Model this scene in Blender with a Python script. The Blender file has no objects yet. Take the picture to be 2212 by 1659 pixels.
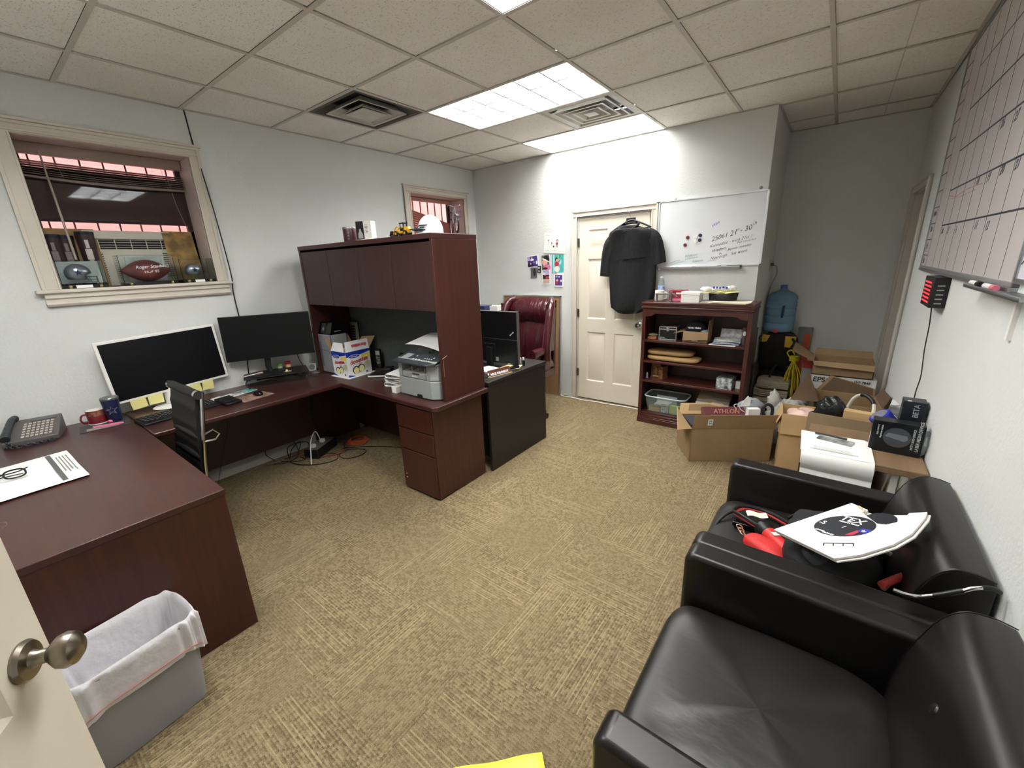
import bpy, bmesh, math, random
from mathutils import Matrix, Vector, Euler
random.seed(7)
S = bpy.context.scene
COL = S.collection

# ------------------------------------------------------------------ camera
cd = bpy.data.cameras.new('camera')
cam = bpy.data.objects.new('camera', cd); COL.objects.link(cam)
cd.sensor_fit = 'HORIZONTAL'; cd.sensor_width = 36.0
cd.lens = 892.65 / 2212 * 36.0
cd.clip_start = 0.02; cd.clip_end = 60
def cam_rot(a, b, c):
    ca, sa, cb, sb, cc, sc = math.cos(a), math.sin(a), math.cos(b), math.sin(b), math.cos(c), math.sin(c)
    f = Vector((sa * cb, ca * cb, -sb)); r = Vector((ca, -sa, 0)); u = r.cross(f)
    R = r * cc + u * sc; U = u * cc - r * sc
    return Matrix((R, U, -f)).transposed()
cam.matrix_world = Matrix.Translation((0, 0, 1.6182)) @ cam_rot(-.6597, .288, -.04).to_4x4()
S.camera = cam

# ------------------------------------------------------------------ world and exposure
w = bpy.data.worlds.new('sky'); S.world = w; w.use_nodes = True
w.node_tree.nodes['Background'].inputs[0].default_value = (0.9, 0.95, 1.0, 1)
w.node_tree.nodes['Background'].inputs[1].default_value = 1.5
S.view_settings.view_transform = 'Standard'
S.view_settings.look = 'None'
S.view_settings.gamma = 1.0
S.view_settings.use_curve_mapping = False
S.view_settings.exposure = 1.18
LAMP = 13.0          # radiance of the ceiling troffers

# ------------------------------------------------------------------ materials
def lin(c):
    return tuple(((x / 255) / 12.92 if x / 255 <= .04045 else ((x / 255 + .055) / 1.055) ** 2.4) for x in c[:3]) + (1,)
_M = {}
class NT:
    def __init__(s, m):
        s.t = m.node_tree; s.n = s.t.nodes; s.l = s.t.links
        s.b = s.n['Principled BSDF']
    def node(s, typ, **k):
        n = s.n.new(typ)
        for a, v in k.items(): setattr(n, a, v)
        return n
    def math(s, op, a, b=None, c=None):
        n = s.node('ShaderNodeMath', operation=op)
        for i, v in enumerate((a, b, c)):
            if v is None: continue
            if isinstance(v, (int, float)): n.inputs[i].default_value = v
            else: s.l.new(v, n.inputs[i])
        return n.outputs[0]
    def mix(s, f, a, b):
        n = s.node('ShaderNodeMix', data_type='RGBA')
        for i, v in ((0, f), (6, a), (7, b)):
            if isinstance(v, (int, float)): n.inputs[i].default_value = v
            elif isinstance(v, tuple): n.inputs[i].default_value = v
            else: s.l.new(v, n.inputs[i])
        return n.outputs[2]
    def coord(s, kind='Object'):
        return s.node('ShaderNodeTexCoord').outputs[kind]
    def noise(s, vec, scale, detail=3, sc=(1, 1, 1)):
        mp = s.node('ShaderNodeMapping'); mp.inputs['Scale'].default_value = sc
        s.l.new(vec, mp.inputs[0])
        n = s.node('ShaderNodeTexNoise'); n.inputs['Scale'].default_value = scale; n.inputs['Detail'].default_value = detail
        s.l.new(mp.outputs[0], n.inputs['Vector'])
        return n.outputs['Fac']
    def ramp(s, f, a, b):
        n = s.node('ShaderNodeMapRange'); n.inputs[1].default_value = a; n.inputs[2].default_value = b
        s.l.new(f, n.inputs[0]); return n.outputs[0]
    def bump(s, h, strength=.3, dist=.01):
        n = s.node('ShaderNodeBump'); n.inputs['Strength'].default_value = strength; n.inputs['Distance'].default_value = dist
        s.l.new(h, n.inputs['Height']); s.l.new(n.outputs[0], s.b.inputs['Normal'])
def P(name, col, rough=.5, metal=0, spec=None, coat=0, trans=0, ior=1.45, alpha=1, emit=None, es=0,
      var=0, vs=8, vsc=(1, 1, 1), col2=None, bump=0, bs=60, bd=.004, bsc=(1, 1, 1), coord='Object', sheen=0):
    if name in _M: return _M[name]
    m = bpy.data.materials.new(name); m.use_nodes = True
    t = NT(m); b = t.b
    b.inputs['Base Color'].default_value = lin(col); b.inputs['Roughness'].default_value = rough
    b.inputs['Metallic'].default_value = metal; b.inputs['IOR'].default_value = ior
    b.inputs['Coat Weight'].default_value = coat; b.inputs['Transmission Weight'].default_value = trans
    b.inputs['Alpha'].default_value = alpha; b.inputs['Sheen Weight'].default_value = sheen
    b.inputs['Coat Roughness'].default_value = .08
    if spec is not None: b.inputs['Specular IOR Level'].default_value = spec
    if emit: b.inputs['Emission Color'].default_value = lin(emit); b.inputs['Emission Strength'].default_value = es
    vec = t.coord(coord)
    if var or col2:
        c2 = lin(col2) if col2 else tuple(x * (1 - var) for x in lin(col)[:3]) + (1,)
        t.l.new(t.mix(t.ramp(t.noise(vec, vs, 4, vsc), .35, .65), lin(col), c2), b.inputs['Base Color'])
    if bump: t.bump(t.noise(vec, bs, 3, bsc), bump, bd)
    _M[name] = m
    return m

def mat_wall(name, col, c2):
    return P(name, col, .75, col2=c2, vs=1.3, bump=.55, bs=75, bd=.004)
WALL = mat_wall('painted_wall', (218, 220, 216), (212, 214, 210))
TRIM = P('cream_paint', (212, 203, 190), .4, var=.06, vs=5, bump=.1, bs=30)
DOORM = P('door_paint', (226, 217, 200), .42, var=.05, vs=3, bump=.12, bs=25)
def mat_wood(name, a, b, rough=.28, sc=(1, 22, 22), coat=.3, s=3.0):
    if name in _M: return _M[name]
    m = bpy.data.materials.new(name); m.use_nodes = True; t = NT(m)
    v = t.coord(); g = t.noise(v, s, 6, sc); g2 = t.noise(v, 1.2, 2)
    f = t.math('MULTIPLY_ADD', g2, .5, t.math('MULTIPLY', g, .6))
    t.l.new(t.mix(t.ramp(f, .38, .72), lin(a), lin(b)), t.b.inputs['Base Color'])
    t.b.inputs['Roughness'].default_value = rough; t.b.inputs['Coat Weight'].default_value = coat
    t.b.inputs['Coat Roughness'].default_value = .15
    t.bump(g, .04, .001); _M[name] = m; return m
WOODX = mat_wood('mahogany_top', (52, 25, 22), (70, 33, 28), .42, (1, 18, 18), .22)
WOODY = mat_wood('mahogany_top_y', (54, 26, 23), (74, 36, 30), .34, (18, 1, 18), .25)
WOODZ = mat_wood('mahogany_panel', (54, 23, 17), (72, 32, 24), .38, (16, 16, .8), .15)
WOODZD = mat_wood('mahogany_panel_dark', (44, 21, 18), (60, 29, 24), .45, (16, 16, .8), .1)
ESPR = mat_wood('espresso_panel', (26, 21, 18), (34, 28, 23), .5, (1, 14, 14), .03)
SHELFW = mat_wood('cherry_shelf', (62, 27, 22), (82, 37, 29), .34, (1, 20, 20), .2)
OAK = mat_wood('brown_table', (116, 92, 68), (138, 112, 84), .45, (10, 1, 10), .1)
LEATH = P('black_leather', (25, 22, 22), .36, var=.2, vs=3, bump=.07, bs=90, bd=.002, spec=.55)
LEATHS = P('black_seat_leather', (31, 30, 29), .38, var=.25, vs=4, bump=.16, bs=10, bd=.01, bsc=(1, 2.2, 1), spec=.5)
BURG = P('oxblood_leather', (74, 26, 32), .26, var=.25, vs=6, bump=.6, bs=7, bd=.03, bsc=(2.5, 1, .6), spec=.6, coat=.3)
BLK = P('black_plastic', (22, 22, 24), .42)
BLKG = P('black_gloss', (12, 12, 14), .12)
SCREEN = P('screen_black', (7, 9, 13), .3, spec=.35)
SCRB = P('screen_back', (16, 18, 20), .45)
WHT = P('white_plastic', (232, 230, 224), .4)
PAPER = P('white_paper', (238, 238, 234), .7, var=.04, vs=9)
GREYP = P('grey_plastic', (150, 152, 150), .5)
DGREY = P('dark_grey_plastic', (55, 58, 62), .45)
CHROME = P('chrome', (210, 210, 212), .16, metal=1)
ALU = P('brushed_aluminium', (178, 180, 182), .38, metal=1)
NICK = P('brushed_nickel', (150, 142, 130), .3, metal=1)
CHLEA = P('chair_leather_matte', (24, 23, 24), .55, var=.2, vs=3)
CARD = P('cardboard', (150, 124, 90), .8, var=.16, vs=4, bump=.1, bs=20)
CARDL = P('cardboard_light', (196, 164, 118), .8, var=.12, vs=5)
CARDD = P('cardboard_dark', (108, 86, 66), .8, var=.18, vs=4)
GLASS = P('clear_glass', (255, 255, 255), .02, trans=1, ior=1.45)
ACR = P('clear_acrylic', (245, 250, 250), .03, trans=1, ior=1.15)
CLEARP = P('clear_tub_plastic', (214, 222, 220), .1, trans=.88, ior=1.12)
RED = P('red_cloth', (196, 44, 42), .6, bump=.2, bs=90)
YEL = P('yellow_plastic', (232, 186, 40), .45)
BLUE = P('blue_plastic', (34, 44, 150), .35)
INK = P('black_ink', (20, 20, 24), .6)
BLUEINK = P('blue_ink', (40, 60, 170), .6)
GRNINK = P('green_ink', (50, 150, 120), .6)
REDINK = P('red_ink', (190, 40, 50), .6)
CORD = P('black_cord', (18, 18, 18), .5)
NAVY = P('navy_enamel', (24, 32, 66), .35)
SILV = P('silver_paint', (150, 156, 164), .28, metal=.75)
WWHT = P('white_ink', (240, 240, 240), .6)
PAD = P('yellow_note', (232, 224, 150), .7)
STEEL = P('ac_enamel', (198, 194, 180), .5)
FABR = P('grey_fabric', (74, 78, 78), .95, var=.25, vs=60, bump=.3, bs=300)
DARKV = P('dark_void', (10, 10, 10), .9)

# ------------------------------------------------------------------ geometry collector
def frame(X, Y, o=(0, 0, 0)):
    X = Vector(X).normalized(); Y = Vector(Y); Z = X.cross(Y).normalized(); Y = Z.cross(X)
    m = Matrix((X, Y, Z)).transposed().to_4x4(); m.translation = Vector(o); return m
def rot(x=0, y=0, z=0): return Euler((math.radians(x), math.radians(y), math.radians(z))).to_matrix().to_4x4()
def T(x, y, z): return Matrix.Translation((x, y, z))
FBACK = lambda o=(0, 0, 0): frame((1, 0, 0), (0, 0, 1), o)      # reads from the room, on the far wall
FLEFT = lambda o=(0, 0, 0): frame((0, 1, 0), (0, 0, 1), o)      # on the left wall
FRIGHT = lambda o=(0, 0, 0): frame((0, -1, 0), (0, 0, 1), o)    # on the right wall
def cr(pts, n=6, closed=False):
    pts = [Vector(p) for p in pts]; out = []; N = len(pts)
    for i in range(N if closed else N - 1):
        if closed: a, b, c, d = pts[(i - 1) % N], pts[i], pts[(i + 1) % N], pts[(i + 2) % N]
        else: a, b, c, d = pts[max(i - 1, 0)], pts[i], pts[i + 1], pts[min(i + 2, N - 1)]
        for k in range(n):
            t = k / n
            out.append(.5 * (2 * b + (c - a) * t + (2 * a - 5 * b + 4 * c - d) * t * t + (3 * b - a - 3 * c + d) * t ** 3))
    if not closed: out.append(pts[-1])
    return out
class G:
    def __init__(s, M=None): s.v = []; s.f = []; s.m = []; s.M = M or Matrix(); s.i = 0
    def add(s, vs, fs):
        o = len(s.v); s.v += [s.M @ Vector(p) for p in vs]
        s.f += [[o + k for k in f] for f in fs]; s.m += [s.i] * len(fs); return s
    def box(s, x0, x1, y0, y1, z0, z1):
        return s.add([(x0, y0, z0), (x1, y0, z0), (x1, y1, z0), (x0, y1, z0), (x0, y0, z1), (x1, y0, z1), (x1, y1, z1), (x0, y1, z1)],
                     [(3, 2, 1, 0), (4, 5, 6, 7), (0, 1, 5, 4), (1, 2, 6, 5), (2, 3, 7, 6), (3, 0, 4, 7)])
    def cyl(s, p0, p1, r, r2=None, n=20, caps=True):
        return s.tube([p0, p1], [r, r if r2 is None else r2], n, caps=caps)
    def tube(s, pts, r, n=8, closed=False, caps=True, flat=1.0):
        pts = [Vector(p) for p in pts]; N = len(pts); rr = r if isinstance(r, (list, tuple)) else [r] * N
        d0 = (pts[1] - pts[0]).normalized()
        u = d0.orthogonal().normalized(); vs = []
        for i, p in enumerate(pts):
            a = pts[(i - 1) % N] if (closed or i) else p; b = pts[(i + 1) % N] if (closed or i < N - 1) else p
            d = (b - a)
            if d.length < 1e-9: d = d0
            d = d.normalized(); u = (u - d * u.dot(d))
            if u.length < 1e-6: u = d.orthogonal()
            u.normalize(); w_ = d.cross(u)
            for k in range(n):
                t = 2 * math.pi * k / n; vs.append(p + (u * math.cos(t) + w_ * math.sin(t) * flat) * rr[i])
        fs = []
        for i in range(N if closed else N - 1):
            j = (i + 1) % N
            for k in range(n): fs.append((i * n + k, i * n + (k + 1) % n, j * n + (k + 1) % n, j * n + k))
        if caps and not closed: fs.append(tuple(range(n - 1, -1, -1))); fs.append(tuple((N - 1) * n + k for k in range(n)))
        return s.add(vs, fs)
    def lathe(s, prof, c=(0, 0, 0), n=28, sx=1, sy=1):
        vs = []; fs = []; c = Vector(c)
        for r, z in prof:
            for k in range(n):
                t = 2 * math.pi * k / n; vs.append((c.x + r * math.cos(t) * sx, c.y + r * math.sin(t) * sy, c.z + z))
        for i in range(len(prof) - 1):
            for k in range(n): fs.append((i * n + k, i * n + (k + 1) % n, (i + 1) * n + (k + 1) % n, (i + 1) * n + k))
        if prof[0][0] > 1e-4: fs.append(tuple(range(n - 1, -1, -1)))
        if prof[-1][0] > 1e-4: fs.append(tuple((len(prof) - 1) * n + k for k in range(n)))
        return s.add(vs, fs)
    def prism(s, pts, d0, d1, ax='y'):
        n = len(pts)
        mk = {'y': lambda p, d: (p[0], d, p[1]), 'x': lambda p, d: (d, p[0], p[1]), 'z': lambda p, d: (p[0], p[1], d)}[ax]
        vs = [mk(p, d0) for p in pts] + [mk(p, d1) for p in pts]
        return s.add(vs, [tuple(range(n - 1, -1, -1)), tuple(range(n, 2 * n))] + [(k, (k + 1) % n, n + (k + 1) % n, n + k) for k in range(n)])
    def ball(s, c, r, nu=20, nv=12, fn=None, e=1.0):
        rx, ry, rz = (r, r, r) if isinstance(r, (int, float)) else r
        sg = lambda x: math.copysign(abs(x) ** e, x)
        vs = []; fs = []
        for j in range(nv + 1):
            ph = -math.pi / 2 + math.pi * j / nv
            for i in range(nu):
                t = 2 * math.pi * i / nu
                x, y, z = sg(math.cos(ph)) * sg(math.cos(t)), sg(math.cos(ph)) * sg(math.sin(t)), sg(math.sin(ph))
                k = fn(x, y, z) if fn else 1
                vs.append((c[0] + rx * x * k, c[1] + ry * y * k, c[2] + rz * z * k))
        for j in range(nv):
            for i in range(nu): fs.append((j * nu + i, j * nu + (i + 1) % nu, (j + 1) * nu + (i + 1) % nu, (j + 1) * nu + i))
        return s.add(vs, fs)
    def surf(s, fn, nu, nv, th=0.0, wrap=False):
        P_ = [[Vector(fn(i / nu, j / nv)) for i in range(nu + (0 if wrap else 1))] for j in range(nv + 1)]
        W = len(P_[0]); vs = [p for r in P_ for p in r]; fs = []
        for j in range(nv):
            for i in range(nu): a, b = j * W + i, j * W + (i + 1) % W; fs.append((a, b, b + W, a + W))
        if th:
            k = len(vs); low = []
            for j in range(nv + 1):
                for i in range(W):
                    pu = P_[j][(i + 1) % W] - P_[j][i - 1] if (wrap or 0 < i < W - 1) else (P_[j][min(i + 1, W - 1)] - P_[j][max(i - 1, 0)])
                    pv = P_[min(j + 1, nv)][i] - P_[max(j - 1, 0)][i]
                    nn = pu.cross(pv); nn = nn.normalized() if nn.length > 1e-12 else Vector((0, 0, 1))
                    low.append(P_[j][i] - nn * th)
            vs += low; fs += [tuple(x + k for x in reversed(f)) for f in fs]
            for j in range(nv):
                if not wrap:
                    for i in (0, W - 1):
                        a = j * W + i; q = (a, a + W, a + W + k, a + k); fs.append(q if i == 0 else q[::-1])
            for i in range(nu):
                for j in (0, nv):
                    a, b = j * W + i, j * W + (i + 1) % W; q = (a, a + k, b + k, b); fs.append(q if j == 0 else q[::-1])
        return s.add(vs, fs)
    def pane(s, pts, th=.0006):
        """thin flat sheet in local XY, facing +Z"""
        n = len(pts); vs = [(p[0], p[1], 0) for p in pts] + [(p[0], p[1], th) for p in pts]
        return s.add(vs, [tuple(range(n - 1, -1, -1)), tuple(range(n, 2 * n))] + [(k, (k + 1) % n, n + (k + 1) % n, n + k) for k in range(n)])
    def rect(s, x0, x1, y0, y1, z=0, th=.0006):
        return s.box(x0, x1, y0, y1, z, z + th)
    def disc(s, x, y, r, z=0, th=.0006, n=24, ry=None):
        return s.prism([(x + r * math.cos(2 * math.pi * k / n), y + (ry or r) * math.sin(2 * math.pi * k / n)) for k in range(n)], z, z + th, 'z')
    def line(s, pts, wd, z=0, th=.0006):
        for (x0, y0), (x1, y1) in zip(pts, pts[1:]):
            d = Vector((x1 - x0, y1 - y0)); L = d.length
            if L < 1e-6: continue
            d /= L; n = Vector((-d.y, d.x)) * wd / 2; e = d * wd * .35
            q = [(x0 - e.x + n.x, y0 - e.y + n.y), (x0 - e.x - n.x, y0 - e.y - n.y), (x1 + e.x - n.x, y1 + e.y - n.y), (x1 + e.x + n.x, y1 + e.y + n.y)]
            s.prism(q, z, z + th, 'z')
        return s
    def star(s, x, y, r, z=0, th=.0006, k=.4, a0=90):
        return s.prism([(x + (r if i % 2 == 0 else r * k) * math.cos(math.radians(a0 + 36 * i)), y + (r if i % 2 == 0 else r * k) * math.sin(math.radians(a0 + 36 * i))) for i in range(10)], z, z + th, 'z')
    def build(s, name, mats, parent=None, bev=0, seg=2, smooth=None, sub=0, label=None):
        me = bpy.data.meshes.new(name); me.from_pydata([tuple(p) for p in s.v], [], s.f)
        mats = mats if isinstance(mats, (list, tuple)) else [mats]
        for m in mats: me.materials.append(m)
        bm = bmesh.new(); bm.from_mesh(me)
        for f, mi in zip(bm.faces, s.m): f.material_index = min(mi, len(mats) - 1)
        bmesh.ops.recalc_face_normals(bm, faces=bm.faces)
        bm.to_mesh(me); bm.free()
        me.shade_smooth(); me.set_sharp_from_angle(angle=math.radians(smooth if smooth is not None else 32))
        o = bpy.data.objects.new(name, me); COL.objects.link(o)
        if parent: o.parent = parent
        if bev:
            b = o.modifiers.new('bevel', 'BEVEL'); b.width = bev; b.segments = seg; b.limit_method = 'ANGLE'; b.angle_limit = math.radians(35)
            b.harden_normals = False
        if sub:
            b = o.modifiers.new('sub', 'SUBSURF'); b.levels = sub; b.render_levels = sub
        if label: o['label'] = label
        return o
def tag(o, label, cat, group=None, kind=None):
    o['label'] = label; o['category'] = cat
    if group: o['group'] = group
    if kind: o['kind'] = kind
    return o
def thing(name, label, cat, loc=(0, 0, 0), rz=0, group=None, M=None):
    o = bpy.data.objects.new(name, None); o.empty_display_size = .05; COL.objects.link(o)
    if M is not None: o.matrix_world = M
    else: o.location = loc; o.rotation_euler = (0, 0, math.radians(rz))
    return tag(o, label, cat, group)
def struct(o): o['kind'] = 'structure'; return o
def text(s, size, m, parent, M, name='lettering', ex=.0004, align='LEFT', shear=0, bold=0, sp=1.0):
    c = bpy.data.curves.new(name, 'FONT'); c.body = s; c.size = size; c.extrude = ex; c.shear = shear; c.offset = bold
    c.align_x = align; c.space_character = sp; c.resolution_u = 3
    o = bpy.data.objects.new(name + '_c', c); COL.objects.link(o)
    dg = bpy.context.evaluated_depsgraph_get(); me = bpy.data.meshes.new_from_object(o.evaluated_get(dg))
    bpy.data.objects.remove(o)
    me.materials.clear(); me.materials.append(m)
    t = bpy.data.objects.new(name, me); COL.objects.link(t)
    if parent: t.parent = parent
    t.matrix_local = M
    return t
def merge_text(items, m, parent, name='lettering'):
    """several short strings joined as one lettering mesh; items = (string, size, matrix, shear)"""
    bm = bmesh.new()
    for s_, size, M, sh in items:
        c = bpy.data.curves.new('t', 'FONT'); c.body = s_; c.size = size; c.extrude = .0003; c.shear = sh; c.resolution_u = 2; c.offset = .0004
        o = bpy.data.objects.new('t', c); COL.objects.link(o)
        me = bpy.data.meshes.new_from_object(o.evaluated_get(bpy.context.evaluated_depsgraph_get())); bpy.data.objects.remove(o)
        me.transform(M); bm.from_mesh(me); bpy.data.meshes.remove(me)
    me = bpy.data.meshes.new(name); bm.to_mesh(me); bm.free(); me.materials.append(m)
    o = bpy.data.objects.new(name, me); COL.objects.link(o); o.parent = parent
    for p in me.polygons: p.material_index = 0
    return o
def copy_tree(o, parent=None):
    c = o.copy(); COL.objects.link(c); c.parent = parent
    for ch in list(o.children): copy_tree(ch, c)
    return c
# ================================================================== ROOM
XL, XR, YB, YA, YF, XC, H = -3.79, .44, 4.262, 5.30, -.48, -.5485, 2.719
X0, Y0, TT = -1.4153, 1.8619, .6096
def mat_carpet():
    m = bpy.data.materials.new('carpet_tiles'); m.use_nodes = True; t = NT(m)
    sx = t.node('ShaderNodeSeparateXYZ'); t.l.new(t.coord(), sx.inputs[0]); x, y = sx.outputs[0], sx.outputs[1]
    s = .5
    px = t.math('FLOOR', t.math('DIVIDE', x, s)); py = t.math('FLOOR', t.math('DIVIDE', y, s))
    par = t.math('MODULO', t.math('ABSOLUTE', t.math('ADD', px, py)), 2)
    def sel(a, b): return t.math('ADD', t.math('MULTIPLY', a, par), t.math('MULTIPLY', b, t.math('SUBTRACT', 1, par)))
    u = sel(x, y); v = sel(y, x)
    def comb(a, b, c=0):
        n = t.node('ShaderNodeCombineXYZ')
        for i, q in enumerate((a, b, c)):
            if isinstance(q, (int, float)): n.inputs[i].default_value = q
            else: t.l.new(q, n.inputs[i])
        return n.outputs[0]
    def white(vec):
        n = t.node('ShaderNodeTexWhiteNoise', noise_dimensions='3D'); t.l.new(vec, n.inputs['Vector']); return n.outputs['Value']
    tid = t.math('ADD', t.math('MULTIPLY', px, 13.7), t.math('MULTIPLY', py, 7.3))
    # ribs and little woven dashes
    rib = t.math('SINE', t.math('MULTIPLY', v, 2 * math.pi / .0125))
    dash = white(comb(t.math('FLOOR', t.math('DIVIDE', u, .011)), t.math('FLOOR', t.math('DIVIDE', v, .0125)), tid))
    fine = t.noise(t.coord(), 260, 2)
    zone = t.noise(comb(u, v, tid), 2.2, 1)
    body = t.math('ADD', t.math('MULTIPLY', rib, .16), t.math('MULTIPLY', t.math('SUBTRACT', dash, .5), .55))
    body = t.math('MULTIPLY', body, t.math('MULTIPLY_ADD', t.ramp(zone, .3, .7), .6, .4))
    # long pale pinstripes in random runs
    row = t.math('FLOOR', t.math('DIVIDE', v, .0165)); run = t.math('FLOOR', t.math('DIVIDE', t.math('ADD', u, t.math('MULTIPLY', row, .137)), .30))
    on = t.math('GREATER_THAN', white(comb(row, run, tid)), .5)
    region = t.math('GREATER_THAN', t.noise(comb(t.math('MULTIPLY', u, 1.1), t.math('MULTIPLY', v, 2.4), tid), 1.6, 0), .545)
    fr = t.math('FRACT', t.math('DIVIDE', v, .0165)); thin = t.math('LESS_THAN', t.math('ABSOLUTE', t.math('SUBTRACT', fr, .5)), .15)
    stripe = t.math('MULTIPLY', t.math('MULTIPLY', on, thin), region)
    dirt = t.ramp(t.noise(t.coord(), 1.1, 4), .3, .75)
    f = t.math('ADD', t.math('ADD', .46, body), t.math('MULTIPLY', t.math('SUBTRACT', fine, .5), 1.3))
    f = t.math('ADD', f, t.math('MULTIPLY', stripe, .42))
    c = t.mix(f, lin((84, 71, 50)), lin((160, 143, 111)))
    c = t.mix(t.math('MULTIPLY', dirt, .22), c, lin((92, 80, 58)))
    t.l.new(c, t.b.inputs['Base Color']); t.b.inputs['Roughness'].default_value = .95
    t.b.inputs['Specular IOR Level'].default_value = .1
    t.bump(t.math('ADD', rib, t.math('MULTIPLY', fine, 2)), .25, .002)
    return m
g = G(); g.box(XL - .3, XR + .3, -3.2, YA + .3, -.05, 0)
struct(g.build('floor', mat_carpet()))

def wall_boxes(g, fixed, a0, a1, z0, z1, holes, axis):
    """wall slab with rectangular holes; fixed = (lo, hi) of its thickness; axis the direction it runs"""
    ys = sorted({a0, a1, *[h[0] for h in holes], *[h[1] for h in holes]}); zs = sorted({z0, z1, *[h[2] for h in holes], *[h[3] for h in holes]})
    for a, b in zip(ys, ys[1:]):
        for c, d in zip(zs, zs[1:]):
            m_, n_ = (a + b) / 2, (c + d) / 2
            if any(h[0] < m_ < h[1] and h[2] < n_ < h[3] for h in holes): continue
            if axis == 'y': g.box(fixed[0], fixed[1], a, b, c, d)
            else: g.box(a, b, fixed[0], fixed[1], c, d)
WIN1 = (.40, 1.235, 1.56, 2.418); WIN2 = (3.215, 4.045, 1.56, 2.375)
g = G(); wall_boxes(g, (XL - .27, XL), YF, YA, 0, H + .17, [WIN1, WIN2], 'y'); struct(g.build('wall_left', WALL))
g = G(); wall_boxes(g, (YB, YB + .14), XL, XC, 0, H + .17, [(-2.318, -1.505, 0, 2.048)], 'x'); g.box(XC - .14, XC, YB + .14, YA, 0, H + .17)
g.box(-2.6, -1.3, YB + .5, YB + .55, 0, 2.4)
struct(g.build('wall_back', WALL))
g = G(); g.box(XC - .14, XR + .2, YA, YA + .14, 0, H + .17); struct(g.build('wall_alcove', WALL))
XW = lambda y: .44 + .010 * (5.3 - y)          # the right wall runs half a degree off square
g = G(T(.44, 5.3, 0) @ rot(0, 0, math.degrees(math.atan(.010)))); wall_boxes(g, (0, .14), -7.4, .0, 0, H + .17, [(-.87, -.14, 0, 2.04)], 'y'); struct(g.build('wall_right', WALL))
FR = lambda y, z, off=0.0: frame((.010, -1, 0), (0, 0, 1), (XW(y) - off, y, z))
g = G(); wall_boxes(g, (YF - .12, YF), XL, XR + .1, 0, H + .17, [(-.40, .40, 0, 2.06)], 'x'); struct(g.build('wall_front', WALL))
g = G(); g.box(-1.7, XR + .2, -2.02, -1.9, 0, H); g.box(-1.82, -1.7, -2.02, YF - .12, 0, H); struct(g.build('wall_hall', WALL))
g = G(); g.box(-1.82, XR + .25, -2.02, YF - .12, 2.5, 2.6); struct(g.build('ceiling_hall', P('hall_ceiling', (215, 212, 205), .8)))

# ceiling: every tile, then the tee grid hanging 4 mm below them
TILE = P('ceiling_tile', (196, 190, 180), .95, var=.07, vs=3)
def mat_tile():
    m = bpy.data.materials.new('fissured_tile'); m.use_nodes = True; t = NT(m)
    v = t.coord(); a = t.noise(v, 85, 2, (1, 1.7, 1)); b = t.noise(v, 1.4, 3); c = t.noise(v, 140, 2)
    pit = t.ramp(a, .33, .40)
    col = t.mix(t.ramp(b, .35, .7), lin((244, 239, 233)), lin((234, 227, 219)))
    t.l.new(t.mix(pit, lin((212, 205, 196)), col), t.b.inputs['Base Color']); t.b.inputs['Roughness'].default_value = .95
    t.bump(t.math('ADD', pit, c), .35, .003); return m
TILEM = mat_tile()
cells_i = [(-3.9, -3)] + [(i, i + 1) for i in range(-3, 2)] + [(2, 3.043)]
xs = lambda i: max(XL, min(XR, X0 + i * TT))
TROFF = [(-2, 0, 1), (-2, 0, 3), (0, 2, -1), (-2, 0, -3)]
VENT = [(-3, -2, 0), (-1, 0, 2)]
g = G()
for a, b in cells_i:
    for j in range(-4, 6):
        x0, x1 = xs(a), xs(b); y0, y1 = max(YF, Y0 + j * TT), min(YA, Y0 + (j + 1) * TT)
        if y1 - y0 < .03 or x1 - x0 < .03: continue
        if j >= 4 and x1 <= XC + .02: continue
        if j >= 4 and x0 < XC: x0 = XC
        if any(t0 <= a and b <= t1 and j == tj for t0, t1, tj in TROFF + VENT): continue
        e = .0125; g.box(x0 + e, x1 - e, y0 + e, y1 - e, H + .003, H + .02)
g.i = 1; g.box(XL - .1, XR + .15, YF - .1, YA + .1, H + .15, H + .16)
ceil = struct(g.build('ceiling', [TILEM, P('plenum', (60, 58, 55), .9)]))
TEE = P('ceiling_tee', (206, 199, 190), .6, var=.1, vs=6)
g = G(); hw = .0115
for i in range(-3, 3):
    x = X0 + i * TT
    for j in range(-4, 6):
        if any(t0 < i < t1 and j == tj for t0, t1, tj in TROFF): continue
        y0, y1 = max(YF, Y0 + j * TT), min(YB if x < XC else YA, Y0 + (j + 1) * TT)
        if y1 > y0: g.box(x - hw, x + hw, y0, y1, H - .003, H + .001)
x = X0 + 2.541 * TT; g.box(x - .003, x + .003, YF, YA, H + .0022, H + .004)
for j in range(-3, 6):
    y = Y0 + j * TT
    if y > YB - .05: g.box(XC, XR, y - hw, y + hw, H - .0032, H + .0008); continue
    g.box(XL, XR, y - hw, y + hw, H - .0032, H + .0008)
g.box(XL, XL + .02, YF, YB, H - .003, H); g.box(XR - .02, XR, YF, YA, H - .003, H); g.box(XL, XC, YB - .02, YB, H - .003, H)
g.box(XC, XC + .018, YB, YA, H - .003, H); g.box(XC, XR, YA - .02, YA, H - .003, H)
g.build('ceiling_grid', TEE, ceil)

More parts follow.
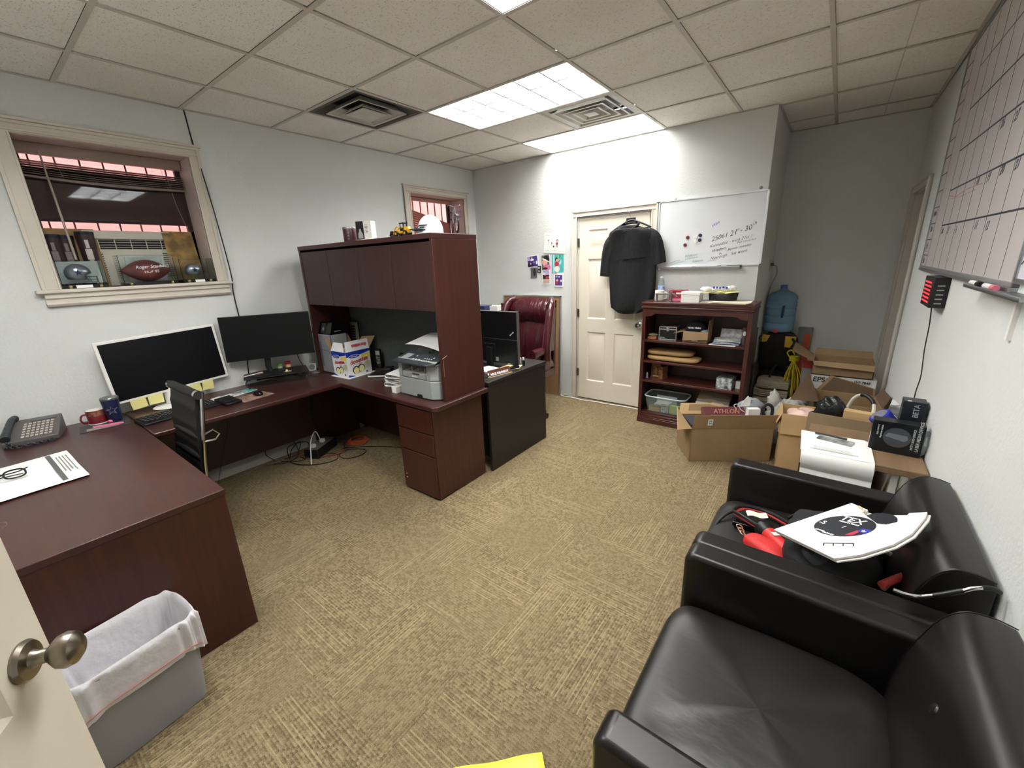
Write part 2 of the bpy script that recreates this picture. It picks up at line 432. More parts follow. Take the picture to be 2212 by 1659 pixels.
LAMPM = P('lamp_tubes', (255, 255, 255), .5, emit=(255, 254, 250), es=LAMP)
LOUV = P('louvre_white', (190, 193, 196), .35)
LAB = {1: 'large lit fluorescent troffer with parabolic louvre in mid ceiling beside the round-cored vent',
       3: 'lit fluorescent troffer against the far wall above the white door',
       -1: 'lit fluorescent troffer cut off by the top edge of the photo', -3: 'lit fluorescent troffer above the near left desk'}
for a, b, j in TROFF:
    x0, x1 = X0 + a * TT + .012, X0 + b * TT - .012; y0, y1 = Y0 + j * TT + .012, Y0 + (j + 1) * TT - .012
    if j == 3: y1 = min(y1, YB - .022)
    t = thing('ceiling_light', LAB[j], 'ceiling light', ((x0 + x1) / 2, (y0 + y1) / 2, H), 0, 'fluorescent troffers in the ceiling')
    a_, b_ = (x1 - x0) / 2, (y1 - y0) / 2
    g = G(); g.box(-a_, a_, -b_, b_, .075, .08); g.build('diffuser', LAMPM, t)
    g = G()
    for (q0, q1, r0, r1) in ((-a_, a_, -b_, -b_ + .004), (-a_, a_, b_ - .004, b_), (-a_, -a_ + .004, -b_, b_), (a_ - .004, a_, -b_, b_)): g.box(q0, q1, r0, r1, 0, .088)
    g.box(-a_, a_, -b_, b_, .084, .088); g.build('housing', LOUV, t)
    g = G()
    for k in range(1, 6): x = -a_ + 2 * a_ * k / 6; g.prism([(x - .0055, .002), (x + .0055, .002), (x + .014, .055), (x - .014, .055)], -b_, b_, 'y')
    for k in range(1, 3): y = -b_ + 2 * b_ * k / 3; g.prism([(y - .0055, .001), (y + .0055, .001), (y + .014, .056), (y - .014, .056)], -a_, a_, 'x')
    g.build('louvre', LOUV, t)
# vents
VM = P('vent_paint', (205, 200, 190), .5, var=.12, vs=9); VD = P('vent_dusty', (96, 92, 86), .7, var=.3, vs=12)
def ringbox(g, r0, r1, z0, z1):
    """square sloped ring: outer half size r0 at z0, inner r1 at z1"""
    o = [(-r0, -r0, z0), (r0, -r0, z0), (r0, r0, z0), (-r0, r0, z0)]; i = [(-r1, -r1, z1), (r1, -r1, z1), (r1, r1, z1), (-r1, r1, z1)]
    o2 = [(x, y, z + .004) for x, y, z in o]; i2 = [(x, y, z + .004) for x, y, z in i]
    g.add(o + i + o2 + i2, [(k, (k + 1) % 4, 4 + (k + 1) % 4, 4 + k) for k in range(4)] + [(8 + k, 12 + k, 12 + (k + 1) % 4, 8 + (k + 1) % 4) for k in range(4)]
          + [(k, 8 + k, 8 + (k + 1) % 4, (k + 1) % 4) for k in range(4)] + [(4 + k, 4 + (k + 1) % 4, 12 + (k + 1) % 4, 12 + k) for k in range(4)])
c = (X0 - 2.5 * TT, Y0 + .5 * TT, H)
t = thing('ceiling_vent', 'square air diffuser with a raised flat centre plate, left of the big troffer', 'ceiling vent', c, 0, 'square vents in the ceiling')
g = G(); ringbox(g, .292, .26, .0, .0); ringbox(g, .262, .19, .0, .06); g.build('frame', VD, t)
g = G(); ringbox(g, .205, .19, -.016, -.012); ringbox(g, .196, .15, -.012, .03); g.build('cone', VM, t)
g = G(); ringbox(g, .13, .10, -.022, .005); g.box(-.105, .105, -.105, .105, -.022, -.018); g.build('centre_plate', VM, t)
g = G(); g.box(-.29, .29, -.29, .29, .09, .1); g.build('duct', DARKV, t)
c = (X0 - .5 * TT, Y0 + 2.5 * TT, H)
t = thing('ceiling_vent', 'square air diffuser of nested square rings between the two far troffers', 'ceiling vent', c, 0, 'square vents in the ceiling')
g = G(); ringbox(g, .292, .25, 0, .0); g.build('frame', VM, t)
for k, r in enumerate((.235, .175, .115)):
    g = G(); ringbox(g, r, r - .018, -.012, -.010); ringbox(g, r - .018, r - .055, -.010, .03); g.build('ring', VM, t)
g = G(); g.box(-.045, .045, -.045, .045, -.012, -.008); g.build('centre_plate', VM, t)
g = G(); g.box(-.29, .29, -.29, .29, .09, .1); g.build('duct', VD, t)

# baseboards
BB = P('baseboard_paint', (176, 176, 168), .5, var=.08)
g = G(); g.prism([(0, 0), (.014, 0), (.014, .105), (.008, .125), (0, .125)], .0, 1, 'y'); g = G()
g.prism([(XL, 0), (XL + .014, 0), (XL + .014, .105), (XL + .008, .125), (XL, .125)], YF, YB, 'y'); struct(g.build('baseboard_left', BB))
g = G(T(.44, 5.3, 0) @ rot(0, 0, math.degrees(math.atan(.010)))); g.prism([(0, 0), (-.014, 0), (-.014, .105), (-.008, .125), (0, .125)], -5.7, -.95, 'y'); struct(g.build('baseboard_right', BB))
g = G(); g.prism([(YA, 0), (YA - .014, 0), (YA - .014, .105), (YA - .008, .125), (YA, .125)], XC, XR, 'x'); struct(g.build('baseboard_alcove', BB))

# ------------------------------------------------------------------ windows on the left wall
def casing(g, o, i, z, side_w, d=.022):
    pass
def window(n, W, out):
    y0, y1, z0, z1 = W
    w_ = thing('window_%d' % n, '', ''); del w_['label']; del w_['category']; struct(w_)
    w_.location = (XL, 0, 0)
    g = G(); a, b = out
    def prof(p, q, z0_, z1_):
        g.box(0, .016, p, q, z0_, z1_)
    # side casings with an outer back band and inner bead
    for s0, s1 in ((a, y0), (y1, b)):
        g.box(0, .014, s0, s1, z0, z1 + .005)
        o_ = s0 if s0 == a else s1
        g.box(0, .024, *sorted((o_, o_ + (.02 if s0 == a else -.02))), z0, z1 + .06)
        i_ = s1 if s0 == a else s0
        g.box(0, .019, *sorted((i_, i_ + (-.012 if s0 == a else .012))), z0, z1)
    # head casing: stepped cap
    g.box(0, .014, a, b, z1, z1 + .065); g.box(0, .026, a - .004, b + .004, z1 + .045, z1 + .062)
    g.box(0, .036, a - .012, b + .012, z1 + .062, z1 + .078); g.box(0, .02, a, b, z1 + .008, z1 + .024)
    g.build('casing', TRIM, w_, bev=.003)
    g = G(); g.box(-.26, .045, a - .03, b + .03, z0 - .022, z0); g.build('sill', TRIM, w_, bev=.005)
    g = G(); g.box(0, .02, a, b, z0 - .10, z0 - .022); g.box(0, .03, a, b, z0 - .052, z0 - .022); g.prism([(0, z0 - .1), (.02, z0 - .1), (.03, z0 - .085), (.02, z0 - .075), (0, z0 - .075)], a, b, 'y')
    g.build('apron', TRIM, w_, bev=.003)
    g = G()
    for q0, q1, r0, r1 in ((y0, y0 + .003, z0, z1), (y1 - .003, y1, z0, z1), (y0, y1, z1 - .003, z1)): g.box(-.262, 0, q0, q1, r0, r1)
    g.build('reveal', P('reveal_paint', (205, 186, 178), .55), w_)
    return w_
w1 = window(1, WIN1, (.315, 1.305)); w2 = window(2, WIN2, (3.13, 4.115))
SASH = P('sash_brown', (52, 38, 36), .4)
g = G()
for q0, q1, r0, r1 in ((.40, .435, 1.56, 2.418), (1.20, 1.235, 1.56, 2.418), (.43, 1.21, 2.39, 2.418), (.43, 1.21, 1.975, 2.01)): g.box(-.262, -.225, q0, q1, r0, r1)
g.build('sash', SASH, w1, bev=.002)
g = G(T(0, 0, 0)); g.box(-.248, -.244, .435, 1.20, 2.01, 2.39); g.box(-.258, -.254, .435, 1.20, 1.93, 1.975); g.build('pane', GLASS, w1)
g = G()
for q0, q1, r0, r1 in ((3.215, 3.24, 1.56, 2.375), (4.0, 4.045, 1.56, 2.375), (3.23, 4.01, 2.35, 2.375), (3.23, 4.01, 1.56, 1.60)): g.box(-.262, -.235, q0, q1, r0, r1)
g.build('sash', SASH, w2, bev=.002)
g = G(); g.box(-.25, -.246, 3.24, 4.0, 1.6, 2.35); g.build('pane', GLASS, w2)
# tinted dark plate filling the middle of the big window
g = G(T(XL - .215, .818, 2.1) @ rot(0, -.87, .88)); g.box(-.004, .004, -.40, .40, -.115, .185)
tag(g.build('tinted_panel', P('tinted_panel', (58, 40, 42), .03, spec=.9, var=.1)), 'dark brown glossy tinted panel in the big window mirroring a ceiling light', 'panel')

# outside: pink painted wall a step beyond the glass, and security bars
PINK = P('pink_stucco', (236, 158, 150), .8, var=.12, vs=4)
g = G(); g.box(-5.6, -5.5, -2, 7, -.5, 3.4); struct(g.build('wall_outside', PINK))
IRON = P('bar_iron', (80, 38, 40), .6)
for (ya, yb, lab) in ((.36, 1.28, 'dark iron security bars outside the big window behind the air conditioner'), (3.15, 4.12, 'dark iron security bars outside the small window near the corner')):
    g = G(); n_ = int((yb - ya) / .115)
    for k in range(n_ + 1): y = ya + k * .115; g.box(-4.09, -4.078, y - .004, y + .004, 1.5, 2.6)
    for z in (1.62, 2.03, 2.44): g.box(-4.095, -4.055, ya - .06, yb + .06, z - .006, z + .006)
    tag(g.build('security_bars', IRON), lab, 'window bars', 'iron bars outside the windows')
# blinds
SLAT = P('blind_slat', (134, 118, 110), .5, var=.1); SLAT2 = P('blind_slat_pale', (200, 150, 135), .5)
t = thing('window_blind', 'brown slatted blind pulled up and sagging at the top of the big window', 'window blind', (XL - .18, .818, 2.418), 0, 'slatted blinds in the windows')
g = G(); g.box(-.02, .02, -.408, .408, -.068, -.004); g.build('headrail', P('headrail', (150, 130, 120), .5), t, bev=.003)
for k in range(8):
    g = G(); z = -.106 - k * .0118; g.surf(lambda u, v, z=z: (-.022 + .044 * v, -.403 + .806 * u, z - .01 * math.sin(u * math.pi) * (1.2 if k > 3 else .4) + .004 * math.sin(v * math.pi) - .012 * u), 16, 3, .0022)
    g.build('slat', SLAT, t)
g = G(); g.surf(lambda u, v: (-.02 + .04 * v, -.403 + .806 * u, -.198 - .012 * u - .014 * math.sin(u * math.pi)), 16, 2, .012); g.build('bottom_rail', SLAT, t)
g = G()
for y in (-.25, .28): g.tube([(.022, y, -.05), (.023, y + .02, -.2)], .0012, 5)
g.tube([(.03, .30, -.05), (.032, .32, -.30), (.034, .35, -.46)], .0016, 5)
g.build('cord', P('blind_cord', (150, 140, 135), .7), t)
g = G(); g.tube([(-3.95, .516, 2.375), (-3.87, .516, 1.735)], [.005, .007], 10)
tag(g.build('blind_wand', P('wand', (160, 148, 138), .4)), 'long thin beige blind wand hanging down in front of the big window', 'blind wand')
t = thing('window_blind', 'pale pinkish slatted blind hanging crooked in the small corner window', 'window blind', (XL - .20, 3.61, 2.375), 0, 'slatted blinds in the windows')
g = G(); g.box(-.018, .018, -.385, .385, -.045, -.006); g.build('headrail', SLAT2, t, bev=.003)
for k in range(22):
    g = G(); z = -.17 - k * .0245; tl = max(0, .16 - k * .012)
    g.surf(lambda u, v, z=z, tl=tl: (-.018 + .036 * v, -.375 + .75 * u, z - tl * (u - .3) + .012 * (v - .5) + .006 * math.sin(v * math.pi)), 6, 3, .0015)
    g.build('slat', SLAT2, t)
g = G()
for y in (-.2, .2): g.tube([(.02, y, -.05), (.02, y, -.68)], .001, 5)
g.build('cord', P('blind_cord', (150, 140, 135), .7), t)

# air conditioner in the window
t = thing('air_conditioner', 'cream window air conditioner with black upper grille and side louvres, behind the football', 'air conditioner', (XL - .22, .835, 1.56))
g = G(); g.box(-.1, .0, -.235, .235, 0, .365); g.box(0, .02, -.235, .235, .0, .245); g.box(0, .02, -.235, .235, .31, .365)
g.box(0, .02, -.235, -.21, .24, .32); g.box(0, .02, .20, .235, .24, .32); g.build('body', STEEL, t, bev=.004)
g = G(); g.box(.0, .003, -.22, .22, .245, .31); g.build('grille_backing', BLK, t)
g = G()
for k in range(4): g.box(.004, .016, -.215, .21, .254 + k * .0165, .2565 + k * .0165)
for k in range(5): y = -.17 + k * .085; g.box(.006, .014, y - .002, y + .002, .245, .31)
g.build('grille', STEEL, t)
g = G()
for k in range(12): z = .05 + k * .0145; g.box(.02, .0205, -.21, -.165, z, z + .006); g.box(.02, .0205, .16, .20, z, z + .006)
g.build('side_slots', BLK, t)
g = G(); g.box(XL - .255, XL - .225, .40, .60, 1.56, 1.93); g.box(XL - .255, XL - .225, 1.075, 1.235, 1.56, 1.93)
tag(g.build('accordion_panel', P('accordion', (92, 84, 82), .6)), 'grey filler panels either side of the window air conditioner', 'filler panel')
g = G(T(XL - .14, 1.105, 1.56) @ rot(0, -10, 0)); g.box(-.003, .003, -.085, .10, .0, .375)
tag(g.build('map_board', P('antique_map', (178, 144, 84), .7, col2=(120, 96, 60), vs=14)), 'tan antique-looking map sheet leaning at the right of the big window', 'map')
g = G(T(XL - .16, .50, 1.56) @ rot(0, -8, 0)); g.box(-.003, .003, -.095, .16, .0, .375)
tag(g.build('cardboard_sheet', P('tan_sheet', (150, 124, 84), .8, var=.1)), 'tan sheet standing behind the dark cups at left of the big window', 'cardboard')

# cups on the sill
def photo_cup(y, x, h, r, lab, fig):
    t = thing('photo_cup', lab, 'cup', (x, y, 1.56), 0, 'dark picture cups on the window sill')
    g = G(); g.lathe([(r * .82, 0), (r * .86, .004), (r, h - .02), (r * 1.0, h)], n=28); g.build('cup_body', P('cup_dark', (62, 46, 46), .3, var=.3, vs=12), t)
    g = G(); g.lathe([(r * 1.04, h - .022), (r * 1.05, h), (r * .6, h + .004), (0, h + .004)], n=28); g.build('rim', P('cup_rim', (22, 22, 40), .3), t)
    g = G(); R_ = r * 1.0
    def wrapq(u0, u1, z0, z1):
        g.surf(lambda u, v: (R_ * (.86 + .14 * (z0 + (z1 - z0) * v) / h + .012) * math.cos(u0 + (u1 - u0) * u), R_ * (.86 + .14 * (z0 + (z1 - z0) * v) / h + .012) * math.sin(u0 + (u1 - u0) * u), z0 + (z1 - z0) * v), 6, 2, .0005)
    wrapq(-.35, .05, .12 * h / .17, .145 * h / .17); wrapq(-.55, .2, .085 * h / .17, .118 * h / .17); wrapq(-.4, .1, .05 * h / .17, .084 * h / .17); wrapq(-.45, -.15, .01, .05 * h / .17); wrapq(0, .3, .01, .05 * h / .17)
    g.build('printed_figure', P('grey_print' + str(fig), (190, 178, 176) if fig else (128, 116, 118), .5), t)
    return t
photo_cup(.445, -3.955, .33, .042, 'leftmost dark picture cup beside the window casing', 0)
photo_cup(.505, -3.965, .325, .042, 'middle dark picture cup with a faint figure, just left of the wand', 0)
photo_cup(.60, -3.945, .35, .045, 'dark picture cup with a pale ball player figure, right of the wand', 1)

# display cases
def case(y0, y1, h, lab, x0=-3.885, x1=-3.765):
    t = thing('display_case', lab, 'display case', ((x0 + x1) / 2, (y0 + y1) / 2, 1.56), 0, 'clear sports display cases on the sill')
    a, b = (x1 - x0) / 2, (y1 - y0) / 2
    g = G(); g.box(-a, a, -b, b, .0, .022); g.build('base', BLKG, t, bev=.002)
    g = G()
    for q in ((-a, -a + .002, -b, b, .022, h), (a - .002, a, -b, b, .022, h), (-a, a, -b, -b + .002, .022, h), (-a, a, b - .002, b, .022, h), (-a, a, -b, b, h, h + .002)): g.box(*q)
    g.build('cover', ACR, t)
    for yy in (-b + .035, b - .035):
        g = G(); g.M = T(a + .002, yy, .012) @ rot(0, 90, 0); g.lathe([(.011, -.004), (.011, .002), (.006, .01), (0, .011)], n=14); g.build('riser', P('gold', (196, 190, 130), .25, metal=.8), t)
    return t, a, b
t, a, b = case(.405, .615, .17, 'clear display case nearest the left casing, holding a silver helmet')
g = G(); g.box(a, a + .001, -.045, .03, .002, .02); g.build('name_label', PAPER, t)
g = G(); g.box(-a - .01, -a - .002, -b, b, .03, .165); g.build('card_backing', PAPER, t)
t, a, b = case(.695, .99, .195, 'clear display case in the middle of the sill, holding a signed football')
g = G(); g.box(-a - .01, -a - .002, -.09, .12, .03, .185); g.build('card_backing', PAPER, t)
t, a, b = case(1.02, 1.225, .165, 'smaller clear display case at right end of the sill, holding a silver helmet')
g = G(); g.box(a, a + .001, -.03, .03, .002, .02); g.build('name_label', PAPER, t)
def helmet(y, sc, lab, x=-3.83):
    t = thing('toy_helmet', lab, 'helmet', (x, y, 1.582), 0, 'silver mini football helmets'); t.scale = (sc, sc, sc)
    # faces +y
    def fn(x_, y_, z_): return 1.0
    g = G()
    vs = []; nu, nv = 28, 14
    def f(u, v):
        th = 2 * math.pi * u; ph = math.radians(-38 + 128 * v)
        X = .042 * math.cos(ph) * math.cos(th); Y = .056 * math.cos(ph) * math.sin(th); Z = .052 * math.sin(ph)
        if Z < -.005 and Y > .02: Y = .02 + (Y - .02) * .35; 
        return (X, Y - .006, Z + .062)
    g.surf(f, nu, nv, .003, wrap=True); g.build('shell', SILV, t, smooth=60)
    g = G()
    for dz in (-.012, -.028, -.042):
        g.tube(cr([(-.036, .012, .056 + dz), (-.03, .052, .054 + dz), (0, .07, .053 + dz), (.03, .052, .054 + dz), (.036, .012, .056 + dz)], 5), .0016, 6)
    for xx in (-.012, .012): g.tube([(xx, .067, .045), (xx, .067, .01)], .0016, 6)
    for xx in (-.034, .034): g.tube([(xx, .03, .046), (xx, .035, .012)], .0016, 6)
    g.build('face_mask', P('mask_grey', (120, 124, 132), .35, metal=.5), t)
    g = G(FLEFT((.0425, -.008, .066)) @ rot(0, 0, 0)); g.star(0, 0, .02, th=.002); g.build('star_emblem', NAVY, t)
helmet(.505, 1.12, 'silver mini helmet with a dark star in the left display case')
helmet(1.12, 1.0, 'silver mini helmet with a dark star in the right display case')
t = thing('football', 'brown signed football with white handwriting in the middle display case', 'football', (-3.825, .84, 1.655))
g = G(); N = 24
g.M = rot(-90, 0, 0)
g.lathe([(.0005, -.135)] + [(.067 * math.cos(math.pi / 2 * (k / 10 - 1)) ** .85 if k not in (0,) else .001, -.135 + .0135 * k) for k in range(1, 20)] and
        [(max(.0005, .073 * (1 - abs(-1 + k / 10) ** 1.9)), -.142 + .0142 * k) for k in range(21)], n=N)
g.build('leather_body', P('football_leather', (106, 52, 46), .5, bump=.3, bs=220), t)
g = G(); g.tube([(.0, -.05, .074), (0, .05, .074)], .002, 6); 
for k in range(7): g.tube([(-.008, -.042 + k * .014, .075), (.008, -.042 + k * .014, .075)], .0016, 5)
g.build('laces', WWHT, t)
t2 = text('Roger Staubach', .029, WWHT, t, FLEFT((.0715, -.07, .012)) @ rot(0, 0, 3), 'signature', shear=.3)
text("HOF '85", .024, WWHT, t, FLEFT((.0715, -.03, -.018)) @ rot(0, 0, 3), 'signature', shear=.2)

# long black cable running down the left wall
g = G(); g.tube(cr([(XL + .004, 1.276, H), (XL + .006, 1.285, 2.5), (XL + .03, 1.30, 2.24), (XL + .045, 1.315, 1.92), (XL + .05, 1.325, 1.6), (XL + .012, 1.325, 1.45), (XL + .008, 1.33, 1.1), (XL + .008, 1.30, .74)], 8), .0045, 8)
tag(g.build('wall_cable', CORD), 'long black cable running from ceiling down the left wall beside the big window', 'cable')
# ================================================================== FAR WALL
DX0, DX1 = -2.318, -1.505
t = thing('door_1', '', ''); del t['label']; del t['category']; struct(t); t.location = (0, YB, 0)
g = G()
for a, b in ((DX0 - .062, DX0), (DX1, DX1 + .062)):
    g.box(a, b, -.014, 0, 0, 2.048); o_ = a if a < DX0 else b - .018
    g.box(o_, o_ + .018, -.024, 0, 0, 2.11); i_ = b - .012 if a < DX0 else a
    g.box(i_, i_ + .012, -.019, 0, 0, 2.048)
g.box(DX0 - .062, DX1 + .062, -.014, 0, 2.048, 2.11); g.box(DX0 - .062, DX1 + .062, -.024, 0, 2.092, 2.11); g.box(DX0 - .05, DX1 + .05, -.019, 0, 2.048, 2.06)
for a, b in ((DX0, DX0 + .012), (DX1 - .012, DX1)): g.box(a, b, 0, .13, 0, 2.048)
g.box(DX0, DX1, 0, .13, 2.036, 2.048)
g.build('casing', TRIM, t, bev=.003)
def six_panel(W, Hh, D, mat_, parent, name='leaf'):
    """door leaf in local coords: x 0..W, y 0..D (front at y=0), z 0..H, with six raised panels"""
    g = G(); sx = [.11, W / 2 - .05, W / 2 + .05, W - .11]
    rows = [(.22, .80), (.95, 1.60), (1.70, 1.90)]
    xs_ = [0] + sx + [W]; zs_ = [0] + [q for r in rows for q in r] + [Hh]
    for i in range(5):
        for j in range(7):
            if i in (1, 3) and j in (1, 3, 5):
                x0, x1, z0, z1 = xs_[i], xs_[i + 1], zs_[j], zs_[j + 1]
                g.box(x0, x1, .012, D - .012, z0, z1)
                for yf, sg in ((0, 1), (D, -1)):
                    def R(m_, y): return [(x0 + m_, yf + sg * y, z0 + m_), (x1 - m_, yf + sg * y, z0 + m_), (x1 - m_, yf + sg * y, z1 - m_), (x0 + m_, yf + sg * y, z1 - m_)]
                    L = [R(0, 0), R(.014, .011), (R(.022, .011)), R(.045, .003)]
                    vs = [p for r_ in L for p in r_]
                    g.add(vs, [(k * 4 + q, k * 4 + (q + 1) % 4, (k + 1) * 4 + (q + 1) % 4, (k + 1) * 4 + q) for k in range(3) for q in range(4)] + [(12, 13, 14, 15)])
            else: g.box(xs_[i], xs_[i + 1], 0, D, zs_[j], zs_[j + 1])
    return g.build(name, mat_, parent)
leaf = six_panel(.775, 2.02, .035, DOORM, t); leaf.location = (DX0 + .015, .012, .012)
g = G()
for z in (.28, .98, 1.74): g.cyl((DX0 + .012, -.006, z), (DX0 + .012, -.006, z + .09), .006, n=10); g.box(DX0 + .004, DX0 + .028, -.001, .002, z, z + .09)
g.build('hinge', NICK, t)
g = G(frame((1, 0, 0), (0, 0, 1), (-1.583, .012, .925))); g.lathe([(.032, 0), (.032, .006), (.012, .012), (.011, .03), (.026, .042), (.029, .055), (.022, .066), (0, .069)], n=24)
g.build('knob', CHROME, t)

# shirt on its hanger
t = thing('shirt_hanger', 'black plastic hanger with a wire hook hung over the top of the far white door', 'hanger', (-1.70, 4.19, 0))
g = G(); g.tube(cr([(-.0, .055, 2.055), (-.012, .05, 2.068), (-.018, .02, 2.06), (-.006, 0, 2.03), (.01, 0, 1.985), (.012, 0, 1.965)], 6), .002, 6); g.build('hook', CHROME, t)
g = G(); g.tube(cr([(-.19, 0, 1.865), (-.10, 0, 1.915), (.01, -.002, 1.962), (.12, 0, 1.93), (.215, 0, 1.885)], 6), .009, 8)
g.tube([(-.19, 0, 1.865), (.215, 0, 1.885)], .006, 8); g.box(-.045, .065, -.012, .004, 1.93, 1.945); g.box(-.035, .06, -.004, .004, 1.935, 1.985); g.build('bar', BLK, t, bev=.002)
SHIRT = P('black_shirt_cloth', (17, 18, 21), .85, var=.15, vs=4, bump=.3, bs=12, bd=.03, bsc=(2.5, 1, .7))
t = thing('shirt', 'black short sleeved work shirt hanging from the hanger on the far white door', 'shirt', (0, 4.175, 0))
rows = [(1.915, -1.765, -1.645), (1.885, -1.835, -1.555), (1.865, -1.885, -1.475), (1.83, -1.90, -1.435), (1.76, -1.905, -1.42), (1.66, -1.895, -1.415), (1.55, -1.89, -1.412), (1.40, -1.885, -1.405), (1.27, -1.875, -1.41), (1.16, -1.865, -1.43), (1.09, -1.85, -1.47), (1.055, -1.80, -1.53)]
def shirt_f(u, v):
    k = v * (len(rows) - 1); i = min(int(k), len(rows) - 2); f_ = k - i; A, B = rows[i], rows[i + 1]
    z, a, b = (A[q] + (B[q] - A[q]) * f_ for q in range(3)); th = 2 * math.pi * u
    dd = .05 + .012 * math.sin(v * 9) - (.03 if v < .1 else 0)
    fold = .011 * math.sin(th * 5 + v * 5) * min(1, v * 3) + .008 * math.sin(th * 9 - v * 9) * v
    cx, hw_ = (a + b) / 2, (b - a) / 2
    zz = z + (.022 * math.cos(th) ** 2 if v > .9 else 0) - (.012 * (math.cos(th)) if v < .25 else 0) * 0
    return (cx + hw_ * math.copysign(abs(math.cos(th)) ** .8, math.cos(th)), (dd + fold) * math.copysign(abs(math.sin(th)) ** .75, math.sin(th)) * (.8 if math.sin(th) > 0 else 1), zz)
g = G(); g.surf(shirt_f, 72, 44, .003, wrap=True); g.build('torso', SHIRT, t, smooth=70)
def sleeve(pts, rad, name='sleeve'):
    g = G(); P_ = cr(pts, 6); n_ = len(P_)
    def f(u, v):
        i = min(int(v * (n_ - 1)), n_ - 1); p = P_[i]; d = (P_[min(i + 1, n_ - 1)] - P_[max(i - 1, 0)]).normalized(); y = Vector((0, 1, 0)); x = d.cross(y)
        r = rad[0] + (rad[1] - rad[0]) * v; r *= min(1, .55 + 1.8 * v); th = 2 * math.pi * u
        return p + x * r * math.cos(th) + y * (r * .5 + .005 * math.sin(th * 6 + v * 4)) * math.sin(th)
    g.surf(f, 36, n_ - 1, .003, wrap=True); return g.build(name, SHIRT, t, smooth=70)
sleeve([(-1.815, 0, 1.835), (-1.885, 0, 1.72), (-1.915, 0, 1.58), (-1.93, -.005, 1.43)], [.085, .062])
sleeve([(-1.52, 0, 1.845), (-1.445, 0, 1.76), (-1.405, 0, 1.66), (-1.375, -.005, 1.545)], [.08, .058])
def yoke(u, v):
    p = Vector(shirt_f(.54 + .42 * u, .13 + (.40 - .05 * u) * v)); c0 = Vector((-1.655, 0, p.z)); d = (p - c0); d.z = 0
    return p + d.normalized() * (.006 + .007 * v)
g = G(); g.surf(yoke, 30, 10, .002); g.build('yoke_flap', SHIRT, t, smooth=70)
g = G(); g.tube(cr([(-1.80, -.01, 1.895), (-1.755, -.045, 1.865), (-1.69, -.055, 1.862), (-1.63, -.04, 1.89), (-1.60, 0, 1.925), (-1.66, .03, 1.94), (-1.76, .03, 1.93)], 5, True), .010, 8, closed=True, flat=1.3); g.build('collar', SHIRT, t)
g = G(); g.box(-1.725, -1.66, -.002, .0, 1.868, 1.915); g.build('inner_lining', P('lining', (170, 168, 160), .8), t)

# whiteboard
t = thing('whiteboard', 'framed whiteboard with handwriting on the far wall to the right of the white door', 'whiteboard', (-.985, YB, 1.808))
g = G(); g.box(-.445, .445, -.014, -.004, -.295, .295); g.build('writing_surface', P('whiteboard_enamel', (222, 224, 226), .16, coat=.4, var=.03, vs=2), t)
g = G()
for q in ((-.455, .455, -.02, 0, .288, .304), (-.455, .455, -.02, 0, -.304, -.288), (-.455, -.439, -.02, 0, -.304, .304), (.439, .455, -.02, 0, -.304, .304)): g.box(*q)
g.build('frame', P('white_alu', (214, 216, 218), .3, metal=.4), t, bev=.002)
g = G(); g.box(-.40, .30, -.065, -.018, -.312, -.306); g.box(-.40, .30, -.067, -.063, -.312, -.298); g.build('tray', ALU, t, bev=.001)
for i_, (x, z) in enumerate(((-.30, .312), (.385, .318), (-.42, -.316), (.30, -.318))):
    g = G(FBACK((x, -.012, z))); g.lathe([(.012, 0), (.012, .006), (.007, .012), (0, .013)], n=14); g.build('mounting_clip', NICK if i_ % 2 else WHT, t)
BF = lambda x, z: FBACK((x + .985, -.0145, z - 1.808))
hw = [('Mike', .045, -.944, 1.838, 35, BLUEINK, .2), ('25061', .066, -.945, 1.722, 14, INK, .35), ('21', .075, -.80, 1.757, 14, INK, .35), ('st', .036, -.748, 1.80, 15, INK, .35), ('- 30', .072, -.722, 1.782, 14, INK, .3), ('th', .045, -.628, 1.838, 15, INK, .3),
      ('Kennedale - mon 21st ?', .043, -.955, 1.668, 12, INK, .45), ('No contract', .036, -.735, 1.692, 10, INK, .4),
      ('Wisdom', .042, -.935, 1.627, 12, INK, .4), ('Permit  tuesday', .036, -.805, 1.635, 12, INK, .4), ('Pc', .036, -.872, 1.60, 12, INK, .3), ('Nestough   Sat work', .043, -.94, 1.562, 12, INK, .45),
      ('Addition', .04, -1.17, 1.590, 8, GRNINK, .4), ('bathrooms', .032, -1.165, 1.568, 9, GRNINK, .4), ('Addition', .034, -1.10, 1.545, 5, GRNINK, .4), ('at home', .026, -.96, 1.548, 6, P('faded_ink', (150, 165, 160), .6), .3)]
for s_, sz, x, z, a, m_, sh in hw:
    text(s_, sz * .82, m_, t, BF(x, z) @ rot(0, 0, a), 'handwriting', shear=sh, bold=-.0004)
g = G(BF(-1.3, 1.54)); g.line([(0, 0), (.05, .022), (.09, .025)], .003); g.line([(.01, -.012), (.06, .005), (.13, .018)], .002); g.build('handwriting', GRNINK, t)
for (x, z, m_, lab) in ((-1.153, 1.77, 'r', 'dark red round magnet at upper left of the cluster'), (-1.079, 1.769, 'w', 'white round magnet at the top of the cluster between red and blue'), (-1.045, 1.782, 'b', 'upper dark blue round magnet on the whiteboard'),
                        (-1.045, 1.740, 'b', 'lower dark blue round magnet on the whiteboard'), (-1.080, 1.730, 'w', 'lower white round magnet on the whiteboard'), (-1.172, 1.704, 'r', 'dark red round magnet set apart at lower left of the cluster')):
    g = G(FBACK((x, YB - .0145, z))); g.lathe([(.0155, 0), (.0155, .005), (.013, .007), (0, .007)], n=20)
    tag(g.build('magnet', {'r': P('magnet_red', (110, 36, 42), .35), 'w': WHT, 'b': P('magnet_blue', (40, 44, 78), .35)}[m_]), lab, 'magnet', 'round magnets on the whiteboard')
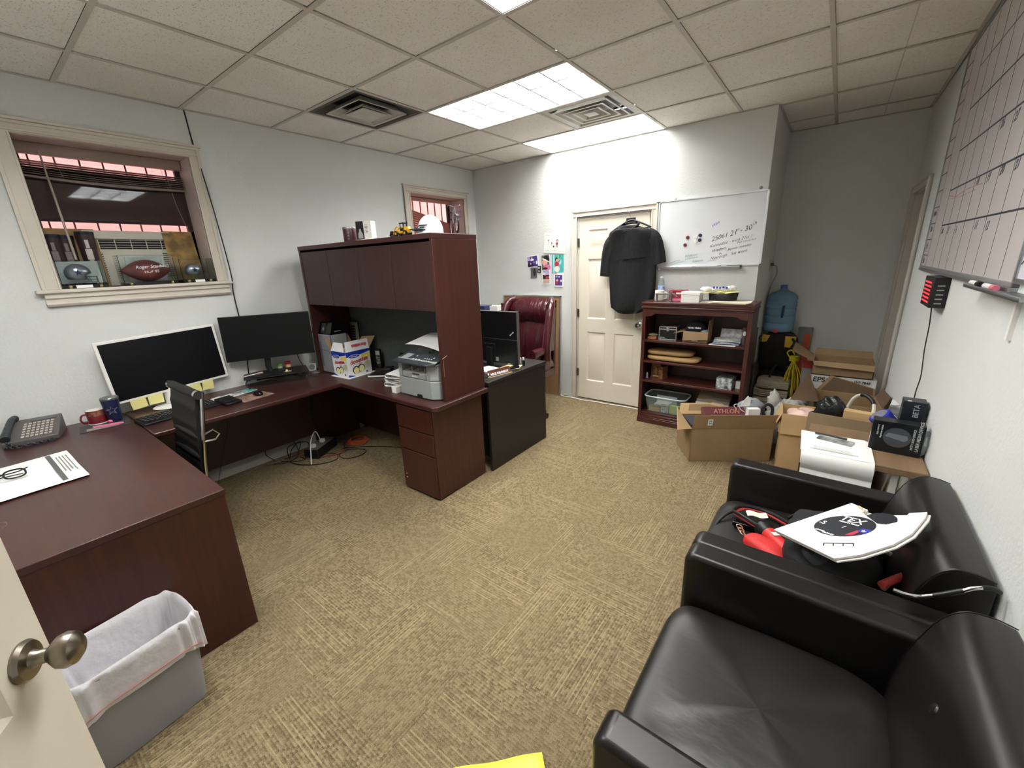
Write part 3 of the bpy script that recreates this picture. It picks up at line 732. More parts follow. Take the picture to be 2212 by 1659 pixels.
for x, c_, lab in ((-1.27, GRNINK, 'white marker with green cap lying at left end of the whiteboard tray'), (-1.12, BLK, 'white marker with black cap in the middle of the whiteboard tray'), (-.90, INK, 'white marker with black band at right part of the whiteboard tray'), (-.735, BLK, 'short dark marker at the far right end of the whiteboard tray')):
    t = thing('marker', lab, 'marker', (x, YB - .042, 1.496 + .0082), 0, 'markers on the whiteboard tray')
    g = G(); g.cyl((-.055, 0, 0), (.03, 0, 0), .0075, n=12); g.build('barrel', WHT if x < -.8 else BLK, t)
    g = G(); g.cyl((.03, 0, 0), (.062, 0, 0), .0082, n=12); g.build('cap', c_, t)

# prints and photographs pinned on the far wall
def pinned(name, lab, cat, cx, cz, wd, ht, tilt, draw, group='photos pinned on the far wall', y=0.0, back=PAPER):
    t = thing(name, lab, cat, group=group, M=FBACK((cx, YB - .0012 - y, cz)) @ rot(0, 0, tilt))
    g = G(); g.surf(lambda u, v: (-wd / 2 + wd * u, -ht / 2 + ht * v, .004 * math.sin(u * 3.1) * (1 - v) + .0006), 6, 6, .0006); g.build('sheet', back, t)
    draw(t, wd, ht); return t
def blobs(items):
    def d(t, wd, ht):
        by = {}
        for k, (m_, kind, *q) in enumerate(items):
            if m_.name not in by: by[m_.name] = (G(), m_)
            g = by[m_.name][0]; z = .0048 + k * .0002
            if kind == 'r': g.rect(q[0] * wd - wd / 2, q[1] * wd - wd / 2, q[2] * ht - ht / 2, q[3] * ht - ht / 2, z, .0002)
            elif kind == 'o': g.disc(q[0] * wd - wd / 2, q[1] * ht - ht / 2, q[2] * wd, z, .0002, ry=q[3] * ht)
            elif kind == 'l': g.line([(a * wd - wd / 2, b * ht - ht / 2) for a, b in q[0]], q[1], z, .0002)
            elif kind == 'p': g.prism([(a * wd - wd / 2, b * ht - ht / 2) for a, b in q[0]], z, z + .0002, 'z')
        g = None
        for nm, (gg, m_) in by.items(): gg.build('picture_area', m_, t)
    return d
Q = lambda n, c: P('print_' + n, c, .45)
SK = Q('skin', (226, 170, 150)); PURP = Q('purple', (72, 54, 130)); TEAL = Q('teal', (70, 178, 170)); PNK = Q('pink', (214, 120, 160)); HAIR = Q('hair', (36, 28, 30)); LIL = Q('lilac', (180, 170, 214)); BEI = Q('beige', (196, 168, 150)); GRY = Q('grey', (96, 100, 100)); LB = Q('paleblue', (176, 216, 228)); DRD = Q('red', (180, 50, 70)); LG = Q('lightgrey', (205, 208, 205)); GN = Q('green', (120, 190, 160))
pinned('child_drawing', 'large white sheet with a small drawing of figures, topmost on the far wall', 'drawing', -2.607, 1.80, .285, .225, -3,
       blobs([(GRY, 'l', [(.22, .62), (.24, .5), (.2, .42)], .003), (GRY, 'o', .23, .63, .03, .03), (GRY, 'o', .38, .5, .028, .04), (GRY, 'l', [(.38, .5), (.38, .4)], .004), (HAIR, 'o', .47, .34, .035, .045), (HAIR, 'o', .63, .62, .05, .06), (SK, 'o', .63, .60, .035, .045), (DRD, 'o', .62, .48, .05, .06), (HAIR, 'l', [(.6, .4), (.6, .3)], .004), (HAIR, 'l', [(.64, .4), (.64, .3)], .004),
              (GN, 'l', [(.05, .14), (.3, .12), (.6, .13), (.95, .1)], .003), (GN, 'l', [(.2, .12), (.22, .2)], .003), (GN, 'l', [(.5, .12), (.5, .2)], .003), (GN, 'l', [(.78, .12), (.8, .2)], .003), (LG, 'l', [(.08, .88), (.45, .86)], .006)]), back=P('crumpled_paper', (236, 238, 232), .7, var=.08, vs=9), y=.004)
pinned('photo_print', 'photo print of people in purple light, upper left of the pinned group', 'photo', -2.912, 1.612, .165, .135, 6,
       blobs([(PURP, 'r', .04, .9, .04, .92), (LIL, 'o', .15, .74, .12, .18), (SK, 'o', .43, .75, .07, .08), (WHT, 'o', .45, .62, .17, .09), (HAIR, 'o', .15, .2, .1, .16), (HAIR, 'o', .4, .2, .12, .14), (SK, 'o', .3, .3, .06, .07), (WHT, 'o', .82, .35, .07, .14), (LIL, 'o', .6, .4, .05, .06)]))
pinned('photo_print', 'small dark grey photo print below the purple one', 'photo', -2.90, 1.478, .095, .125, -1, blobs([(GRY, 'r', .02, .98, .02, .98), (HAIR, 'o', .6, .55, .2, .35)]), y=.001)
pinned('photo_print', 'tiny dark photo print between the purple photo and the baby portrait', 'photo', -2.822, 1.515, .055, .09, -8, blobs([(HAIR, 'r', .03, .97, .03, .97), (LG, 'o', .4, .7, .2, .14), (LG, 'o', .5, .25, .18, .12)]), y=.002)
pinned('photo_print', 'photo print of a baby in a white headband and pink top', 'photo', -2.733, 1.592, .118, .175, 2,
       blobs([(GRY, 'r', .05, .95, .03, .97), (HAIR, 'o', .6, .68, .38, .26), (SK, 'o', .42, .5, .32, .22), (WHT, 'p', [(.1, .74), (.2, .8), (.9, .56), (.95, .48)]), (PNK, 'o', .65, .18, .42, .2), (HAIR, 'o', .45, .12, .28, .07)]))
pinned('photo_print', 'photo print of a small group on pale ground, below the baby portrait', 'photo', -2.728, 1.425, .115, .165, 1,
       blobs([(LIL, 'r', .12, .9, .62, .95), (HAIR, 'r', .12, .9, .38, .66), (BEI, 'r', .12, .9, .08, .38), (SK, 'o', .4, .7, .12, .08), (WHT, 'o', .25, .75, .12, .08), (DRD, 'o', .6, .48, .15, .1), (WHT, 'o', .9, .5, .08, .08)]), y=.001)
pinned('photo_print', 'teal photo print of a person in a red top', 'photo', -2.568, 1.575, .152, .20, 0,
       blobs([(TEAL, 'r', 0, 1, 0, 1), (LB, 'r', .1, .22, 0, 1), (GN, 'r', .5, .7, .3, 1), (HAIR, 'o', .4, .72, .12, .12), (SK, 'o', .45, .66, .1, .1), (DRD, 'o', .42, .48, .2, .14), (WHT, 'o', .45, .2, .24, .17), (LB, 'o', .72, .6, .12, .16), (HAIR, 'l', [(.68, .95), (.72, .7), (.62, .6)], .008)]), back=TEAL)
pinned('photo_print', 'photo print with purple scene and wide white border, lowest of the pinned group', 'photo', -2.555, 1.40, .128, .172, -1,
       blobs([(PURP, 'r', .13, .87, .1, .78), (LIL, 'o', .3, .68, .12, .06), (WHT, 'o', .55, .66, .07, .04), (SK, 'o', .35, .42, .13, .09), (DRD, 'o', .3, .28, .14, .1), (WHT, 'o', .76, .4, .09, .08), (HAIR, 'l', [(.1, .9), (.35, .85)], .004)]), y=.003)

# cork board leaning behind the executive chair
t = thing('cork_board', 'large cork notice board with aluminium frame standing on the floor against the far wall', 'notice board', (-2.945, YB - .05, 0))
t.rotation_euler = (math.radians(-1.6), 0, 0)
g = G(); g.box(-.415, .415, -.008, .008, .006, 1.205); g.build('cork_panel', P('cork', (160, 124, 88), .85, var=.12, vs=30), t)
g = G()
for q in ((-.425, .425, -.014, .014, 1.2, 1.214), (-.425, .425, -.014, .014, 0, .012), (-.425, -.411, -.014, .014, 0, 1.214), (.411, .425, -.014, .014, 0, 1.214)): g.box(*q)
g.build('frame', ALU, t)
g = G(); g.tube(cr([(-2.53, 4.23, .006), (-2.44, 4.20, .006), (-2.33, 4.21, .006), (-2.2, 4.19, .006), (-2.05, 4.21, .006), (-1.9, 4.205, .006), (-1.7, 4.22, .006), (-1.50, 4.215, .006)], 6), .006, 8)
tag(g.build('floor_cable', WHT), 'white cable lying on the carpet along the foot of the far white door', 'cable')

# ================================================================== DESKS
DH = .722
def desk_top(name, pts, z1, th, m_, parent, bev=.008):
    g = G(); g.prism(pts, z1 - th, z1, 'z'); return g.build(name, m_, parent, bev=bev, seg=3)
t = thing('desk', 'big dark mahogany desk nearest the camera, telephone and glasses on it', 'desk', (-2.88, .08, 0))
g = G(); g.box(-.90, .900, -.36, .412, DH - .028, DH); g.build('desktop', WOODX, t, bev=.003, seg=3)
g = G(); g.box(.868, .8965, -.358, .408, 0, DH - .0285); g.build('side_panel', WOODZ, t, bev=.002)
g = G(); g.box(-.885, .868, -.30, -.28, .15, DH - .038); g.build('modesty_panel', WOODZD, t)
g = G(); g.box(-.895, -.87, -.355, .398, 0, DH - .038); g.build('side_panel', WOODZD, t, bev=.002)
g = G(T(.897, -.17, .30) @ frame((0, 1, 0), (0, 0, 1))); g.line([(.02, -.05), (.022, .03), (.018, .09)], .003); g.line([(-.10, -.10), (-.02, -.075), (.0, -.07)], .0016); g.build('scratches', P('scratch', (104, 78, 74), .5), t)
g = G(); 
g.M = T(.462, -.212, DH + .0004); g.tube([(.03 * math.cos(a / 18 * math.pi) * 1.3, .03 * math.sin(a / 18 * math.pi), 0) for a in range(3, 33)], .0009, 5); g.build('ring_stain', P('ring_stain', (128, 110, 108), .4), t)

t = thing('desk_return', 'mahogany desk run along the left wall carrying the white framed monitor', 'desk', (-3.42, 1.1, 0))
g = G(); g.box(-.365, .335, -.602, .615, DH - .032, DH); g.build('desktop', WOODY, t, bev=.009, seg=4)
g = G(); g.box(-.27, -.25, -.60, .60, .145, DH - .032); g.build('modesty_panel', WOODZD, t)

t = thing('desk', 'mahogany desk under the hutch with a pedestal at its near end, printer on it', 'desk', (-2.89, 1.95, 0))
g = G(); g.prism([(-.895, -.232), (.93 - .02, -.262), (.94, -.235), (.94, .275), (-.895, .275)], DH - .034, DH, 'z'); g.build('desktop', WOODX, t, bev=.008, seg=4)
g = G(); g.box(.50, .875, -.232, .262, 0.01, DH - .034); g.build('pedestal', WOODZ, t, bev=.003)
g = G()
for z0, z1 in ((.02, .335), (.345, .50), (.51, .675)): g.box(.508, .868, -.245, -.229, z0, z1)
g.build('drawer_fronts', WOODZ, t, bev=.002)
g = G(FBACK((.54, -.2455, .10))); 
for z in (0, .03): g.disc(0, z, .004, 0, .003)
g.build('screw_caps', P('pale_screw', (200, 190, 180), .4), t)
g = G(); g.box(-.885, .50, .225, .245, .09, DH - .034); g.build('modesty_panel', WOODZD, t)
g = G(); g.box(-.89, -.865, -.2, .262, 0, DH - .034); g.build('side_panel', WOODZD, t)

# ------------------------------------------------------------------ hutch
t = thing('hutch', 'tall dark mahogany hutch with four flat doors standing on the desk', 'hutch', (-2.78, 2.0, DH))
HW0, HW1, HT = -.84, .80, 1.082
g = G(); g.box(HW0, HW1, -.185, .225, HT - .032, HT); g.build('top', WOODX, t, bev=.003)
g = G(); g.box(HW1 - .026, HW1 - .001, -.182, .222, 0, HT - .032); g.build('side_panel', WOODZ, t, bev=.002)
g = G(); g.box(HW0 + .001, HW0 + .026, -.182, .222, 0, HT - .032); g.build('side_panel', WOODZ, t, bev=.002)
g = G(); g.box(HW0 + .026, HW1 - .026, -.15, .205, .62, .64); g.build('shelf', WOODX, t)
g = G(); g.box(HW0 + .026, HW1 - .026, .205, .222, 0, HT - .032); g.build('back_panel', WOODZD, t)
dw = (HW1 - HW0 - .06) / 4
for k in range(4):
    g = G(); x = HW0 + .028 + k * (dw + .0013); g.box(x, x + dw - .002, -.178, -.158, .607, HT - .048); g.build('door', WOODZD, t, bev=.002)
g = G(); g.box(HW0 + .03, HW1 - .03, .185, .205, .0, .62); g.build('fabric_panel', FABR, t, bev=.004)
g = G(T(HW1 - .0012, -.14, .30) @ frame((0, 1, 0), (0, 0, 1))); g.line([(-.04, .0), (-.01, .01), (.0, .014)], .004, th=.002); g.line([(-.035, -.01), (-.034, -.12)], .0015, th=.0015); g.build('chips', P('chip', (190, 168, 150), .6), t)

# ------------------------------------------------------------------ espresso desk behind the hutch
t = thing('desk', 'near black espresso desk with a plain end panel behind the hutch', 'desk', (-2.85, 2.64, 0))
g = G(); g.box(-.91, .875, -.385, .42, .72, .748); g.build('desktop', ESPR, t, bev=.003)
g = G(); g.box(.845, .868, -.38, .415, 0, .72); g.build('side_panel', ESPR, t, bev=.002)
g = G(); g.box(-.90, -.88, -.38, .415, 0, .72); g.build('side_panel', ESPR, t, bev=.002)
g = G(); g.box(-.88, .845, -.34, -.32, .1, .72); g.build('modesty_panel', ESPR, t)

# ================================================================== THINGS ON THE NEAR DESK
Z = DH
t = thing('desk_phone', 'grey office telephone with keypad and dark handset on the near desk by the wall', 'telephone', (-3.65, .065, Z), -14)
g = G(); g.prism([(-.11, 0), (.11, 0), (.11, .028), (-.11, .10), ], -.10, .125, 'y')
g.M = Matrix(); g.build('base', P('phone_grey', (92, 88, 86), .5), t, bev=.004)
def ph(u, v): return (-.11 + .22 * u, v, .10 - .072 * u)
sl = math.atan2(.072, .22)
g = G()
for i in range(6):
    for j in range(7):
        u = .30 + i * .115; y = -.02 + j * .0185
        p = ph(u, y); g.M = T(p[0], p[1], p[2] + .001) @ Euler((0, sl, 0)).to_matrix().to_4x4(); g.box(-.0065, .0065, -.006, .006, 0, .005)
g.build('keys', P('phone_keys', (190, 180, 172), .5), t)
g = G(T(*ph(.12, .05)) @ Euler((0, sl, 0)).to_matrix().to_4x4()); g.box(-.016, .016, -.055, .055, 0, .004); g.build('display', P('lcd', (96, 98, 100), .2), t)
g = G(); g.tube(cr([(-.11, -.072, .108), (-.07, -.075, .112), (0, -.078, .092), (.07, -.08, .068), (.11, -.08, .050)], 5), [.024, .026, .022, .02, .02] + [.019] * 6 + [.02] * 4 + [.023] * 6, 12, flat=.8); g.build('handset', P('handset', (52, 54, 60), .5), t)
g = G(); g.tube([(p + Vector((.006 * math.cos(i * 1.3), 0, .006 * math.sin(i * 1.3)))) for i, p in enumerate(cr([(.11, -.08, .03), (.15, -.03, .012), (.155, .06, .012), (.14, .11, .012), (.17, .05, .014), (.175, -.04, .012), (.13, -.09, .012)], 14))], .004, 6); g.build('cord', P('handset', (52, 54, 60), .5), t)

t = thing('desk_mat', 'small dark mat under the red mug on the near desk', 'mat', (-3.555, .36, Z), -8)
g = G(); g.box(-.085, .085, -.11, .12, 0, .003); g.build('sheet', P('mat_dark', (58, 56, 56), .6), t)
g = G(T(0, 0, .003)); g.rect(.02, .07, -.08, .07); g.build('pale_print', P('mat_print', (140, 140, 132), .6), t)
def mug(name, lab, cat, loc, rz, r, h, m_, handle=True, inner=WHT):
    t = thing(name, lab, cat, loc, rz)
    g = G(); g.lathe([(r * .9, 0), (r, .006), (r, h - .002), (r * .98, h), (r * .92, h), (r * .92, .006), (0, .006)], n=32); g.build('body', m_, t)
    g = G(); g.lathe([(r * .915, h * .5), (r * .915, h - .001)], n=32); g.lathe([(r * .99, h - .0005), (r * .9, h + .0005)], n=32); g.build('rim', inner, t)
    if handle: g = G(); g.tube(cr([(0, r * .95, h * .78), (0, r * 1.5, h * .8), (0, r * 1.75, h * .5), (0, r * 1.45, h * .22), (0, r * .95, h * .22)], 6), .0055, 8); g.build('handle', m_, t)
    return t
t = mug('coffee_mug', 'wide dark red mug with a white rim on the near desk', 'mug', (-3.655, .352, Z + .0035), 200, .048, .088, P('mug_red', (120, 34, 42), .3))
g = G()
g.lathe([(.0486, .052), (.0486, .082)], n=32); g.build('patterned_band', P('mug_band', (98, 44, 44), .35, col2=(150, 110, 80), vs=60), t)
g = G(); g.lathe([(.050, 0), (.0492, .004)], n=32); g.build('base_ring', WHT, t)
t = thing('tumbler', 'navy blue tumbler with a silver star beside the red mug', 'tumbler', (-3.60, .424, Z + .0005))
g = G(); g.lathe([(.033, 0), (.034, .004), (.046, .15), (.045, .155), (0, .155)], n=32); g.build('body', NAVY, t)
g = G(); g.lathe([(.0465, .148), (.047, .158), (.044, .163), (.03, .162), (0, .160)], n=32); g.build('lid', P('tumbler_lid', (120, 120, 122), .3, metal=.6), t)
g = G(frame((-.15, 1, 0), (-.06, 0, 1), (.0415, -.008, .085))); g.star(0, 0, .032, th=.0012); g.build('star_outline', ALU, t)
g = G(frame((-.15, 1, 0), (-.06, 0, 1), (.0422, -.008, .085))); g.star(0, 0, .022, th=.0012); g.build('star_inset', NAVY, t)
g = G(T(-3.50, .40, Z + .0095) @ rot(0, 0, 68)); g.prism([(-.10, -.004), (.02, -.008), (.045, -.002), (.02, .006), (-.10, .005)], -.004, .006, 'z')
tag(g.build('pink_scissors', P('pink_plastic', (232, 130, 165), .4)), 'long pink pen-like item beside the navy tumbler', 'pen')
t = thing('pink_clip', 'small crumpled pink clip in front of the red mug', 'clip', (-3.575, .395, Z + .0045))
g = G(); g.ball((0, 0, .009), (.016, .012, .009), fn=lambda x, y, z: 1 + .2 * math.sin(7 * x + 9 * y)); g.build('clip_body', P('pink_clip', (236, 110, 150), .5), t)

# papers and reading glasses
t = thing('newspaper', 'loose printed papers lying under the reading glasses on the near desk', 'papers', (-2.93, .0, Z), 2)
g = G()
def pf(u, v): return (-.26 + .52 * u, -.20 + .36 * v, .0015 + .006 * abs(math.sin(u * 4 + v)) + (.012 * (u - .85) if u > .85 else 0))
g.surf(pf, 16, 10, .0004); g.build('sheet', PAPER, t)
g = G(T(0, 0, -.001) @ rot(0, 0, -4)); g.surf(lambda u, v: (-.27 + .5 * u, -.215 + .34 * v, .0012), 4, 4, .0004); g.build('sheet', PAPER, t)
g = G(T(0, .085, .0098)); g.rect(-.235, .235, -.009, .009); g.build('headline_bar', P('news_grey', (90, 92, 90), .7), t)
g = G(T(0, .105, .0102))
for k in range(4): g.rect(-.17, .10 + .03 * (k % 2), k * .012, .0035 + k * .012)
g.build('print_lines', P('news_ink', (130, 130, 128), .7), t)
t = thing('reading_glasses', 'black framed reading glasses lying on the papers on the near desk', 'glasses', (-2.93, -.085, Z + .0125), 84); t.scale = (1.25, 1.25, 1.25)
def lens_ring(sx_, k):
    a = k * math.pi / 12; sg = lambda q: math.copysign(abs(q) ** .75, q)
    return (sx_ * .034 + .027 * sg(math.cos(a)), -.006 + .006 * math.sin(a) * -1, .020 + .0175 * sg(math.sin(a)))
g = G()
for sx_ in (-1, 1): g.tube([lens_ring(sx_, k) for k in range(24)], .003, 8, closed=True)
g.tube([(-.009, -.008, .026), (0, -.010, .029), (.009, -.008, .026)], .003, 6)
g.build('front_frame', BLKG, t)
for sx_ in (-1, 1):
    g = G(); g.tube(cr([(sx_ * .061, -.006, .030), (sx_ * .066, .01, .028), (sx_ * .040, .028, .012 + .004 * sx_), (-sx_ * .02, .032, .008 + .004 * sx_), (-sx_ * .05, .030, .003)], 5), .0024, 6); g.build('temple', BLKG, t)
for sx_ in (-1, 1):
    g = G(frame((1, 0, 0), (0, -.2, 1), (sx_ * .034, -.006, .020))); g.disc(0, 0, .025, -.0006, .0012, ry=.016); g.build('lens', GLASS, t)

# ================================================================== MONITOR CORNER
def monitor(lab, M, wd, ht, bez, bezm, scr=SCREEN, depth=.03):
    """M maps x=right (seen from front), y=up, z=toward viewer, origin at screen centre"""
    t = thing('monitor', lab, 'monitor', M=M)
    g = G(); g.box(-wd / 2, wd / 2, -ht / 2, ht / 2, -depth, 0); g.build('shell', bezm, t, bev=.004)
    g = G(); g.box(-wd / 2 + bez, wd / 2 - bez, -ht / 2 + bez, ht / 2 - bez, 0, .0012); g.build('screen', scr, t)
    return t
A = Vector((-3.68, .447, 1.014)); B = Vector((-3.745, 1.14, 1.042)); c_ = (A + B) / 2; wdt = (B - A).length
M1 = frame(B - A, (-.03, 0, 1), c_)
t = monitor('large white framed monitor with a blank black screen and yellow notes along its lower edge', M1, wdt, .418, .018, WHT, depth=.02)
g = G(M1.inverted()); g.tube([(-3.735, .76, .93), (-3.72, .75, .84), (-3.69, .745, .735)], [.02, .03, .034], 12, flat=.45); g.build('stand', WHT, t)
g = G(M1.inverted()); g.lathe([(.095, 0), (.1, .003), (.09, .009), (0, .012)], (-3.665, .735, DH), n=30, sx=.9, sy=1.05); g.build('foot', WHT, t)
for k, (u, w_, an, lab) in enumerate(((-.235, .085, 3, 'yellow sticky note hanging lowest left from the white monitor'), (-.135, .085, -3, 'yellow sticky note second from left under the white monitor'), (.105, .075, 4, 'yellow sticky note hanging under the white monitor just right of the chair'), (.195, .075, -5, 'yellow sticky note at the right end below the white monitor'))):
    g = G(M1 @ T(u, -.202, .0035) @ rot(8, 0, an)); g.surf(lambda a, b: (-w_ / 2 + w_ * a, -.068 * b, .004 * b * b), 3, 5, .0006)
    o = g.build('sticky_note', PAD)
    tag(o, lab, 'sticky note', 'yellow notes under the white monitor')
A = Vector((-3.72, 1.153, 1.117)); B = Vector((-3.495, 1.75, 1.108)); c_ = (A + B) / 2; wdt = (B - A).length
M2 = frame(B - A, (-.06, 0, 1), c_)
t = monitor('thin black monitor on a riser beside the hutch', M2, wdt, .352, .006, BLK, depth=.022)
Mi = M2.inverted()
g = G(Mi); g.tube([(-3.645, 1.43, 1.03), (-3.665, 1.42, .86), (-3.65, 1.425, .815)], [.026, .024, .022], 10, flat=.5); g.build('stand', BLK, t)
g = G(Mi @ T(-3.63, 1.44, .809) @ rot(0, 0, 20)); g.prism([(-.07, -.16), (.02, -.17), (.07, -.03), (.07, .03), (.02, .17), (-.07, .16)], 0, .006, 'z'); g.build('foot', BLK, t, bev=.002)
t = thing('monitor_riser', 'black metal monitor riser with curved legs under the black monitor', 'monitor stand', (-3.625, 1.46, DH), -21)
g = G(); g.surf(lambda u, v: (-.12 + .24 * v, -.235 + .47 * u, .083 - .006 * (2 * u - 1) ** 2), 16, 3, .006); g.tube(cr([(.12, -.22, .076), (.125, 0, .079), (.12, .22, .076)], 6), .004, 6); g.build('platform', BLK, t)
for s_ in (-1, 1):
    g = G(); g.tube(cr([(.11, s_ * .20, .076), (.11, s_ * .225, .05), (.135, s_ * .205, .006)], 6), .0055, 8); g.tube(cr([(-.10, s_ * .20, .076), (-.10, s_ * .225, .05), (-.11, s_ * .205, .006)], 6), .0055, 8); g.build('leg', BLK, t)
g = G(); g.surf(lambda u, v: (.0 + .11 * v, -.15 + .30 * u, .06), 4, 4, .004); g.build('drawer_mesh', BLKG, t)
t = thing('skeleton_toy', 'tiny pale skeleton-like toy on the edge of the monitor riser', 'toy', (-3.535, 1.505, .806), -20)
g = G(); g.ball((0, 0, .014), .010, 12, 8); g.tube([(0, 0, .008), (.004, -.022, .004), (.006, -.034, .002)], .0022, 6); g.tube([(0, 0, .008), (.004, .02, .008), (.004, .032, .006)], .0022, 6); g.tube([(.004, -.006, .006), (.014, -.008, .002)], .0022, 6); g.tube([(.004, .006, .006), (.014, .008, .002)], .0022, 6)
g.build('body', P('bone', (236, 232, 190), .5), t)
for (x, y, hh, r_, c1, c2, lab) in ((-3.71, 1.53, .05, .02, P('cap_green', (110, 180, 60), .5), P('clear_jar', (190, 190, 170), .4), 'small jar with a green lid behind the monitor riser'), (-3.69, 1.59, .058, .022, P('cap_red', (196, 40, 46), .5), P('jar_tan', (222, 190, 130), .5), 'small tan jar with a red lid behind the monitor riser')):
    t = thing('spice_jar', lab, 'jar', (x, y, .806), 0, 'little jars behind the black monitor'); g = G(); g.lathe([(r_, 0), (r_, hh * .55), (0, hh * .55)], n=20); g.build('jar_body', c2, t); g = G(); g.lathe([(r_ * 1.05, hh * .55), (r_ * 1.05, hh), (0, hh)], n=20); g.build('lid', c1, t)
t = thing('pen_bundle', 'little heap of coloured pens at left end of the monitor riser', 'pens', (-3.67, 1.30, .806), -10)
for k, m_ in enumerate((DRD, LIL, NAVY, YEL, WHT)):
    g = G(); g.cyl((-.01 + .008 * k, -.07, .005 + .001 * k), (.01 - .006 * k, .07, .006 + .002 * k), .004, n=8); g.build('pen', m_, t)
# keyboards
def keyboard(lab, loc, rz, rows=5, cols=16):
    t = thing('keyboard', lab, 'keyboard', loc, rz, 'black keyboards on the wall desk')
    g = G(); g.prism([(-.075, 0), (.075, 0), (.075, .014), (-.075, .028)], -.22, .22, 'y'); g.build('case', BLK, t, bev=.003)
    g = G(); sl_ = math.atan2(.014, .15)
    for i in range(rows):
        for j in range(cols):
            if i == rows - 1 and 4 <= j <= 8: continue
            x = -.052 + i * .0215; y = -.203 + j * .0262 + (.004 * i if j < 12 else 0)
            g.M = T(x, y, .0285 - (x + .075) * .0933 - .001) @ Euler((0, sl_, 0)).to_matrix().to_4x4(); g.box(-.0085, .0085, -.0105, .0105, 0, .006)
    g.build('keys', P('key_black', (34, 34, 36), .5), t)
    g = G()
    for i in range(rows):
        for j in range(cols):
            if i == rows - 1 and 4 <= j <= 8: continue
            x = -.052 + i * .0215; y = -.203 + j * .0262 + (.004 * i if j < 12 else 0)
            g.M = T(x, y, .0285 - (x + .075) * .0933 + .0051) @ Euler((0, sl_, 0)).to_matrix().to_4x4(); g.box(.004, .0055, -.005, .004, 0, .0004)
    g.build('key_legends', P('legend', (200, 200, 196), .6), t)
keyboard('black keyboard left of the chair back on the desk along the wall', (-3.385, .71, Z), 8)
keyboard('black keyboard right of the chair back below the teal sheet', (-3.30, .96, Z + .026), 10) if False else None
t = thing('keyboard_tray', 'black numeric keyboard end right of the chair back below the printed sheets', 'keyboard', (-3.34, .985, Z), 10, 'black keyboards on the wall desk')
g = G(); g.prism([(-.08, 0), (.075, 0), (.075, .018), (-.08, .038)], -.05, .055, 'y'); g.build('case', BLK, t, bev=.003)
g = G()
for i in range(5):
    for j in range(4): g.M = T(-.055 + i * .024, -.036 + j * .024, .036 - i * .0031); g.box(-.0095, .0095, -.0098, .0098, 0, .004)
g.build('keys', P('key_black', (34, 34, 36), .5), t)
t = thing('mouse_pad', 'brown camouflage patterned mouse pad under the black mouse', 'mouse pad', (-3.345, 1.15, Z), 8)
g = G(); g.box(-.085, .085, -.11, .115, 0, .003); g.build('pad', P('camo', (112, 82, 72), .8, col2=(168, 140, 122), vs=26), t, bev=.001)
t = thing('computer_mouse', 'black computer mouse on the camouflage pad', 'mouse', (-3.36, 1.19, Z + .003), 10)
g = G(); g.ball((0, 0, .004), (.052, .03, .03), 22, 12, fn=lambda x, y, z: 1 if z > 0 else .95); g.v = [Vector((p.x, p.y, max(p.z, 0))) for p in g.v]; g.build('shell', BLKG, t)
t = thing('picture_postcard', 'printed card with teal and grey pictures lying behind the mouse pad', 'postcard', (-3.55, 1.12, Z), 14)
g = G(); g.box(-.055, .055, -.125, .125, 0, .0012); g.build('card', PAPER, t)
g = G(T(0, 0, .0014)); g.rect(-.05, .05, .02, .12); g.build('teal_area', TEAL, t); g = G(T(0, 0, .002)); g.disc(.0, .05, .03); g.disc(-.02, .02, .02); g.rect(-.05, .03, -.03, .02); g.build('grey_area', P('postcard_grey', (150, 130, 124), .5, col2=(210, 205, 200), vs=40), t)
g = G(T(0, 0, .0014)); g.disc(.02, -.06, .015); g.disc(.02, -.09, .012); g.build('dark_dots', GRY, t)
g = G(T(-3.53, .96, Z) @ rot(0, 0, 18)); g.box(-.05, .06, -.07, .07, 0, .001)
tag(g.build('note_sheet', PAPER), 'white sheet with dark pictures lying just left of the teal postcard', 'paper')
for (x, y, rz_, lab) in ((-3.70, 1.80, -55, 'small square white speaker with round grey cone leaning by the hutch'),):
    t = thing('white_puck', lab, 'speaker', (x, y, Z), rz_)
    g = G(rot(0, -14, 0)); g.box(0, .012, -.035, .035, .002, .075); g.build('body', WHT, t, bev=.004); g = G(rot(0, -14, 0) @ T(.0125, 0, .04) @ rot(0, 90, 0)); g.lathe([(.026, 0), (.026, .003), (.02, .004), (0, .002)], n=24); g.build('cone', GREYP, t)
t = thing('hockey_puck', 'round dark tin with a white side band in front of the white speaker', 'tin', (-3.615, 1.785, Z))
g = G(); g.lathe([(.032, 0), (.034, .004), (.034, .016), (.032, .02), (0, .02)], n=28); g.build('body', P('puck', (60, 60, 60), .4), t); g = G(); g.lathe([(.0345, .005), (.0345, .010)], n=28); g.build('band', P('puck_band', (170, 170, 165), .4), t)

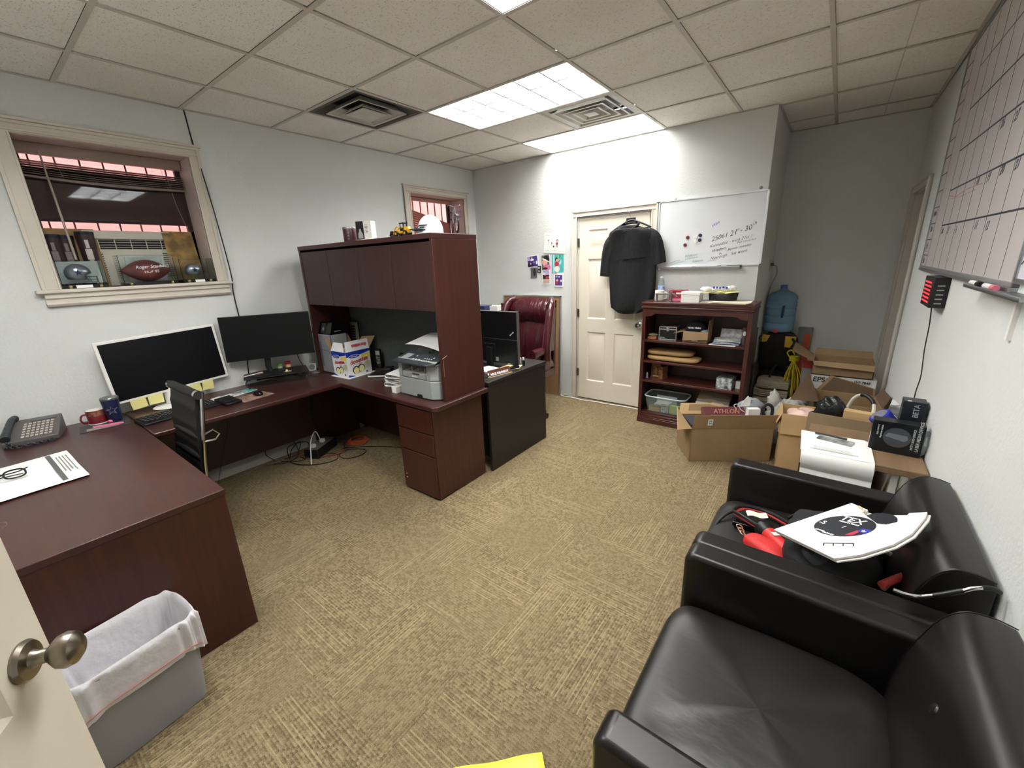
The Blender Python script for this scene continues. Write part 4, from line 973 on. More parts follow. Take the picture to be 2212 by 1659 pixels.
# office chair tucked at the corner
t = thing('office_chair', 'black leather office chair with chrome frame, tucked under the near desk', 'office chair', (-2.90, .37, 0), 181)
def cb(u, v):  # back rest, facing +y; slight recline
    z = .47 + .53 * v; rib = .006 * abs(math.sin(v * math.pi * 5)) ** .6
    return (-.205 + .41 * u, -.235 - .06 * (v ** 1.6) + .012 * math.cos((u - .5) * 3.1) * -1 - rib, z)
g = G(); g.surf(cb, 8, 40, .022); g.tube([(-.205, -.285, .985), (.205, -.285, .985)], .024, 14)
for z in (.62, .735): g.tube([(-.195, -.236 - (z - .6) * .12, z), (.195, -.236 - (z - .6) * .12, z)], .016, 8)
g.build('backrest', CHLEA, t, smooth=50)
g = G(); g.surf(lambda u, v: (-.21 + .42 * u, -.235 + .45 * v, .455 - .02 * math.sin(v * 3.1) - (.03 * (v - .85) / .15 if v > .85 else 0) + .006 * abs(math.sin(v * math.pi * 4))), 8, 30, .035); g.build('seat', CHLEA, t, smooth=50)
for s_ in (-1, 1):
    g = G(); x = s_ * .222
    g.tube(cr([(x, -.305, .995), (x, -.27, .80), (x, -.235, .60), (x, -.215, .48), (x, -.16, .44), (x, .10, .43), (x, .20, .43)], 6), .011, 10); g.build('side_rail', CHROME, t)
    g = G(); g.tube([(x * 1.02, -.262, .76), (x * 1.02, -.31, .775), (x * 1.02, -.335, .74), (x * 1.02, -.31, .715), (x * 1.02, -.258, .72)], .006, 8); g.build('side_bracket', CHROME, t)
g = G(); g.tube([(.205, -.285, .985), (.232, -.285, .985)], .024, 18); g.tube([(-.232, -.285, .985), (-.205, -.285, .985)], .024, 18); g.build('rod_cap', CHROME, t)
g = G(); g.cyl((0, 0, .08), (0, 0, .44), .026, n=16); g.box(-.1, .1, -.1, .1, .405, .43); g.build('column', CHROME, t)
g = G()
for k in range(5):
    a = k * 2 * math.pi / 5 + .3; g.tube([(0, 0, .10), (.28 * math.cos(a), .28 * math.sin(a), .075)], [.022, .014], 8)
g.build('base', CHROME, t)
for k in range(5):
    a = k * 2 * math.pi / 5 + .3; g = G(T(.28 * math.cos(a), .28 * math.sin(a), .03) @ rot(0, 0, k * 50)); g.cyl((-.018, 0, 0), (.018, 0, 0), .029, n=18); g.cyl((0, 0, .0), (0, 0, .055), .006, n=8); g.build('caster', BLK, t)

# ================================================================== CABLES UNDER THE DESK
t = thing('power_backup', 'black flat battery backup strip with plugs on the floor under the wall desk', 'battery backup', (-3.56, 1.68, 0), 28)
g = G(); g.box(-.07, .07, -.15, .15, 0, .085); g.build('body', BLK, t, bev=.008); g = G(); g.box(-.062, .062, -.142, .142, .085, .09); g.build('top_plate', P('dusty_top', (98, 94, 84), .8), t, bev=.002)
for (x, y) in ((.0, -.10), (.01, .02)):
    g = G(); g.box(x - .018, x + .018, y - .018, y + .018, .09, .12); g.build('plug', WHT, t, bev=.004)
g = G(); g.tube(cr([(-.01, .02, .12), (-.03, .0, .20), (0, -.12, .16), (.05, -.22, .05), (.08, -.27, .012)], 6), .0045, 8); g.build('white_lead', WHT, t)
def cable(lab, pts, m_, r_=.0035, cat='cable', closed=False, grp='loose cables under the desks'):
    g = G(); g.tube(cr(pts, 7, closed), r_, 7, closed=closed); return tag(g.build('loose_cable', m_), lab, cat, grp)
cable('large black cable loop leaning on the baseboard left of the battery backup', [(-3.70, 1.33, .02), (-3.74, 1.28, .10), (-3.73, 1.36, .20), (-3.70, 1.50, .15), (-3.62, 1.50, .03), (-3.60, 1.38, .008), (-3.66, 1.30, .01)], CORD)
cable('black cable in a wide loop on the carpet in front of the battery backup', [(-3.63, 1.40, .006), (-3.48, 1.42, .006), (-3.33, 1.52, .006), (-3.28, 1.66, .006), (-3.38, 1.72, .006), (-3.46, 1.66, .02), (-3.60, 1.55, .02)], CORD)
cable('small round black cable loop lying right of the battery backup', [(-3.33, 1.72, .006), (-3.22, 1.72, .006), (-3.17, 1.83, .006), (-3.22, 1.92, .006), (-3.33, 1.88, .006), (-3.38, 1.80, .006)], CORD, closed=True)
cable('black cable running toward the pedestal on the carpet', [(-3.44, 1.82, .01), (-3.30, 1.96, .006), (-3.16, 2.05, .006), (-2.95, 2.14, .006), (-2.60, 2.15, .006)], CORD)
cable('tangled black cables piled at the left of the battery backup', [(-3.68, 1.40, .01), (-3.60, 1.48, .05), (-3.68, 1.56, .12), (-3.74, 1.50, .05), (-3.62, 1.42, .02), (-3.70, 1.46, .10), (-3.62, 1.60, .11), (-3.52, 1.50, .01), (-3.66, 1.36, .008)], CORD)
cable('black cable arching over the battery backup', [(-3.62, 1.72, .09), (-3.58, 1.76, .18), (-3.50, 1.85, .16), (-3.44, 1.84, .02), (-3.36, 1.80, .008)], CORD)
cable('faded red cable crossing the carpet below the battery backup', [(-3.64, 1.50, .03), (-3.52, 1.53, .008), (-3.42, 1.64, .008), (-3.36, 1.74, .012), (-3.37, 1.82, .02)], P('faded_red', (150, 66, 56), .6), .0045)
cable('thin grey cable along the baseboard under the wall desk', [(-3.70, .70, .006), (-3.68, .90, .006), (-3.66, 1.05, .008), (-3.70, 1.2, .006), (-3.66, 1.34, .006)], P('grey_lead', (120, 112, 100), .6), .003)
cable('black lead hanging from the edge of the wall desk behind the chair', [(-3.60, 1.02, .70), (-3.62, 1.03, .5), (-3.64, .95, .25), (-3.66, .88, .03), (-3.60, .84, .008)], CORD, .002)
cable('black leads drooping beside the black monitor', [(-3.66, 1.66, .98), (-3.70, 1.70, .85), (-3.66, 1.72, .76), (-3.58, 1.66, .735), (-3.64, 1.60, .74)], CORD, .003)
g = G()
for k in range(6): g.tube([(-3.47 + (.10 - .006 * k) * math.cos(a / 14 * math.pi) * 1.0, 2.0 + (.10 - .008 * k) * math.sin(a / 14 * math.pi), .008 + .005 * k + .004 * math.sin(a * .9 + k)) for a in range(28)], .0042, 6, closed=True)
tag(g.build('extension_cord', P('orange_cord', (206, 88, 48), .5)), 'coiled orange extension cord on the carpet under the hutch desk', 'extension cord')
# ================================================================== ON AND IN THE HUTCH
Z = DH
t = thing('computer_tower', 'light grey tower computer case standing at the back left under the hutch', 'computer', (-3.54, 1.925, Z))
g = G(); g.box(-.15, .15, -.075, .075, .006, .345); g.build('case', P('case_grey', (158, 160, 164), .4, metal=.2), t, bev=.004)
g = G(); g.box(-.10, -.02, -.0765, -.075, .06, .28); g.build('vent_area', P('vent_mesh', (120, 122, 128), .6), t)
g = G(); g.box(-.15, .15, -.0768, -.075, .205, .2075); g.box(.146, .1515, -.078, -.073, .01, .345); g.build('seam', DGREY, t)
for x, y in ((-.13, -.06), (.13, -.06), (-.13, .06), (.13, .06)):
    g = G(); g.cyl((x, y, 0), (x, y, .008), .012, n=10); g.build('foot', BLK, t)
t = thing('glassware_box', 'black wedge shaped gift box with two star glasses pictured, on top of the grey computer', 'box', (-3.55, 1.93, Z + .345), 0)
g = G(); g.add([(-.17, -.075, 0), (.15, -.075, 0), (.15, .1, 0), (-.17, .1, 0), (-.13, -.04, .105), (.15, -.04, .105), (.15, .1, .105), (-.13, .1, .105)], [(3, 2, 1, 0), (4, 5, 6, 7), (0, 1, 5, 4), (1, 2, 6, 5), (2, 3, 7, 6), (3, 0, 4, 7)]); g.build('carton', BLKG, t, bev=.002)
FW = frame((1, 0, 0), (0, .035, .105), (0, -.0585, .052))
for x, m_ in ((-.075, WWHT), (.03, P('silver_ink', (170, 172, 176), .4))):
    g = G(FW @ T(x, 0, .001)); g.prism([(-.034, -.042), (.034, -.042), (.038, .046), (-.038, .046)], 0, .0006, 'z'); g.build('glass_picture', P('glass_print', (40, 42, 46), .4), t)
    g = G(FW @ T(x, -.004, .002)); g.star(0, 0, .022); g.build('star_print', m_, t)
text('glassware', .016, P('silver_ink', (170, 172, 176), .4), t, frame((0, 1, 0), (0, 0, 1), (.1512, -.03, .025)), 'lettering')
t = thing('metal_grille', 'silver slotted metal strip standing upright behind the grey computer', 'grille', (-3.50, 2.155, Z), 0)
g = G(); g.box(-.045, .045, -.012, .012, 0, .415); g.build('strip', P('pale_metal', (160, 158, 146), .45, metal=.4), t, bev=.002)
g = G()
for k in range(14): g.box(-.03, .03, -.0135, -.012, .06 + k * .024, .072 + k * .024)
g.build('slots', DARKV, t)
# doughnut carton
t = thing('doughnut_carton', 'open white and blue doughnut snack carton printed donettes with flaps up', 'carton', (-3.275, 1.948, Z + .004))
t.rotation_euler = (0, 0, math.radians(3))
a_, b_, h_ = .103, .118, .215
CW = P('carton_white', (236, 234, 236), .4); CBL = P('carton_blue', (28, 56, 168), .4); CYE = P('carton_yellow', (240, 220, 90), .4); CRD = P('carton_red', (186, 26, 44), .4)
g = G()
for q in ((-a_, a_, -b_, -b_ + .003), (-a_, a_, b_ - .003, b_), (-a_, -a_ + .003, -b_, b_), (a_ - .003, a_, -b_, b_)): g.box(*q, 0, h_)
g.box(-a_, a_, -b_, b_, 0, .003); g.build('carton', [CW], t)
def donut_face(F, wd, ht, s, big):
    """F maps face x right, y up, origin lower left"""
    g = G(F @ T(0, 0, .0006)); g.prism([(0, ht * .80), (wd * .35, ht * .78), (wd, ht * .90), (wd, ht), (0, ht)], 0, .0005, 'z'); g.prism([(0, 0), (wd * .3, 0), (0, ht * .1)], 0, .0005, 'z'); g.build('blue_print', CBL, t)
    g = G(F @ T(0, 0, .0008)); g.rect(wd * .62, wd, ht * .68, ht * .82); g.build('yellow_print', CYE, t)
    g = G(F @ T(0, 0, .0012)); g.disc(wd * .32, ht * .79, wd * .24, ry=ht * .075); g.build('logo_oval', WHT, t)
    g = G(F @ T(0, 0, .0018)); g.disc(wd * .32, ht * .79, wd * .215, ry=ht * .06); g.build('logo_blue', CBL, t)
    text('Hostess', .019 * s, WWHT, t, F @ T(wd * .32, ht * .765, .0026), 'lettering', align='CENTER', shear=.2)
    text('donettes', .05 * s, CRD, t, F @ T(wd * .5, ht * .53, .0012) @ rot(0, 0, 6), 'lettering', align='CENTER', bold=.0012, shear=.1)
    text('crunch', .014 * s, INK, t, F @ T(wd * .55, ht * .46, .0012) @ rot(0, 0, 5), 'lettering', align='CENTER')
    g = G(F @ T(0, 0, .0008)); g.disc(wd * .34, ht * .23, wd * .15); g.disc(wd * .56, ht * .27, wd * .15); g.build('biscuit_dark', P('choc', (48, 36, 30), .4), t)
    g = G(F @ T(0, 0, .0016)); g.disc(wd * .34, ht * .21, wd * .115, ry=wd * .13); g.disc(wd * .57, ht * .25, wd * .115, ry=wd * .13); g.build('biscuit_cream', P('cream', (238, 230, 170), .4), t)
    g = G(F @ T(0, 0, .0007)); g.disc(wd * .82, ht * .38, wd * .13); g.disc(wd * .93 - .01, ht * .42, wd * .10); g.build('pale_print', P('pale_print', (214, 214, 180), .4), t)
    g = G(F @ T(0, 0, .0012))
    for k in range(6): g.rect(wd * .74 + k * .003, wd * .74 + k * .003 + .0015, ht * .05, ht * .12)
    g.build('barcode', INK, t)
donut_face(frame((0, 1, 0), (0, 0, 1), (a_, -b_, 0)), 2 * b_, h_, 1.0, True)
donut_face(frame((1, 0, 0), (0, 0, 1), (-a_, -b_, 0)), 2 * a_, h_, .78, False)
def flap(p0, p1, p2, p3, mats, name='flap', th=.003, par=None):
    g = G(); P_ = [Vector(p) for p in (p0, p1, p2, p3)]; n_ = (P_[1] - P_[0]).cross(P_[3] - P_[0]).normalized() * th
    g.add(P_ + [p + n_ for p in P_], [(3, 2, 1, 0)]); g.i = 1; g.add(P_ + [p + n_ for p in P_], [(4, 5, 6, 7)]); g.i = 0
    g.add(P_ + [p + n_ for p in P_], [(0, 1, 5, 4), (1, 2, 6, 5), (2, 3, 7, 6), (3, 0, 4, 7)])
    return g.build(name, mats, par if par is not None else t)
flap((a_, -b_, h_), (a_, b_, h_), (a_ - .015, b_, h_ + .085), (a_ - .015, -b_ + .01, h_ + .085), [CARD, CW])
text('donettes', .042, CRD, t, frame((0, -1, 0), (.015, 0, -.085), (a_ - .0068 + .0036, .095, h_ + .055)), 'lettering', bold=.001)
flap((-a_, b_, h_), (-a_, -b_, h_), (-a_ - .05, -b_ - .01, h_ + .10), (-a_ - .05, b_ - .02, h_ + .115), [CARD, CW])
flap((-a_, -b_, h_), (a_ - .02, -b_, h_), (a_ - .07, -b_ + .03, h_ + .07), (-a_ + .01, -b_ + .03, h_ + .07), [PAPER, CW])
flap((a_, b_, h_), (-a_ + .02, b_, h_), (-a_ + .04, b_ + .06, h_ + .08), (a_ - .01, b_ + .08, h_ + .095), [CARD, CW])
g = G(T(-3.265, 1.945, Z) @ rot(0, 0, 3)); g.box(-.13, .125, -.14, .15, 0, .0035); tag(g.build('paper_sheet', PAPER), 'white sheet lying under the doughnut carton', 'paper')
# stapler / phone base / tablet / papers
t = thing('desk_phone', 'black wedge shaped device with white edges beside the doughnut carton', 'telephone', (-2.985, 2.03, Z), 38)
g = G(); g.prism([(-.10, 0), (.10, 0), (.10, .075), (.03, .07), (-.10, .02)], -.055, .055, 'y'); g.build('body', BLK, t, bev=.005)
g = G(); g.box(-.098, .09, -.057, -.055, .006, .018); g.box(-.101, -.099, -.05, .05, .004, .02); g.build('white_edge', WHT, t)
t = thing('cordless_phone', 'black cordless handset standing in its charger behind the doughnut carton', 'telephone', (-3.14, 2.13, Z), 20)
g = G(); g.box(-.035, .035, -.03, .04, 0, .03); g.build('charger', BLK, t, bev=.005); g = G(); g.box(-.026, .026, -.01, .018, .03, .20); g.build('handset', BLKG, t, bev=.008)
g = G()
for i in range(4):
    for j in range(3): g.box(-.018 + j * .014, -.01 + j * .014, -.0115, -.01, .07 + i * .018, .08 + i * .018)
g.box(-.02, .02, -.0115, -.01, .145, .185); g.build('keys', GREYP, t)
t = thing('tablet_screen', 'small blank black screen standing behind the folded papers left of the printer', 'screen', (-2.72, 2.13, Z), 8)
g = G(rot(-8, 0, 0)); g.box(-.12, .12, -.006, .006, .012, .20); g.build('panel', SCRB, t, bev=.002); g = G(); g.box(-.05, .05, -.04, .04, 0, .012); g.build('foot', BLK, t)
for k, (dz, ry, lab) in enumerate(((.0, 4, 'lowest roll of folded white papers left of the printer'), (.036, -3, 'middle roll of folded white papers left of the printer'), (.07, 6, 'topmost roll of folded white papers left of the printer'))):
    g = G(T(-2.585 + .01 * k, 1.99, Z + .002 + dz) @ rot(0, 0, ry + 12))
    g.surf(lambda u, v: (-.13 + .26 * u if False else (-.13 + (.26 * u) ), -.12 + .24 * v, .017 + .015 * math.cos(u * 2.6 + .4) + .002), 18, 4, .001)
    g.surf(lambda u, v: (-.13 + .008 - .014 * math.sin(u * math.pi), -.12 + .24 * v, .017 + .0155 * math.cos(u * math.pi)), 10, 4, .001)
    g.surf(lambda u, v: (-.13 + .25 * u, -.12 + .24 * v, .001), 3, 3, .0006)
    tag(g.build('folded_papers', PAPER), lab, 'papers', 'folded papers left of the printer')
g = G(T(-2.47, 1.80, Z)); g.box(-.03, .02, -.03, .1, 0, .045); tag(g.build('small_box', WHT), 'little white box wedged against the left side of the printer', 'box')
# printer
t = thing('printer', 'grey multifunction laser printer with a dark control panel at the end of the hutch desk', 'printer', (-2.222, 1.975, Z))
PG = P('printer_grey', (152, 156, 154), .45); PD = P('printer_dark', (58, 62, 66), .4); PL = P('printer_light', (176, 176, 168), .5)
g = G(); g.prism([(-.195, -.185), (.135, -.185), (.185, -.15), (.195, -.10), (.195, .185), (-.195, .185)], .004, .135, 'z'); g.build('lower_tray', PG, t, bev=.006)
g = G()
g.prism([(-.195, -.185), (-.155, -.185), (-.155, .185), (-.195, .185)], .137, .245, 'z'); g.prism([(.10, -.185), (.135, -.185), (.185, -.15), (.195, -.10), (.195, .185), (.10, .185)], .137, .245, 'z')
g.box(-.16, .11, -.183, .185, .137, .178); g.box(-.16, .11, -.02, .185, .178, .245); g.build('body', PG, t, bev=.005)
g = G(); g.box(-.155, .10, -.03, -.021, .178, .243); g.box(-.155, .10, -.18, -.03, .2415, .245); g.build('outlet_void', P('void', (20, 20, 22), .7), t)
g = G(); g.prism([(-.182, .179), (-.03, .205), (-.03, .179)], -.15, .095, 'x')
for x in (-.075, -.01, .06): g.box(x - .004, x + .004, -.16, -.04, .18, .212)
g.build('output_tray', PL, t)
g = G(); g.box(-.15, .095, -.1862, -.1852, .139, .140); g.box(-.15, -.149, -.1862, -.185, .139, .177); g.box(.094, .095, -.1862, -.185, .139, .177); g.box(-.045, .025, -.1865, -.185, .168, .177); g.build('front_seam', PD, t)
g = G(); g.prism([(-.02, .0), (.045, .0), (.035, .028), (-.012, .028)], -.1868, -.17, 'y'); g.build('pull_recess', P('void', (20, 20, 22), .7), t)
text('brother', .02, WWHT, t, FBACK((-.05, -.1858, .148)), 'lettering', bold=.0006)
g = G(); g.prism([(-.195, .247), (.195, .247), (.195, .275), (-.195, .275)], -.185, .185, 'y'); g.build('scanner_base', PG, t, bev=.006)
g = G(); g.add([(-.20, -.225, .246), (.15, -.225, .246), (.195, -.185, .246), (.195, -.06, .285), (-.20, -.06, .285), (-.20, -.225, .262), (.15, -.225, .262), (.195, -.185, .268), (.195, -.06, .300), (-.20, -.06, .300)],
                 [(4, 3, 2, 1, 0), (5, 6, 7, 8, 9), (0, 1, 6, 5), (1, 2, 7, 6), (2, 3, 8, 7), (3, 4, 9, 8), (4, 0, 5, 9)]); g.build('control_panel', PD, t, bev=.004)
CP = frame((1, 0, 0), (0, .165, .038), (0, -.225, .263))
g = G(CP @ T(0, 0, .001)); g.rect(-.16, -.09, .05, .12, th=.001); g.build('display', P('lcd_light', (150, 160, 160), .3), t)
g = G(CP @ T(0, 0, .001))
for x in (-.03, 0, .03): g.disc(x, .05, .009, th=.003)
for i in range(4):
    for j in range(2): g.disc(.06 + i * .022, .05 + j * .03, .0055, th=.002)
g.disc(.13, .10, .008, th=.002); g.disc(-.04, .1, .006, th=.002); g.build('buttons', P('button_pale', (196, 198, 198), .4), t)
g = G(); g.prism([(-.02, .276), (.185, .276), (.185, .335), (.10, .345), (-.02, .29)], -.19, .19, 'x'); g.build('scanner_lid', PG, t, bev=.01)
g = G(); g.prism([(.0, .30), (.12, .345), (.17, .395), (.165, .40), (.11, .352), (.0, .31)], -.03, .21, 'x'); g.build('document_tray', BLK, t, bev=.003)
g = G(); g.box(-.05, .02, -.075, -.055, .284, .315); g.build('feed_latch', PD, t, bev=.003)
g = G(); g.surf(lambda u, v: (-.20 + .37 * u, -.10 + .25 * v, .345 + .045 * v + .022 * math.sin(u * 2.6 + .3) - .02 * u), 14, 6, .0008); g.build('paper_sheet', PAPER, t)
g = G(); g.box(.1945, .196, -.05, -.03, .19, .205); g.box(.1945, .196, -.12, -.119, .01, .24); g.build('side_mark', WHT, t)

# on top of the hutch
ZH = DH + 1.082
t = mug('travel_tumbler', 'dark maroon lidded tumbler with small pale marks on top of the hutch', 'tumbler', (-2.955, 1.90, ZH), -20, .05, .10, P('maroon_steel', (74, 34, 42), .3), handle=False, inner=ALU)
g = G(); g.lathe([(.0505, .088), (.0512, .102), (.049, .106), (0, .104)], n=30); g.build('lid', P('clear_lid', (150, 140, 146), .2, metal=.4), t)
g = G()
for k in range(4): g.M = rot(0, 0, 75) @ frame((1, 0, 0), (0, 0, 1), (-.012, -.0505, .018 + .02 * k)); g.rect(-.006, .006, 0, .009, 0, .001)
g.build('pale_marks', P('pale_mark', (150, 130, 134), .4), t)
t = thing('drink_can_box', 'black and white printed small box with a pale bottle picture on top of the hutch', 'box', (-2.785, 1.925, ZH + .012), 22)
g = G(); g.box(-.062, .0, -.03, .03, 0, .122); g.build('dark_half', BLK, t); g = G(); g.box(.0, .062, -.03, .03, 0, .122); g.build('white_half', WHT, t)
g = G(FBACK((-.03, -.0305, .0))); g.prism([(-.02, .006), (.02, .006), (.02, .035), (.008, .055), (.006, .07), (-.006, .07), (-.008, .055), (-.02, .035)], 0, .001, 'z'); g.build('bottle_picture', P('pale_glass_print', (170, 168, 166), .4), t)
g = G(FBACK((.02, -.0305, .0)))
for k in range(7): g.rect(-.01, .012 + .004 * (k % 2), .04 + k * .009, .043 + k * .009, 0, .0005)
g.build('text_lines', GRY, t)
g = G(T(-2.765, 1.925, ZH)); g.box(-.075, .065, -.04, .04, 0, .012); tag(g.build('white_stand', WHT), 'thin white block under the black and white box on top of the hutch', 'block')
# toy loader
t = thing('toy_loader', 'yellow and black toy wheel loader on the front edge of the hutch top', 'toy', (-2.30, 1.865, ZH), 3); t.scale = (.72, .72, .8)
YL = P('toy_yellow', (222, 168, 44), .4)
for x in (-.055, .06):
    for y in (-.028, .028):
        g = G(frame((1, 0, 0), (0, 0, 1), (x, y, .022))); g.cyl((0, 0, -.009), (0, 0, .009), .022, n=20); g.build('wheel', BLK, t)
        g = G(frame((1, 0, 0), (0, 0, 1), (x, y, .022))); g.cyl((0, 0, -.0105), (0, 0, .0105), .010, n=14); g.build('hub', YL, t)
g = G(); g.prism([(-.075, .022), (.085, .022), (.095, .05), (.085, .07), (.03, .072), (.02, .04), (-.03, .04), (-.055, .055), (-.08, .04)], -.02, .02, 'y'); g.build('chassis', YL, t, bev=.003)
g = G()
for x in (-.005, .035):
    for y in (-.02, .02): g.box(x - .003, x + .003, y - .003, y + .003, .04, .095)
g.box(-.015, .045, -.026, .026, .095, .103); g.box(-.005, .035, -.02, .02, .04, .06); g.build('cab', BLK, t)
g = G()
for y in (-.018, .018): g.tube(cr([(-.01, y, .06), (-.05, y, .075), (-.085, y, .05), (-.105, y, .02)], 5), .005, 8)
g.build('lift_arm', YL, t)
g = G(); g.prism([(-.105, .006), (-.14, .004), (-.145, .012), (-.125, .045), (-.11, .045), (-.12, .015)], -.035, .035, 'y'); g.build('bucket', BLK, t)
# cap
t = thing('baseball_cap', 'white baseball cap with a dark brim and small logo on the hutch top', 'cap', (-2.095, 1.92, ZH), -48)
g = G(); g.surf(lambda u, v: (.086 * math.cos(2 * math.pi * u) * math.cos(v * 1.52), .082 * math.sin(2 * math.pi * u) * math.cos(v * 1.52), .004 + .112 * math.sin(v * 1.52) ** .9), 36, 14, .002, wrap=True); g.build('crown', P('cap_white', (226, 228, 232), .8, bump=.15, bs=120), t, smooth=60)
g = G(); g.surf(lambda u, v: (-.02 - .075 * math.cos((u - .5) * 3.0) * (.3 + .85 * v) * 1.05 - .0, (-.06 - .07 * v * math.cos((u - .5) * 2.6)) + 0 * u, .012) if False else ((.085 * math.sin((u - .5) * 2.7)) * (1 - .15 * v), -.052 - .012 - .085 * v * math.cos((u - .5) * 2.7) ** .6 + .03 * (1 - math.cos((u - .5) * 2.7)) + .02, .016 + .022 * math.cos((u - .5) * 2.7) - .006 * v), 20, 6, .003); g.build('brim', P('cap_brim', (26, 28, 34), .8), t)
g = G(rot(0, 0, 62) @ frame((1, 0, 0), (0, .25, 1), (.0, -.0865, .045)));
for k, (a, b) in enumerate(((-.028, .035), (-.02, .012))): g.prism([(a, -.012 * k), (b, -.012 * k), (b + .002, -.012 * k + .007), (a + .004, -.012 * k + .007)], 0, .0015, 'z')
g.prism([(-.045, -.016), (-.03, -.006), (-.02, .006), (-.032, -.002)], 0, .0015, 'z'); g.build('logo_print', INK, t)
# bicycle model
t = thing('model_bicycle', 'small silver model bicycle with a front basket behind the white cap', 'model', (-2.04, 2.08, ZH), -35); t.scale = (1.15, 1.15, 1.15)
MB = P('model_metal', (132, 120, 128), .3, metal=.8)
for x, nm in ((-.08, 'wheel'), (.085, 'wheel')):
    g = G(frame((1, 0, 0), (0, 0, 1), (x, 0, .047)))
    g.tube([(.042 * math.cos(k * math.pi / 14), .042 * math.sin(k * math.pi / 14), 0) for k in range(28)], .005, 8, closed=True); g.build(nm, BLK, t)
    g = G(frame((1, 0, 0), (0, 0, 1), (x, 0, .047)))
    for k in range(10): a = k * math.pi / 5; g.tube([(0, 0, 0), (.038 * math.cos(a), .038 * math.sin(a), 0)], .0008, 5)
    g.cyl((0, 0, -.006), (0, 0, .006), .006, n=10); g.tube([(.036 * math.cos(k * math.pi / 12), .036 * math.sin(k * math.pi / 12), 0) for k in range(24)], .002, 6, closed=True); g.build('spokes', P('spoke_pink', (200, 150, 160), .3, metal=.6), t)
g = G(); g.tube([(-.08, 0, .047), (-.02, 0, .045), (.055, 0, .10), (-.04, 0, .095), (-.02, 0, .045)], .0035, 8); g.tube([(-.08, 0, .047), (-.04, 0, .095), (-.045, 0, .115)], .003, 8); g.tube([(.085, 0, .047), (.055, 0, .11), (.05, 0, .135)], .0035, 8); g.build('frame', MB, t)
g = G(); g.ball((-.05, 0, .12), (.026, .012, .006), 14, 8); g.build('seat', BLK, t)
g = G(); g.tube(cr([(.02, -.035, .142), (.045, -.03, .148), (.05, 0, .137), (.045, .03, .148), (.02, .035, .142)], 5), .0028, 7); g.build('handlebar', MB, t)
g = G()
for z in (.085, .10, .118): g.tube([(.075, -.022, z), (.115, -.022, z), (.115, .022, z), (.075, .022, z)], .0015, 5, closed=True)
for x, y in ((.075, -.022), (.095, -.022), (.115, -.022), (.115, .022), (.075, .022), (.095, .022), (.115, 0)): g.tube([(x, y, .083), (x, y, .12)], .0013, 5)
g.build('basket', MB, t)
g = G(); g.surf(lambda u, v: (.085 + .051 * math.cos(.3 + 2.0 * u), -.007 + .014 * v, .047 + .051 * math.sin(.3 + 2.0 * u)), 12, 2, .001); g.build('mudguard', BLK, t)

# ================================================================== ESPRESSO DESK ITEMS AND EXECUTIVE CHAIR
ZE = .748
t = thing('monitor', 'back of a black monitor with thin silver edge on the espresso desk behind the hutch', 'monitor', (-2.30, 2.70, 0))
g = G(); g.box(-.30, .29, -.014, .014, .785, 1.222); g.box(-.30, .29, -.022, -.014, .785, .995); g.build('back_shell', SCRB, t, bev=.004)
g = G(); g.box(.287, .293, -.016, .016, .785, 1.225); g.box(-.30, .293, -.016, .016, 1.221, 1.226); g.build('silver_edge', ALU, t)
g = G(); g.box(-.06, .06, -.03, -.012, .8, .95); g.box(-.03, .03, -.045, -.02, .76, .92); g.build('stand', BLK, t, bev=.004); g = G(); g.box(-.13, .13, -.13, .08, ZE, ZE + .01); g.build('foot', BLK, t, bev=.003)
g = G(); g.box(.02, .09, -.0235, -.022, .80, .835); g.build('port_plate', GREYP, t)
g = G(); g.box(.19, .235, -.0235, -.022, .79, .792) ; g.M = frame((1, 0, 0), (0, 0, 1), (.235, -.0155, 1.045)) @ rot(0, 0, 40); g.rect(-.02, .02, -.003, .003, 0, .001); g.disc(-.02, 0, .006, 0, .001); g.disc(.02, 0, .006, 0, .001); g.build('white_mark', WWHT, t)
text('C', .03, WWHT, t, FBACK((-.115, -.0145, 1.18)), 'lettering', bold=.001)
g = G(T(-2.72, 3.02, ZE)); g.box(-.17, .14, -.12, .1, 0, .43)
tag(g.build('storage_cube', DGREY, bev=.004), 'dark grey storage unit on the espresso desk hidden behind the monitor', 'storage')
t = thing('ink_box', 'small blue box with a white letter, stacked above the espresso desk monitor', 'box', (-2.66, 3.0, ZE + .43))
g = G(); g.box(-.14, .09, -.06, .05, 0, .052); g.build('carton', P('ink_blue', (44, 56, 92), .5), t, bev=.001); text('Q', .045, WWHT, t, FBACK((-.02, -.0605, .010)), 'lettering')
g = G(T(-2.60, 3.06, ZE + .43) @ rot(0, 0, 12)); g.box(-.03, .10, -.05, .03, 0, .045); tag(g.build('white_packet', WHT), 'little white packet just right of the blue box above the monitor', 'packet')
t = thing('name_plate', 'brown desk name plate with pale letters on the espresso desk edge', 'name plate', (-2.06, 2.49, ZE), 78)
g = G(); g.prism([(-.03, 0), (.03, 0), (.006, .05), (-.004, .05)], -.11, .11, 'x'); g.build('wedge', P('plate_brown', (92, 52, 42), .4), t, bev=.002)
g = G(); g.box(-.115, .115, -.034, -.028, 0, .004); g.build('gold_edge', P('gold_edge', (214, 190, 150), .4), t)
text('MIKE KENNEDY', .026, WWHT, t, frame((1, 0, 0), (0, .024, .05), (-.10, -.0245, .012)), 'lettering', bold=.001)
